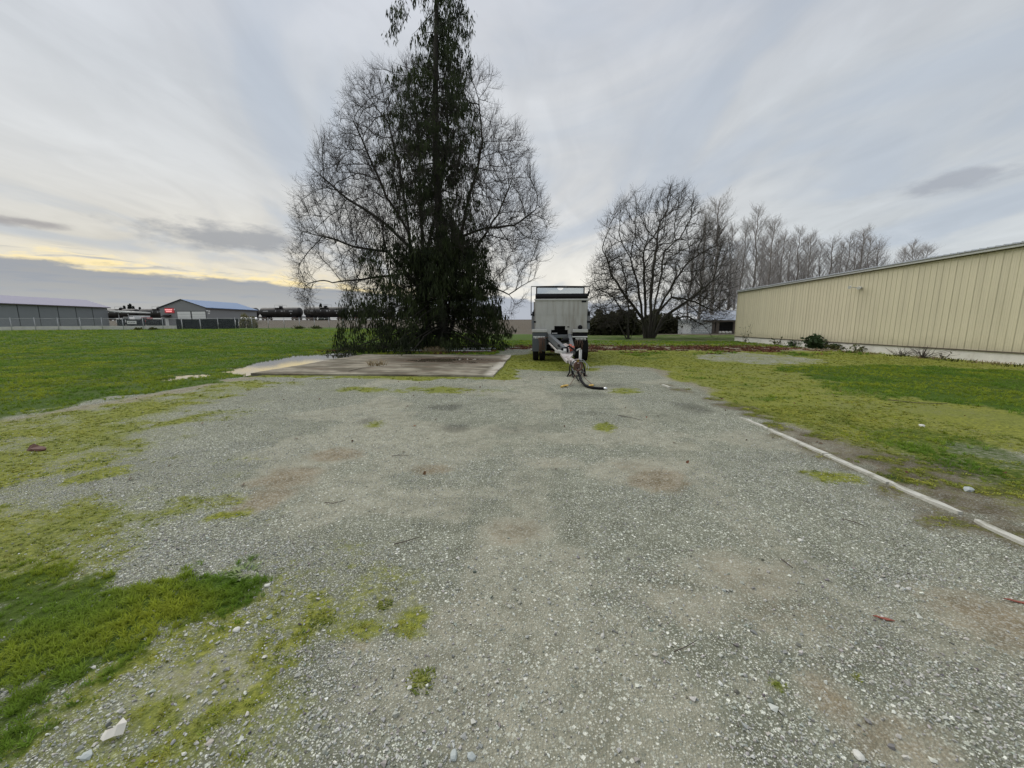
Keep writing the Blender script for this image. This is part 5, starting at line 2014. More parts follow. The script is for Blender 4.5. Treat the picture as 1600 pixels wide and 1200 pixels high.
# --- row of tall pale poplars beyond the cream building
def poplar_meshes(seed, H=20.0):
    rg = np.random.default_rng(seed)
    nt = 22
    zs = np.linspace(-0.3, H, nt)
    sway = np.cumsum(rg.normal(size=(nt, 2)) * 0.09, axis=0)
    tp = np.column_stack([sway, zs])
    trad = 0.22 * (1 - zs / (H * 1.03)) ** 0.8 + 0.012
    chains = [(tp, trad)]
    Ps, Ds = [], []
    for z in np.sort(rg.uniform(2.5, H * 0.97, 95)):
        p = np.array([np.interp(z, zs, tp[:, 0]), np.interp(z, zs, tp[:, 1]), z])
        a = rg.uniform(0, 2 * math.pi)
        f = 1 - z / H
        L = (0.9 + 5.6 * f ** 0.75 * (1 - 0.45 * max(0, f - 0.6) / 0.4)) * rg.uniform(0.6, 1.15)
        nn = max(4, int(L / 0.45))
        pts = [p]
        d = np.array([math.cos(a) * 0.75, math.sin(a) * 0.75, 0.80])
        for i in range(nn):
            d = d + np.array([0, 0, 0.10]) + rg.normal(size=3) * 0.10
            d /= np.linalg.norm(d)
            pts.append(pts[-1] + d * L / nn)
        pts = np.array(pts)
        rs = np.linspace(0.036 * (0.4 + f), 0.010, nn + 1)
        chains.append((pts, rs))
        for i in range(1, nn + 1):
            for _ in range(3):
                Ps.append(pts[i])
                dd = (pts[i] - pts[i - 1]) / np.linalg.norm(pts[i] - pts[i - 1]) * 0.8 + rg.normal(size=3) * 0.42 + np.array([0, 0, 0.25])
                Ds.append(dd / np.linalg.norm(dd))
    Ps, Ds = np.array(Ps), np.array(Ds)
    n = len(Ps)
    V1, F1, mid, end, D2 = twig_arrays(Ps, Ds, rg.uniform(0.5, 1.3, n), np.full(n, 0.012), np.full(n, 0.009), rg, 0.25, 0.15)
    bp = np.concatenate([mid, end * 0.8 + mid * 0.2])
    bd = np.concatenate([Ds, D2]) * 0.8 + rg.normal(size=(2 * n, 3)) * 0.4 + np.array([0, 0, 0.2])
    bd /= np.linalg.norm(bd, axis=1)[:, None]
    V2, F2, _, _, _ = twig_arrays(bp, bd, rg.uniform(0.3, 0.7, 2 * n), np.full(2 * n, 0.009), np.full(2 * n, 0.006), rg, 0.25, 0.1)
    m1 = tubes_mesh('trunk', chains[:1], 7)
    m2 = tubes_mesh('branches', chains[1:], 4)
    m3 = mesh_np('twigs', np.concatenate([V1, V2]), np.concatenate([F1, F2 + len(V1)]))
    m1.materials.append(M['bark_pale'])
    m2.materials.append(M['bark_pale'])
    m3.materials.append(M['bark_pale_twig'])
    return m1, m2, m3


kinds = [poplar_meshes(31), poplar_meshes(32), poplar_meshes(33)]
pop = [(1097, 335, 68), (1117, 318, 70), (1142, 362, 78), (1160, 352, 72), (1178, 334, 75), (1196, 352, 80), (1219, 368, 84), (1244, 364, 84), (1264, 370, 88),
       (1292, 376, 90), (1316, 374, 92), (1340, 364, 90), (1362, 380, 96), (1412, 383, 100), (1432, 388, 104), (1128, 400, 90), (1080, 390, 82), (1150, 385, 92), (1187, 372, 96), (1207, 380, 90), (1232, 378, 98), (1255, 380, 94), (1278, 384, 92), (1304, 383, 100), (1328, 380, 98), (1352, 376, 96), (1398, 392, 104), (1423, 392, 100)]
pop.sort()


for i, (px_, py_, D_) in enumerate(pop):
    g_ = at_ground(px_ - 6, D_)
    tz = atD(px_, py_, D_)[2]
    k_ = kinds[i % 3]
    t_ = thing('poplar_tree', g_, 'tall pale bare poplar behind the cream building, ' + ordw(i, len(pop)) + ' in the row', 'tree', 'bare poplars beyond the cream building', rz=rng.uniform(0, 6.28))
    s_ = (tz - g_[2]) / 20.0
    t_.scale = (s_ * rng.uniform(0.9, 1.35), s_ * rng.uniform(0.9, 1.35), s_)
    link('trunk', k_[0], None, t_)
    link('branches', k_[1], None, t_)['kind'] = 'stuff'
    link('twigs', k_[2], None, t_)['kind'] = 'stuff'


# --- leaf card helper
def leaf_cards(C, size, rg, flat=0.0, droop=0.0, elong=1.6):
    n = len(C)
    u = rg.normal(size=(n, 3))
    u[:, 2] = u[:, 2] * (1 - flat) - droop
    u /= np.linalg.norm(u, axis=1)[:, None]
    w = np.cross(u, rg.normal(size=(n, 3)))
    w /= np.linalg.norm(w, axis=1)[:, None] + 1e-9
    s = size * rg.uniform(0.6, 1.3, n)
    a = u * (s * elong / 2)[:, None]
    b = w * (s / 2)[:, None]
    V = np.stack([C - a, C + b * 0.9 - a * 0.1, C + a, C - b * 0.9 - a * 0.1], 1)
    F = np.arange(n * 4).reshape(-1, 4)
    return V.reshape(-1, 3), F


# --- western cedar
TX, TY = -6.55, 26.1
rgc = np.random.default_rng(21)
HT = 27.0


def trunk_at(z):
    return np.array([TX + 0.10 * math.sin(z * 0.35) + 0.006 * z, TY + 0.08 * math.cos(z * 0.3), z])


ced = thing('cedar_tree', (TX, TY, 0), 'tall dark evergreen cedar with drooping foliage rising behind the concrete slab', 'tree')
oc = np.array([TX, TY, 0.0])
tz_ = np.linspace(-0.2, HT, 40)
tp_ = np.array([trunk_at(z) for z in tz_])
tr_r = 0.34 * (1 - np.clip(tz_, 0, HT) / HT) ** 0.85 + 0.02 + 0.28 * np.exp(-np.clip(tz_, 0, 9) / 0.7)
link('trunk', tubes_mesh('trunk', [(tp_ - oc, tr_r)], 12), M['bark_dark'], ced)
zk = [0, 1.1, 1.9, 2.8, 4.2, 5.5, 6.3, 8.5, 10.6, 12.5, 14.3, 15.8, 17.5, 19.2, 20.9, 24.0, 27.0]
wl_ = [7.0, 7.3, 7.0, 6.6, 5.9, 4.9, 4.3, 3.8, 3.8, 3.8, 3.5, 3.2, 3.0, 3.1, 2.4, 1.5, 0.3]
wr_ = [4.7, 4.7, 4.4, 4.1, 3.5, 3.2, 3.0, 2.9, 2.9, 2.8, 2.7, 2.4, 2.1, 2.0, 1.8, 1.2, 0.3]
bch, LC, LS = [], [], []
T_C, T_L, T_W = [], [], []
for i in range(470):
    z = HT * (rgc.random() ** 1.25) * 0.985 + 0.25 if i < 420 else 1.0 + 5.5 * rgc.random()
    a = rgc.uniform(0, 2 * math.pi)
    side = 0.5 - 0.5 * math.cos(a)      # 1 = towards photo left
    L = (np.interp(z, zk, wl_) * side + np.interp(z, zk, wr_) * (1 - side)) * (0.30 + 0.80 * rgc.random() ** 0.7) * (0.62 + 0.76 * float(fbm(np.array(a * 1.3 + 3), np.array(z * 0.45 + 9), 3)))
    if 13.6 < z < 15.2 and abs(math.sin(a)) < 0.5 and math.cos(a) > 0:
        L *= 1.35
    lowf = 1 - sst(z, 2.0, 8.0)
    if fbm(np.array(a * 1.9 + 7), np.array(z * 0.55), 2) < 0.40:
        continue
    nn = max(5, int(L / 0.35))
    p0 = trunk_at(z)
    out = np.array([math.cos(a), math.sin(a), 0.0])
    sd2 = np.array([-math.sin(a), math.cos(a), 0.0])
    ts = np.linspace(0, 1, nn)
    droop = 0.30 + 0.22 * rgc.random() + 0.20 * lowf
    lift = rgc.uniform(-0.05, 0.45)
    dzv = L * (lift * ts - (droop + 0.5 * max(lift, 0)) * ts ** 1.6 + 0.20 * ts ** 3.2)
    wob = np.cumsum(rgc.normal(size=nn) * 0.05)
    pts = p0 + out * (ts * L)[:, None] + sd2 * wob[:, None] + np.array([0, 0, 1.0]) * dzv[:, None]
    pts[:, 2] = np.maximum(pts[:, 2], 0.12 + 0.3 * rgc.random())
    bch.append((pts - oc, np.linspace(0.014 + 0.009 * L, 0.005, nn)))
    dens = (3.0 if z < 6 else 3.5 if z < 11 else 5.0)
    nb = int(L * dens * (0.75 + 0.5 * rgc.random()))
    for _ in range(nb):
        t = 0.12 + 0.88 * rgc.random() ** 0.75
        q = np.array([np.interp(t, ts, pts[:, k_]) for k_ in range(3)])
        s_ = 1 if rgc.random() < 0.5 else -1
        bl = rgc.uniform(0.25, 0.85) * (0.6 + 0.4 * (1 - t)) * (1.0 if z < 12 else 0.8)
        d = sd2 * s_ * rgc.uniform(0.3, 0.9) + out * rgc.uniform(0.1, 0.6) + np.array([0, 0, -rgc.uniform(0.4, 2.2)])
        d /= np.linalg.norm(d)
        m_n = 5
        e = q + d * bl
        for k_ in range(m_n):
            f = (k_ + 0.6) / m_n
            c_ = q + (e - q) * f + np.array([0, 0, -0.25 * bl * f * f]) + rgc.normal(size=3) * 0.05
            T_C.append(c_)
            T_L.append(rgc.uniform(0.18, 0.52) * (1.15 if z < 8 else 1.0))
            T_W.append(rgc.uniform(0.045, 0.10))
# hanging clumps of sprays scattered through the crown, so that the tiers break up
for i in range(4300):
    z = 0.35 + 7.0 * rgc.random() ** 1.1 if i < 1500 else HT * rgc.random() ** 0.95 * 0.98
    a = rgc.uniform(0, 2 * math.pi)
    side = 0.5 - 0.5 * math.cos(a)
    L = np.interp(z, zk, wl_) * side + np.interp(z, zk, wr_) * (1 - side)
    L *= 0.80 + 0.45 * float(fbm(np.array(a * 1.6 + 3), np.array(z * 0.7 + 9), 3))
    r = L * math.sqrt(rgc.uniform(0.01, 1.0))
    if rgc.random() < 0.45 * (r / L) ** 2:
        continue
    c0_ = trunk_at(z) + np.array([math.cos(a) * r, math.sin(a) * r, 0])
    if fbm(np.array(c0_[0] * 0.75 + c0_[1] * 0.5), np.array(z * 0.55 + 3), 3) < (0.42 if z < 5 or z > 15 else 0.385):
        continue
    nt_ = rgc.integers(18, 40) if z < 8 else rgc.integers(14, 34)
    ln = rgc.uniform(0.35, 0.95) if z < 9 else rgc.uniform(0.3, 0.75)
    lean_ = np.array([math.cos(a), math.sin(a), 0]) * rgc.uniform(0.0, 0.35)
    for _ in range(nt_):
        f = rgc.random()
        T_C.append(c0_ + lean_ * f + np.array([rgc.normal() * 0.16 * (1.1 - 0.6 * f), rgc.normal() * 0.16 * (1.1 - 0.6 * f), -ln * f]) + rgc.normal(size=3) * 0.04)
        T_L.append(rgc.uniform(0.14, 0.44))
        T_W.append(rgc.uniform(0.03, 0.075))
T_C, T_L, T_W = np.array(T_C), np.array(T_L), np.array(T_W)
n = len(T_C)
an = rgc.uniform(0, 2 * math.pi, n)
wv = np.stack([np.cos(an), np.sin(an), np.zeros(n)], -1)
dn = np.stack([rgc.normal(size=n) * 0.22, rgc.normal(size=n) * 0.22, -np.ones(n)], -1)
dn /= np.linalg.norm(dn, axis=1)[:, None]
V = np.stack([T_C, T_C + dn * (T_L * 0.45)[:, None] + wv * (T_W / 2)[:, None], T_C + dn * T_L[:, None], T_C + dn * (T_L * 0.4)[:, None] - wv * (T_W / 2)[:, None]], 1)
V[:, :, 2] = np.maximum(V[:, :, 2], 0.03)
me = mesh_np('foliage', (V - oc).reshape(-1, 3), np.arange(n * 4).reshape(-1, 4))
link('branches', tubes_mesh('branches', bch, 5), M['bark_dark'], ced)['kind'] = 'stuff'
link('foliage', me, M['cedar'], ced)['kind'] = 'stuff'
print('cedar tassels', n)


# --- dark evergreen thicket behind the bare trees
def thicket(name, x0p, x1p, topf, D, depth, n, size, material, label, cat, seed, base=0.0):
    rg = np.random.default_rng(seed)
    C = []
    while len(C) < n:
        px = rg.uniform(x0p, x1p)
        d = D + rg.uniform(-depth, depth)
        g = at_ground(px, d)
        edge = min(px - x0p, x1p - px) / (0.16 * (x1p - x0p))
        top = (atD(px, topf(px), D)[2]) * min(1.0, 0.35 + 0.65 * edge) * (0.55 + 0.75 * float(fbm(np.array(px * 0.13), np.array(d * 0.35), 3)))
        z = g[2] + base + (top - base) * rg.random() ** 0.8
        C.append((g[0], g[1], z))
    C = np.array(C)
    o = at_ground((x0p + x1p) / 2, D)
    r = thing(name, o, label, cat)
    V, F = leaf_cards(C - np.array(o), size, rg, 0.2, 0.1)
    link('foliage', mesh_np('foliage', V, F), material, r)
    ch = []
    for k_ in range(26):
        c0_ = C[rg.integers(n)] - np.array(o)
        b_ = np.array([c0_[0], c0_[1], -0.1])
        ch.append((np.array([b_, (b_ + c0_) / 2 + rg.normal(size=3) * 0.15, c0_]), np.array([0.06, 0.045, 0.015])))
    link('stems', tubes_mesh('stems', ch, 5), M['bark_dark'], r)
    return r


thicket('thicket', 918, 1002, lambda p: 487 + 2 * math.sin(p * 0.2), 64, 4.0, 5200, 0.40, M['hedge'], 'dark evergreen thicket behind the small bare tree right of the trailer', 'thicket', 41)
thicket('thicket', 995, 1068, lambda p: 492 - 3 * math.sin(p * 0.13), 70, 3.5, 3600, 0.40, M['hedge'], 'brownish dark thicket left of the white block wall', 'thicket', 42)
thicket('shrub', 374, 402, lambda p: 499.5, 72.5, 1.2, 900, 0.20, M['olive'], 'olive leafed shrub at the foot of the fence by the silver tank', 'shrub', 43)
for (px_, s_, lab) in ((214, 0.5, 'left of two dark weed tufts at the foot of the low wall'), (238, 0.55, 'right of two dark weed tufts at the foot of the low wall'), (466, 0.8, 'small brush clump at the fence foot, farther from the cedar'), (494, 0.8, 'small brush clump at the fence foot, nearer the cedar')):
    g_ = at_ground(px_, 68 if px_ > 300 else 60.5)
    rg = np.random.default_rng(int(px_))
    r = thing('brush_clump', g_, lab, 'weeds', 'weed tufts at the fence foot' if px_ < 300 else 'brush clumps at the fence foot')
    C = rg.normal(size=(160, 3)) * np.array([0.6, 0.3, 0.25]) * s_
    C[:, 2] = np.abs(C[:, 2]) + 0.05
    V, F = leaf_cards(C, 0.22, rg, 0.0, 0)
    link('foliage', mesh_np('foliage', V, F), M['weed'], r)


# far conifers beyond the train
def far_conifer(px, py, D, rgn, lab, grp):
    g_ = at_ground(px, D)
    tz = atD(px, py, D)[2]
    h_ = tz - g_[2]
    r = thing('conifer_tree', g_, lab, 'tree', grp)
    link('trunk', tubes_mesh('trunk', [(np.array([[0, 0, -0.2], [0.05, 0, h_ * 0.5], [0, 0, h_]]), np.array([0.2, 0.13, 0.03]))], 6), M['bark_dark'], r)
    n_ = 1100
    z = h_ * rgn.random(n_) ** 1.25 * 0.97 + 0.1
    rd = (h_ - z) * 0.20 * (0.55 + 0.45 * np.sin(z * 3.0) ** 2) * np.sqrt(rgn.random(n_)) + 0.1
    a = rgn.uniform(0, 6.28, n_)
    V, F = leaf_cards(np.stack([rd * np.cos(a), rd * np.sin(a), z], -1), 0.55, rgn, 0.2, 0.4)
    link('crown', mesh_np('crown', V, F), M['conifer_far'], r)


rgn = np.random.default_rng(51)
for i, (px_, py_, D_) in enumerate(((198, 478, 185), (205, 476.5, 190), (207.5, 475, 186), (212, 478.5, 195), (222, 480, 200))):
    far_conifer(px_, py_, D_, rgn, 'small dark conifer tip above the tank cars at far left, ' + ordw(i, 5), 'conifer tips beyond the tank cars')
for i, (px_, py_, D_) in enumerate(((492, 482, 165), (503, 475, 150), (512, 480, 160), (775, 482, 180), (782, 478, 175))):
    far_conifer(px_, py_, D_, rgn, 'dark conifer beyond the train ' + ('left of' if i < 3 else 'right of') + ' the big cedar, ' + ('leftmost', 'tallest of three', 'nearest the cedar', 'lower of two', 'taller of two')[i], 'conifers beyond the train by the big tree')

# ================================================================== THE TRAILER
OX, OY = 1.03, 17.6
tr = thing('dump_trailer', (OX, OY, 0), 'grey dump trailer parked tongue first with a rolled black tarp on top', 'trailer')


def T(px, py, Y):
    p = atY(px, py, Y)
    return (float(p[0]) - OX, float(p[1]) - OY, float(p[2]))


FYL = -0.30      # local y of the front wall
# bin: front wall, sides, rear, floor
mb = MB()
prof = [(-1.17, 2.74), (-1.14, 2.15), (-1.14, 1.42), (-0.66, 1.40), (-0.57, 1.22), (-0.44, 1.22), (-0.44, 1.41), (-0.30, 1.41), (-0.30, 1.58), (0.18, 1.58),
        (0.18, 1.41), (0.30, 1.41), (0.30, 1.22), (0.48, 1.22), (0.55, 1.40), (1.12, 1.42), (1.12, 2.15), (1.15, 2.74)]
mb.prism(prof, 'y', FYL, FYL + 0.06)
bn = mb.build('bin', M['bin'], tr)
mb = MB()
for s_ in (-1, 1):
    mb.box(s_ * 1.12 - 0.03, s_ * 1.12 + 0.03, FYL + 0.062, 5.0, 1.35, 2.72)
mb.box(-1.088, 1.088, FYL + 0.065, 5.0, 1.36, 1.44)
mb.box(-1.088, 1.088, 4.94, 5.0, 1.445, 2.7)
mb.build('bin_side', M['bin'], bn)
mb = MB()
for s_ in (-1, 1):
    for yy in (0.6, 1.7, 2.8, 3.9):
        mb.box(s_ * 1.19 - 0.04, s_ * 1.19 + 0.04, yy, yy + 0.1, 1.3, 2.68)
mb.build('side_rib', M['bin'], bn)
mb = MB()
mb.box(-1.19, 1.17, FYL - 0.05, FYL - 0.004, 2.68, 2.755, 0.012)
mb.build('top_rail', M['fender'], bn)
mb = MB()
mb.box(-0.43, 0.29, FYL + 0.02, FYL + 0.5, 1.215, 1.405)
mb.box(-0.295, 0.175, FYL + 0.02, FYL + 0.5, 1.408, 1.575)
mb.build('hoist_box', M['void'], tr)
mb = MB()
for k_ in range(5):
    mb.box(-0.40 + k_ * 0.048, -0.40 + k_ * 0.048 + 0.034, FYL + 0.008, FYL + 0.018, 1.245, 1.275)
mb.build('hoist_label', M['white_paint'], tr)
mb = MB()
for xx in (-0.62, -0.06, 0.52):
    mb.box(xx - 0.012, xx + 0.012, FYL - 0.007, FYL - 0.001, 1.62, 2.67)
mb.box(-1.12, 1.10, FYL - 0.010, FYL - 0.008, 2.06, 2.085)
mb.build('panel_seam', M['bin'], bn)
# little fittings on the front wall
mb = MB()
mb.box(0.87, 1.07, FYL - 0.03, FYL - 0.004, 2.60, 2.68, 0.008)
mb.lathe([(FYL - 0.03, 0.0), (FYL - 0.03, 0.10), (FYL - 0.004, 0.10)], 'y', (0.83, 0, 1.52), 14)
mb.box(0.27, 0.36, FYL - 0.02, FYL - 0.004, 1.52, 1.56)
mb.build('front_fitting', M['black'], bn)
for s_, x_ in ((-1, -1.24), (1, 1.20)):
    mb = MB()
    mb.box(x_ - 0.07, x_ + 0.05, FYL + 0.0, FYL + 0.3, 1.44, 2.0)
    mb.prism([(x_ - 0.06, 2.0), (x_ + 0.06, 2.0), (x_ + 0.02 * -s_, 2.32), (x_ - 0.05 * s_, 2.28)], 'y', FYL + 0.02, FYL + 0.2)
    mb.build('side_bracket', M['steel_grey'], tr)
    mb = MB()
    mb.box(x_ - 0.02 + 0.05 * s_ * -1, x_ + 0.09 - 0.03 * s_, FYL - 0.03, FYL - 0.002, 1.72, 1.80)
    mb.box(x_ - 0.05, x_ + 0.05, FYL - 0.035, FYL - 0.006, 2.03, 2.2, 0.02)
    mb.build('side_latch', M['black'], tr)
# tarp roll and its bow
mb = MB()
mb.lathe([(-1.15, 0.0), (-1.15, 0.10), (-1.12, 0.118), (1.10, 0.118), (1.13, 0.10), (1.13, 0.0)], 'x', (0, FYL + 0.04, 2.865), 18)
tp = mb.build('tarp_roll', M['black'], tr)
mb = MB()
mb.tube([(-1.33, FYL - 0.05, 2.02), (-1.335, FYL - 0.05, 2.7), (-1.33, FYL - 0.05, 3.28), (-0.6, FYL - 0.05, 3.285), (0.1, FYL - 0.05, 3.285), (1.20, FYL - 0.05, 3.265),
         (1.19, FYL - 0.05, 3.08), (1.14, FYL - 0.05, 2.86)], 0.020, 8)
mb.tube([(-1.33, FYL - 0.05, 2.08), (-1.2, FYL + 0.02, 2.04)], 0.035, 8)
mb.tube([(1.17, FYL - 0.05, 3.08), (1.13, FYL - 0.03, 2.9)], 0.04, 8)
mb.build('tarp_arm', M['black'], tr)
mb = MB()
mb.bar((-1.10, FYL, 2.97), (-1.10, FYL, 3.26), 0.05, 0.035)
mb.bar((0.96, FYL, 2.97), (0.96, FYL, 3.24), 0.05, 0.035)
mb.bar((-1.12, FYL, 3.255), (0.98, FYL, 3.235), 0.035, 0.045)
wf = mb.build('wind_frame', M['black'], tr)
out_ = [(-1.08, 2.98), (0.94, 2.98), (0.94, 3.21), (0.06, 3.22)]
for k_ in range(9):
    a = math.pi * k_ / 8
    out_.append((-0.07 + 0.13 * math.cos(a), 3.22 - 0.10 * math.sin(a)))
out_ += [(-0.21, 3.225), (-1.08, 3.23)]
mb = MB()
mb.prism(out_, 'y', FYL - 0.004, FYL + 0.004)
mb.build('wind_screen', M['wind_screen'], wf)
# frame rails and cross member
mb = MB()
for s_ in (-0.5, 0.32):
    mb.box(s_ - 0.06, s_ + 0.06, FYL + 0.1, 5.0, 0.98, 1.20)
mb.box(-0.56, 0.40, FYL - 0.12, FYL + 0.1, 1.05, 1.20, 0.015)
mb.box(-0.9, 0.9, 0.3, 0.5, 0.55, 0.9)
mb.build('frame', M['steel_grey'], tr)
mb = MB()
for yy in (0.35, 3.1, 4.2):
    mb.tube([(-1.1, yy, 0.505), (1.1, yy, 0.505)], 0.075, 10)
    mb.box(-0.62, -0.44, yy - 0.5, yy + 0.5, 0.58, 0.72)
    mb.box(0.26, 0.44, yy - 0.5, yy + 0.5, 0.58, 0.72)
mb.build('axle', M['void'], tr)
mb = MB()
mb.tube([(-0.75, 1.6, 0.75), (0.75, 1.6, 0.75)], 0.2, 12)
mb.tube([(-0.7, 2.0, 0.72), (0.6, 2.0, 0.72)], 0.17, 12)
mb.build('air_tank', M['black'], tr)
for x_ in (-1.18, 0.36):
    mb = MB()
    mb.box(x_, x_ + 0.82, 5.02, 5.04, 0.22, 1.2)
    mb.build('rear_flap', M['rubber'], tr)  # black flaps added so the space under the trailer looks dark
mb = MB()
mb.box(-0.34, 0.34, 5.02, 5.04, 0.45, 1.2)
mb.build('rear_bumper', M['black'], tr)  # black sheet between the flaps, added to darken the underside
# wheels
wheel0 = None
for yy in (0.35, 3.1, 4.2):
    for s_ in (-1, 1):
        for k_ in (0, 1):
            xx = s_ * (1.115 - 0.30 * k_)
            if wheel0 is None:
                mb = MB()
                R_ = 0.51
                mb.lathe([(-0.125, 0.30), (-0.135, 0.40), (-0.125, 0.475), (-0.10, R_), (-0.04, R_), (-0.035, R_ - 0.012), (-0.028, R_), (0.028, R_), (0.035, R_ - 0.012), (0.04, R_),
                          (0.10, R_), (0.125, 0.475), (0.135, 0.40), (0.125, 0.30)], 'x', (0, 0, 0), 36)
                wheel0 = mb.build('wheel', M['rubber'], tr)
                mb = MB()
                mb.lathe([(-0.06, 0.0), (-0.10, 0.10), (-0.05, 0.14), (-0.04, 0.26), (-0.12, 0.295), (-0.12, 0.302), (0.12, 0.302), (0.12, 0.295), (0.03, 0.26), (0.02, 0.0)], 'x', (0, 0, 0), 28)
                mb.build('rim', M['fender'], wheel0)
                w_ = wheel0
            else:
                w_ = copy_tree(wheel0, tr)
            w_.location = (xx, yy, 0.505)
# fenders with mud flaps
for s_, x0, x1 in ((-1, -1.28, -0.63), (1, 0.49, 1.16)):
    mb = MB()
    arc = []
    for k_ in range(9):
        a = math.pi * (0.16 + 0.68 * k_ / 8)
        arc.append((0.35 - 0.78 * math.cos(a), 0.72 + 0.70 * math.sin(a)))
    arc2 = [(y_, z_ - 0.03) for y_, z_ in reversed(arc)]
    mb.prism(arc + arc2, 'x', x0 + 0.01, x1 - 0.01)
    fd_ = mb.build('fender', M['fender'], tr)
    mb = MB()
    mb.box(x0, x1, FYL - 0.16, FYL - 0.10, 1.30, 1.44, 0.02)
    mb.build('fender_lip', M['fender'], fd_)
    if s_ > 0:
        mb = MB()
        mb.box(x0 - 0.02, x1 - 0.01, FYL - 0.155, FYL - 0.12, 1.085, 1.135, 0.008)
        mb.build('flap_bar', M['white_paint'], fd_)
    mb = MB()
    fl_top = 1.298
    mb.box(x0 + 0.01, x1 - 0.01, FYL - 0.118, FYL - 0.098, 0.46 if s_ < 0 else 0.44, fl_top)
    fp = mb.build('mud_flap', M['flap'] if s_ < 0 else M['rubber'], tr)
    mb = MB()
    zt = 1.13 if s_ < 0 else 1.065
    pat = [(0, 1, 0), (0.5, 2, 0), (1.1, 2, 1), (1.7, 1, 0), (2.25, 2, 0), (2.85, 2, 0), (3.5, 1, 1), (4.0, 2, 0)]
    u_ = (x1 - x0) * 0.80 / 4.6
    xs = x0 + (0.06 if s_ < 0 else 0.14)
    if s_ > 0:
        u_ *= 0.88
    for (o_, w_, d_) in pat:
        a_ = xs + o_ * u_
        mb.box(a_, a_ + 0.11 * u_ / 0.11 * 0.42, FYL - 0.123, FYL - 0.1185, zt - 0.04, zt)
        mb.box(a_ + 0.02, a_ + 0.02 + 0.16 * u_, FYL - 0.1235, FYL - 0.1182, zt - 0.10, zt - 0.03)
        if w_ > 1:
            mb.box(a_ + 0.28 * u_, a_ + 0.42 * u_, FYL - 0.1238, FYL - 0.1186, zt - 0.10, zt - 0.035)
    mb.build('lettering', M['white_paint'], fp, kind='stuff')
# hanging tyre chains on both sides
for (pa, pb, z0_, z1_, n_) in ((842, 850, 1.05, 0.32, 4), (899, 907, 0.98, 0.45, 3)):
    for k_ in range(n_):
        px_ = pa + (pb - pa) * k_ / (n_ - 1)
        x_ = T(px_, 530, 17.05)[0]
        mb = MB()
        dp = z1_ + 0.25 * rng.random()
        mb.tube([(x_, FYL - 0.20, z0_ - 0.03 * rng.random()), (x_ + 0.03 * rng.normal(), FYL - 0.24, (z0_ + dp) / 2), (x_ + 0.02, FYL - 0.22, dp), (x_ + 0.05, FYL - 0.22, dp + 0.02),
                 (x_ + 0.06 + 0.03 * rng.normal(), FYL - 0.21, (z0_ + dp) / 2 + 0.1), (x_ + 0.05, FYL - 0.19, z0_)], 0.011 + 0.005 * rng.random(), 6)
        mb.build('tyre_chain', M['rust'], tr)
mb = MB()
mb.tube([T(840, 529, 17.0), T(846, 528, 16.98), T(852, 527.5, 17.0), T(858, 527, 17.02)], 0.02, 6)
mb.build('chain_rod', M['rust'], tr)
# the A shaped tongue
mb = MB()
la0, la1 = Vector((-0.52, FYL - 0.1, 1.12)), Vector(T(881, 547, 14.0))
ra0, ra1 = Vector((0.36, FYL - 0.1, 1.12)), Vector(T(895, 549, 14.0))
mb.bar(la0, la1, 0.15, 0.24)
mb.build('tongue_beam', M['steel_grey'], tr)
mb = MB()
mb.bar(ra0, ra1, 0.14, 0.22)
mb.build('tongue_beam', M['steel_grey'], tr)
mb = MB()
mb.bar(T(858, 536, 16.2), T(873, 551, 13.9), 0.05, 0.04)
mb.build('tongue_rod', M['deck'], tr)
mb = MB()
dk = [T(873, 542.5, 14.9), T(878, 538, 15.3), T(884, 536.5, 15.5), T(891, 539.5, 15.1), T(895, 544, 14.7), T(895.5, 553, 13.8), T(886, 564.5, 12.95), T(882, 561, 13.1), T(876, 553, 13.7)]
dk = [Vector(p) for p in dk]
nd = len(dk)
mb.add([p for p in dk] + [p - Vector((0, 0, 0.07)) for p in dk], [tuple(range(nd)), tuple(reversed(range(nd, 2 * nd)))] + [(i, nd + i, nd + (i + 1) % nd, (i + 1) % nd) for i in range(nd)])
mb.build('tongue_deck', M['deck'], tr)
# gear on the deck
cdk = Vector(T(886, 549, 14.1))
mb = MB()
mb.box(cdk.x - 0.22, cdk.x + 0.05, cdk.y - 0.15, cdk.y + 0.12, cdk.z - 0.02, cdk.z + 0.13, 0.03)
mb.tube([cdk + Vector((-0.1, -0.1, 0.1)), cdk + Vector((0.05, -0.2, 0.2)), cdk + Vector((0.2, -0.1, 0.1)), cdk + Vector((0.28, -0.3, 0.03))], 0.035, 8)
mb.tube([cdk + Vector((-0.3, 0.35, 0.2)), cdk + Vector((-0.15, 0.2, 0.15)), cdk + Vector((0.0, 0.1, 0.1))], 0.05, 8)
mb.build('valve_block', M['black'], tr)
mb = MB()
mb.tube([cdk + Vector((0.12, 0.15, 0.22)), cdk + Vector((0.13, 0.05, 0.12)), cdk + Vector((0.16, -0.1, 0.02))], 0.06, 8)
mb.tube([cdk + Vector((0.22, 0.0, 0.18)), cdk + Vector((0.2, -0.1, 0.05))], 0.05, 8)
mb.build('air_coupling', M['red_part'], tr)
mb = MB()
mb.box(cdk.x - 0.14, cdk.x - 0.04, cdk.y - 0.20, cdk.y - 0.151, cdk.z + 0.03, cdk.z + 0.11)
mb.build('tag_plate', M['white_paint'], tr)
mb = MB()
c_ = Vector(T(884, 533, 15.9))
mb.tube([c_ + Vector((-0.2, 0, -0.03)), c_ + Vector((-0.08, 0, 0.05)), c_ + Vector((0.08, 0, 0.06)), c_ + Vector((0.2, 0, -0.03))], [0.05, 0.09, 0.09, 0.05], 8)
mb.build('air_chamber', M['black'], tr)
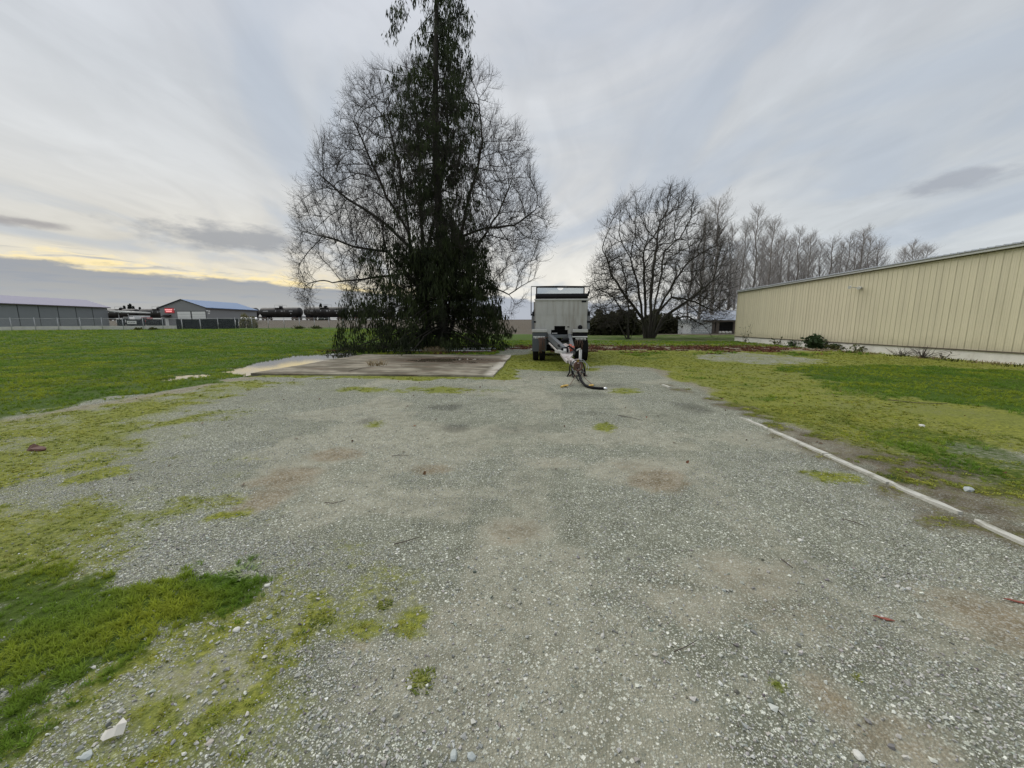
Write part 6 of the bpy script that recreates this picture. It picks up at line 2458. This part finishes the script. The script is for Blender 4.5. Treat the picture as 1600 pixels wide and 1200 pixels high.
# step plate on the left of the tongue
mb = MB()
c_ = Vector(T(876, 549, 14.0))
mb.bar(c_ + Vector((-0.12, 0.15, 0.0)), c_ + Vector((0.12, -0.15, -0.03)), 0.22, 0.10)
mb.build('step_plate', M['fender'], tr)
# nose and eye
mb = MB()
n0, n1 = Vector(T(889, 562, 13.2)), Vector(T(902, 571, 12.45))
mb.bar(n0, n1, 0.16, 0.15)
mb.build('drawbar_nose', M['deck'], tr)
e_ = Vector(T(903.5, 572, 12.28))
mb = MB()
ring = [e_ + Vector((0.115 * math.cos(a), 0.02 * math.sin(a * 2), 0.14 * math.sin(a))) for a in np.linspace(0, 2 * math.pi, 22)]
mb.tube(ring, 0.034, 8, cap=False)
mb.box(e_.x - 0.065, e_.x + 0.065, e_.y + 0.05, e_.y + 0.13, e_.z - 0.09, e_.z + 0.08, 0.02)
mb.build('drawbar_eye', M['rust'], tr)
mb = MB()
mb.lathe([(e_.y - 0.06, 0.0), (e_.y - 0.06, 0.035), (e_.y + 0.03, 0.05)], 'y', (e_.x - 0.01, 0, e_.z + 0.17), 10)
mb.build('eye_bolt', M['brass'], tr)
for (rx_, rz_, of, mt, rr0) in ((0.24, 0.22, (0.03, 0.05, 0.0), 'galv', 0.010), (0.27, 0.19, (0.06, 0.02, -0.04), 'galv', 0.009), (0.20, 0.26, (-0.02, -0.03, -0.06), 'rubber', 0.014)):
    mb = MB()
    mb.tube([e_ + Vector((of[0] + rx_ * math.cos(a), of[1] + 0.06 * math.sin(3 * a), of[2] + rz_ * math.sin(a))) for a in np.linspace(-0.4, 2 * math.pi - 0.9, 20)], rr0, 6)
    mb.build('cable_loop', M[mt], tr)
# stand under the eye
for s_ in (-1, 1):
    mb = MB()
    mb.tube([e_ + Vector((s_ * 0.12, 0.10, -0.10)), e_ + Vector((s_ * 0.20, 0.06, -0.30)), (e_.x + s_ * 0.25, e_.y + 0.02, 0.04), (e_.x + s_ * 0.27, e_.y - 0.02, 0.0)], [0.03, 0.025, 0.025, 0.035], 7)
    mb.build('stand_leg', M['rust'], tr)
# screw jack
j0 = Vector(T(906.5, 566, 13.0))
mb = MB()
mb.tube([(j0.x, j0.y, 0.16), (j0.x, j0.y, j0.z + 0.42)], 0.048, 10)
mb.box(j0.x - 0.11, j0.x + 0.11, j0.y - 0.11, j0.y + 0.11, 0.12, 0.16)
mb.tube([(j0.x, j0.y, j0.z + 0.40), (j0.x - 0.02, j0.y - 0.05, j0.z + 0.46), (j0.x - 0.14, j0.y - 0.1, j0.z + 0.40)], 0.022, 8)
mb.build('jack', M['fender'], tr)
mb = MB()
mb.bar(Vector((j0.x - 0.05, j0.y, j0.z + 0.05)), Vector((j0.x - 0.30, j0.y + 0.1, j0.z + 0.02)), 0.10, 0.14)
mb.build('jack_bracket', M['rust'], tr)
# hoses drooping to the ground
def gp(px, py, dz=0.02):
    p = G(px, py)
    return Vector((p[0] - OX, p[1] - OY, hz1(p[0], p[1]) + dz))


mb = MB()
hs = [e_ + Vector((-0.02, 0.05, -0.10)), e_ + Vector((0.0, -0.1, -0.22)), e_ + Vector((0.02, -0.6, -0.30)), gp(906, 597, 0.10), gp(914, 604, 0.045), gp(924, 607.5, 0.038), gp(936, 608.8, 0.036), gp(944, 609, 0.036)]
sp = []
for i in range(len(hs) - 1):
    p0, p1, p2, p3 = hs[max(i - 1, 0)], hs[i], hs[i + 1], hs[min(i + 2, len(hs) - 1)]
    for k_ in range(6):
        t = k_ / 6
        sp.append(0.5 * ((2 * p1) + (p2 - p0) * t + (2 * p0 - 5 * p1 + 4 * p2 - p3) * t * t + (3 * p1 - p0 - 3 * p2 + p3) * t ** 3))
sp.append(hs[-1])
mb.tube(sp, 0.034, 10)
hb = mb.build('hydraulic_hose', M['rubber'], tr)
mb = MB()
mb.tube([gp(943.5, 609, 0.036), gp(946, 609.2, 0.036), gp(948.5, 609.3, 0.036)], [0.037, 0.04, 0.036], 10)
mb.build('hose_fitting', M['silver'], hb)
mb = MB()
mb.tube([e_ + Vector((-0.16, 0.1, -0.05)), e_ + Vector((-0.2, 0.05, -0.18)), e_ + Vector((-0.18, -0.25, -0.33)), gp(899, 592, 0.10), gp(904, 598, 0.06)], 0.020, 8)
mb.tube([e_ + Vector((-0.2, 0.3, 0.1)), e_ + Vector((-0.26, 0.1, -0.05)), e_ + Vector((-0.27, 0.0, -0.2)), e_ + Vector((-0.36, -0.05, -0.36)), e_ + Vector((-0.42, -0.05, -0.40))], 0.022, 8)
mb.tube([e_ + Vector((0.2, 0.2, 0.0)), e_ + Vector((0.22, 0.0, -0.2)), e_ + Vector((0.20, -0.02, -0.42))], 0.026, 8)
mb.tube([e_ + Vector((-0.2, 0.2, -0.03)), e_ + Vector((-0.13, -0.15, -0.3)), e_ + Vector((0.06, -0.2, -0.28)), e_ + Vector((0.14, 0.0, -0.1))], 0.016, 8)
mb.build('air_line', M['rubber'], tr)
for (pa, pb) in (((876.5, 606), (890, 604)), ((920, 605.5), (927, 604))):
    a_, b_ = gp(*pa, 0.03), gp(*pb, 0.03)
    mb = MB()
    mb.tube([a_, a_.lerp(b_, 0.35) + Vector((0, 0, 0.015)), a_.lerp(b_, 0.6)], 0.026, 8)
    mb.tube([a_.lerp(b_, 0.6) + Vector((0.06 * math.cos(t), 0.05 * math.sin(t), 0.02)) for t in np.linspace(0.3, 5.6, 12)], 0.016, 6)
    mb.build('chain_hook', M['brass'], tr)
    mb = MB()
    mb.tube([b_, b_.lerp(e_, 0.12) - Vector((0, 0, 0.02)), b_.lerp(e_, 0.45) - Vector((0, 0, 0.09)), e_ + Vector((0, 0.05, -0.14))], 0.008, 5)
    mb.build('safety_chain', M['rust'], tr)

# ================================================================== SMALL THINGS
# timber edging along the right of the gravel
segs = [((1157, 652.5), (1200, 671), 'weathered edging timber farthest along the row right of the gravel'),
        ((1203, 672.5), (1290, 711), 'long weathered edging timber second from the far end of the row'),
        ((1292, 712), (1390, 756), 'weathered edging timber in the middle of the row right of the gravel'),
        ((1391, 756.5), (1500, 804), 'weathered edging timber ending at the gap in the row'),
        ((1524, 815), (1625, 862), 'broken edging timber nearest the lower right, beyond the gap'),
        ((1036, 602), (1047, 606), 'short stray piece of edging timber far along the gravel edge')]
for i, (a, b, lab) in enumerate(segs):
    p, q = G(*a), G(*b)
    p = Vector((p[0], p[1], hz1(p[0], p[1])))
    q = Vector((q[0], q[1], hz1(q[0], q[1])))
    L = (q - p).length
    w = 0.085 if i != 4 else 0.075
    nseg = max(4, int(L / 0.18))
    t = (q - p).normalized()
    s = Vector((t.y, -t.x, 0)).normalized()
    vs_, fs_ = [], []
    for k_ in range(nseg + 1):
        c_ = p.lerp(q, k_ / nseg) - p
        ww = w / 2 * (1 + 0.05 * rng.normal() - (0.3 if rng.random() < 0.10 else 0)) * (0.55 if k_ in (0, nseg) and i in (0, 3, 4) else 1)
        hh = 0.024 + 0.003 * rng.normal() - (0.010 if rng.random() < 0.08 else 0)
        sh_ = 0.003 * rng.normal()
        vs_ += [c_ + s * (-ww + sh_) + Vector((0, 0, -0.05)), c_ + s * (-ww * 0.9 + sh_) + Vector((0, 0, hh)), c_ + s * (ww * 0.9 + sh_) + Vector((0, 0, hh * (1 + 0.08 * rng.normal()))), c_ + s * (ww + sh_) + Vector((0, 0, -0.05))]
    for k_ in range(nseg):
        a_ = 4 * k_
        for j in range(4):
            j2 = (j + 1) % 4
            fs_.append((a_ + j, a_ + j2, a_ + 4 + j2, a_ + 4 + j))
    fs_ += [(3, 2, 1, 0), (4 * nseg, 4 * nseg + 1, 4 * nseg + 2, 4 * nseg + 3)]
    mb = MB()
    mb.add(vs_, fs_)
    o = mb.build('edging_timber', M['timber'])
    o.location = p
    tag(o, lab, 'timber', 'edging timbers along the gravel')

# pipes lying behind the slab
for i, (a, b, r_, lab) in enumerate([((603, 549.5), (768, 549.5), 0.045, 'front grey metal pipe lying behind the concrete slab'),
                                     ((612, 547.4), (775, 547.0), 0.045, 'middle grey metal pipe lying behind the concrete slab'),
                                     ((616, 545.8), (770, 545.4), 0.04, 'rearmost grey metal pipe lying under the dark cedar'),
                                     ((700, 551.0), (772, 550.6), 0.035, 'short rusty pipe in front of the grey pipes behind the slab')]):
    p, q = G(*a), G(*b)
    mb = MB()
    d_ = q - p
    mb.tube([(0, 0, 0.06 + 0.05 * (i == 2)), tuple(d_ * 0.5 + np.array([0, 0, 0.07])), (d_[0], d_[1], 0.06 + 0.03 * (i == 1))], r_, 10)
    mb.tube([(-0.002, 0, 0.06 + 0.05 * (i == 2)), (-0.05, 0, 0.06 + 0.05 * (i == 2))], r_ * 1.25, 10)
    o = mb.build('metal_pipe', M['galv'] if i < 3 else M['rust'])
    o.location = (p[0], p[1], hz1(p[0], p[1]) - 0.01)
    tag(o, lab, 'pipe', 'pipes behind the slab')


def tuft_thing(name, loc, nb, h, w, spread, lean, material, label, cat, group=None, seed=1, part='blades'):
    r = thing(name, loc, label, cat, group)
    me = blades_mesh(nb, h, w, spread, lean, seed, 3)
    link(part, me, material, r)
    return r


p = G(590, 573)
tuft_thing('dry_grass_tuft', (p[0], p[1], 0.055), 90, 0.30, 0.022, 0.35, 1.1, M['dry'], 'tuft of dry straw grass growing on the concrete slab', 'grass tuft', seed=5)
for i, px_ in enumerate((668, 680, 691)):
    p = G(px_, 551)
    tuft_thing('dry_grass_tuft', (p[0], p[1], 0.0), 70, 0.45, 0.02, 0.30, 1.0, M['dry'], ('left', 'middle', 'right')[i] + ' one of three dry grass tufts between the slab and the metal pipes', 'grass tuft', 'dry grass tufts by the pipes', seed=6 + i)
p = G(383, 897)
tuft_thing('broadleaf_weed', (p[0], p[1], hz1(p[0], p[1])), 40, 0.035, 0.014, 0.08, 1.8, M['pale_weed'], 'pale green leafy weed at the right end of the near grass patch', 'weed', seed=15)
p = G(600, 945)
tuft_thing('moss_clump', (p[0], p[1], hz1(p[0], p[1])), 90, 0.012, 0.008, 0.045, 1.6, M['moss_plain'], 'upper small moss clump in the gravel right of the grass patch', 'moss clump', 'moss clumps in the near gravel', seed=16)
for i, (a, b, lab) in enumerate(((505, 968, 'bright moss clump in the gravel just right of the grass patch'), (660, 1066, 'lower small moss clump in the near gravel'))):
    p = G(a, b)
    tuft_thing('moss_clump', (p[0], p[1], hz1(p[0], p[1])), 120, 0.013, 0.008, 0.07, 1.6, M['moss_plain'], lab, 'moss clump', 'moss clumps in the near gravel', seed=17 + i)


# plants along the foot of the cream building
def plant(px, py, w, h, n_, size, material, label, name='wall_weed', cat='plant', group=None, seed=1, stems=8):
    p = G(px, py)
    x_ = min(p[0], BX - 0.25)
    g_ = (x_, p[1], hz1(x_, p[1]))
    rg = np.random.default_rng(seed)
    r = thing(name, g_, label, cat, group)
    ch = []
    ends = []
    for _ in range(stems):
        e = np.array([rg.normal() * w * 0.22, rg.normal() * w * 0.5, h * rg.uniform(0.4, 1.05)])
        m2 = e * 0.5 + rg.normal(size=3) * 0.05
        ch.append((np.array([[rg.normal() * 0.05, rg.normal() * 0.1, -0.03], m2, e]), np.array([0.012, 0.009, 0.004])))
        ends.append(e)
    link('stems', tubes_mesh('stems', ch, 5), M['stick'], r)
    if n_:
        C = []
        for _ in range(n_):
            e = ends[rg.integers(len(ends))]
            t = rg.random() ** 0.6
            C.append(e * t + rg.normal(size=3) * np.array([w * 0.10, w * 0.16, h * 0.12]))
        C = np.array(C)
        C[:, 2] = np.maximum(C[:, 2], 0.02)
        C[:, 0] = np.minimum(C[:, 0], BX - 0.05 - g_[0])
        V, F = leaf_cards(C, size, rg, 0.3, 0.1)
        link('foliage', mesh_np('foliage', V, F), material, r)
    return r


plant(1282, 544, 1.5, 1.0, 420, 0.17, M['bush'], 'dark green leafy bush against the white base of the cream building', 'bush', 'bush', None, 71, 14)
plant(1258, 541, 1.0, 0.5, 90, 0.13, M['bush'], 'sprawling weed left of the dark green bush by the building', 'wall_weed', 'plant', None, 72)
plant(1240, 539, 0.7, 0.7, 40, 0.12, M['weed'], 'thin upright weed farthest left along the building base', 'wall_weed', 'plant', None, 73)
plant(1310, 547, 1.2, 0.35, 140, 0.12, M['weed'], 'low green weed right of the dark bush by the building', 'wall_weed', 'plant', None, 74)
plant(1340, 550, 0.9, 0.4, 60, 0.11, M['weed'], 'small weed mid way along the building base', 'wall_weed', 'plant', None, 75)
plant(1408, 556, 1.0, 0.45, 0, 0.1, M['weed'], 'dead brown brush left of the larger dead brush by the building', 'dead_brush', 'brush', None, 76, 26)
plant(1440, 560, 1.2, 0.6, 0, 0.1, M['weed'], 'larger heap of dead brush against the white building base', 'dead_brush', 'brush', None, 77, 40)
plant(1475, 562, 0.4, 0.35, 12, 0.07, M['weed'], 'sparse little weed near the right end of the building base', 'wall_weed', 'plant', None, 78, 5)
plant(1165, 536, 1.0, 1.9, 30, 0.1, M['weed'], 'leggy bare sapling at the far corner of the cream building', 'sapling', 'sapling', None, 79, 9)
for i in range(10):
    px_ = 1200 + i * 42 + rng.uniform(-12, 12)
    p = G(px_, 539 + (px_ - 1200) * 0.088)
    x_ = min(p[0], BX - 0.3)
    r = thing('dry_weed', (x_, p[1], hz1(x_, p[1])), 'low tuft of half dry weeds along the building base, ' + ordw(i, 10), 'weeds', 'half dry weeds along the building base')
    link('blades', blades_mesh(60, 0.17, 0.03, 0.65, 1.2, 200 + i, 3), M['weed'] if i % 2 else M['dry'], r)


# scraps, stones and sticks lying about
def lump(name, px, py, sx, sy, sz, material, label, cat, seed, rz=0.0, group=None, sub=2):
    p = G(px, py)
    bm = bmesh.new()
    bmesh.ops.create_icosphere(bm, subdivisions=sub, radius=0.5)
    rg = np.random.default_rng(seed)
    o_ = rg.uniform(0, 50)
    for v_ in bm.verts:
        k_ = 0.72 + 0.6 * float(vn(np.array(v_.co.x * 3 + o_), np.array(v_.co.y * 3 + v_.co.z * 2 + o_)))
        v_.co = Vector((v_.co.x * sx * k_, v_.co.y * sy * k_, max(v_.co.z, -0.2) * sz * k_ + sz * 0.18))
    me = bpy.data.meshes.new(name)
    bm.to_mesh(me)
    bm.free()
    o = link(name, me, material, loc=(p[0], p[1], hz1(p[0], p[1])))
    o.rotation_euler = (0, 0, rz)
    return tag(o, label, cat, group)


# folded white scrap at lower left
p = G(178, 1152)
g_ = hz1(p[0], p[1])
vs_ = [(-0.055, -0.012, 0.004), (-0.03, -0.030, 0.010), (0.02, -0.030, 0.012), (0.052, -0.012, 0.010), (0.058, 0.022, 0.026), (0.030, 0.044, 0.030), (-0.008, 0.026, 0.022),
       (-0.042, 0.012, 0.020), (-0.02, -0.006, 0.030), (0.025, 0.004, 0.034), (-0.015, 0.004, 0.014), (0.012, 0.010, 0.016)]
fs_ = [(0, 1, 8), (1, 2, 8), (2, 9, 8), (2, 3, 9), (3, 4, 9), (4, 5, 9), (0, 8, 10, 7), (8, 9, 11, 10), (9, 5, 11), (11, 5, 6), (10, 11, 6), (10, 6, 7)]
vs_ = [(x_, y_, z_ * 1.5 + 0.006 * math.sin(x_ * 90) + (0.012 if i_ in (4, 5) else 0)) for i_, (x_, y_, z_) in enumerate(vs_)]
mb = MB()
mb.add(vs_, fs_)
o = mb.build('folded_scrap', M['shell'])
o.location = (p[0], p[1], g_ + 0.004)
o.rotation_euler = (0, 0, 0.35)
o.scale = (0.68, 0.68, 0.8)
sm = o.modifiers.new('thick', 'SOLIDIFY')
sm.thickness = 0.004
sm.offset = 0
tag(o, 'folded white scrap lying on the gravel at lower left', 'scrap')
# brown curled scrap on the mossy gravel at left
p = G(57, 704)
mb = MB()
mb.add([(-.16, -.03, .0), (-.15, .03, .10), (-.10, .05, .13), (-.08, -.03, .05), (0, -.06, .05), (0, .06, .08), (.12, -.05, .05), (.10, .05, .07), (.18, -.02, .03), (.17, .03, .05),
        (-.1, -.05, 0), (.12, -.07, 0), (.18, 0, 0), (0, .08, 0)],
       [(0, 1, 2, 3), (3, 2, 5, 4), (4, 5, 7, 6), (6, 7, 9, 8), (0, 3, 10), (3, 4, 10), (4, 6, 11, 10), (6, 8, 11), (8, 12, 11), (8, 9, 12), (2, 1, 13), (5, 2, 13), (7, 5, 13), (9, 7, 13), (12, 9, 13), (1, 0, 13)])
o = mb.build('brown_scrap', M['brown_scrap'])
o.scale = (0.72, 0.72, 0.6)
o.location = (p[0], p[1], hz1(p[0], p[1]))
tag(o, 'curled dark brown scrap on the mossy gravel at left', 'scrap')
for i, (a, b, L, lab) in enumerate(((1380, 969, 0.10, 'small red wood splinter on the gravel at lower right'), (1592, 941, 0.14, 'larger red wood splinter at the right edge of the gravel'))):
    p = G(a, b)
    mb = MB()
    mb.prism([(-L / 2, 0), (-L * 0.2, -0.007), (L * 0.1, -0.012), (L * 0.3, -0.007), (L / 2, -0.003), (L * 0.2, 0.006), (-L * 0.1, 0.003), (-L * 0.3, 0.007)], 'z', 0.0, 0.005)
    o = mb.build('red_splinter', M['red_shard'])
    o.location = (p[0], p[1], hz1(p[0], p[1]) + 0.006)
    o.rotation_euler = (0.1, 0.06, -0.25)
    tag(o, lab, 'splinter')
for i, (pts, r_, lab) in enumerate((([(616, 853), (630, 850), (655, 843)], 0.006, 'thin curved twig on the gravel left of centre'),
                                    ([(1220, 877), (1228, 884), (1238, 893)], 0.006, 'short dark twig on the gravel right of centre'),
                                    ([(1053, 1022), (1070, 1016), (1090, 1005)], 0.004, 'curved thin twig on the near gravel'),
                                    ([(1315, 812), (1335, 818), (1355, 827)], 0.005, 'thin twig near the edging timber'),
                                    ([(508, 787), (520, 789), (540, 785)], 0.006, 'straight twig on the brown patch of gravel'),
                                    ([(612, 714), (626, 713), (640, 714)], 0.006, 'pale twig on the mid gravel'),
                                    ([(1388, 626), (1430, 631), (1480, 633)], 0.012, 'long dead branch at the edge of the right lawn'),
                                    ([(965, 650), (985, 654), (1004, 659)], 0.008, 'reddish twig near the moss spot on the gravel'),
                                    ([(545, 583), (566, 578), (585, 575)], 0.012, 'dark dead stick on the concrete slab'))):
    q_ = [G(*t_) for t_ in pts]
    o0 = q_[0]
    mb = MB()
    z_ = 0.07 if 'slab' in lab else 0.014
    mb.tube([(p[0] - o0[0], p[1] - o0[1], hz1(p[0], p[1]) + z_ + 0.004 * k_ if 'slab' not in lab else z_) for k_, p in enumerate(q_)], [r_ * 0.7, r_ * 0.6, r_ * 0.35], 6)
    o = mb.build('twig', M['stick'])
    o.location = (o0[0], o0[1], 0)
    tag(o, lab, 'twig')
stone_pale = mat('pale_stone', (0.58, 0.58, 0.53), 0.6, 0, 0.15, 30)
stone_blue = mat('blue_grey_stone', (0.38, 0.42, 0.41), 0.6, 0, 0.15, 30)
for i, (a, b, s, mt, lab) in enumerate(((418, 917, 0.042, stone_pale, 'white stone at the right tip of the grass patch'), (370, 986, 0.046, stone_pale, 'white stone on the gravel below the grass patch'),
                                        (1342, 1181, 0.045, stone_pale, 'bright white stone at the lower right edge'),
                                        (709, 1180, 0.042, stone_blue, 'blue grey stone left of another at the bottom edge'), (736, 1182, 0.042, stone_blue, 'blue grey stone right of another at the bottom edge'),
                                       
                                        (640, 1077, 0.030, stone_pale, 'pale pebble beside the lower moss clump'), (135, 1183, 0.05, stone_blue, 'flat grey stone below the folded white scrap'),
                                        (395, 886, 0.04, stone_blue, 'grey stone above the leafy weed'),
                                        (1440, 667, 0.12, stone_pale, 'flat pale stone on the yellow moss at right'), (1513, 767, 0.11, stone_blue, 'flat grey stone in the mud right of the timbers'),
                                        (1250, 844, 0.05, stone_pale, 'white stone on the gravel left of the timber gap'),)):
    lump('pale_stone' if mt is stone_pale else 'grey_stone', a, b, s * 0.95, s * 0.72, s * 0.5, mt, lab, 'stone', 300 + i, rng.uniform(0, 3), sub=2 if i < 4 else 1)
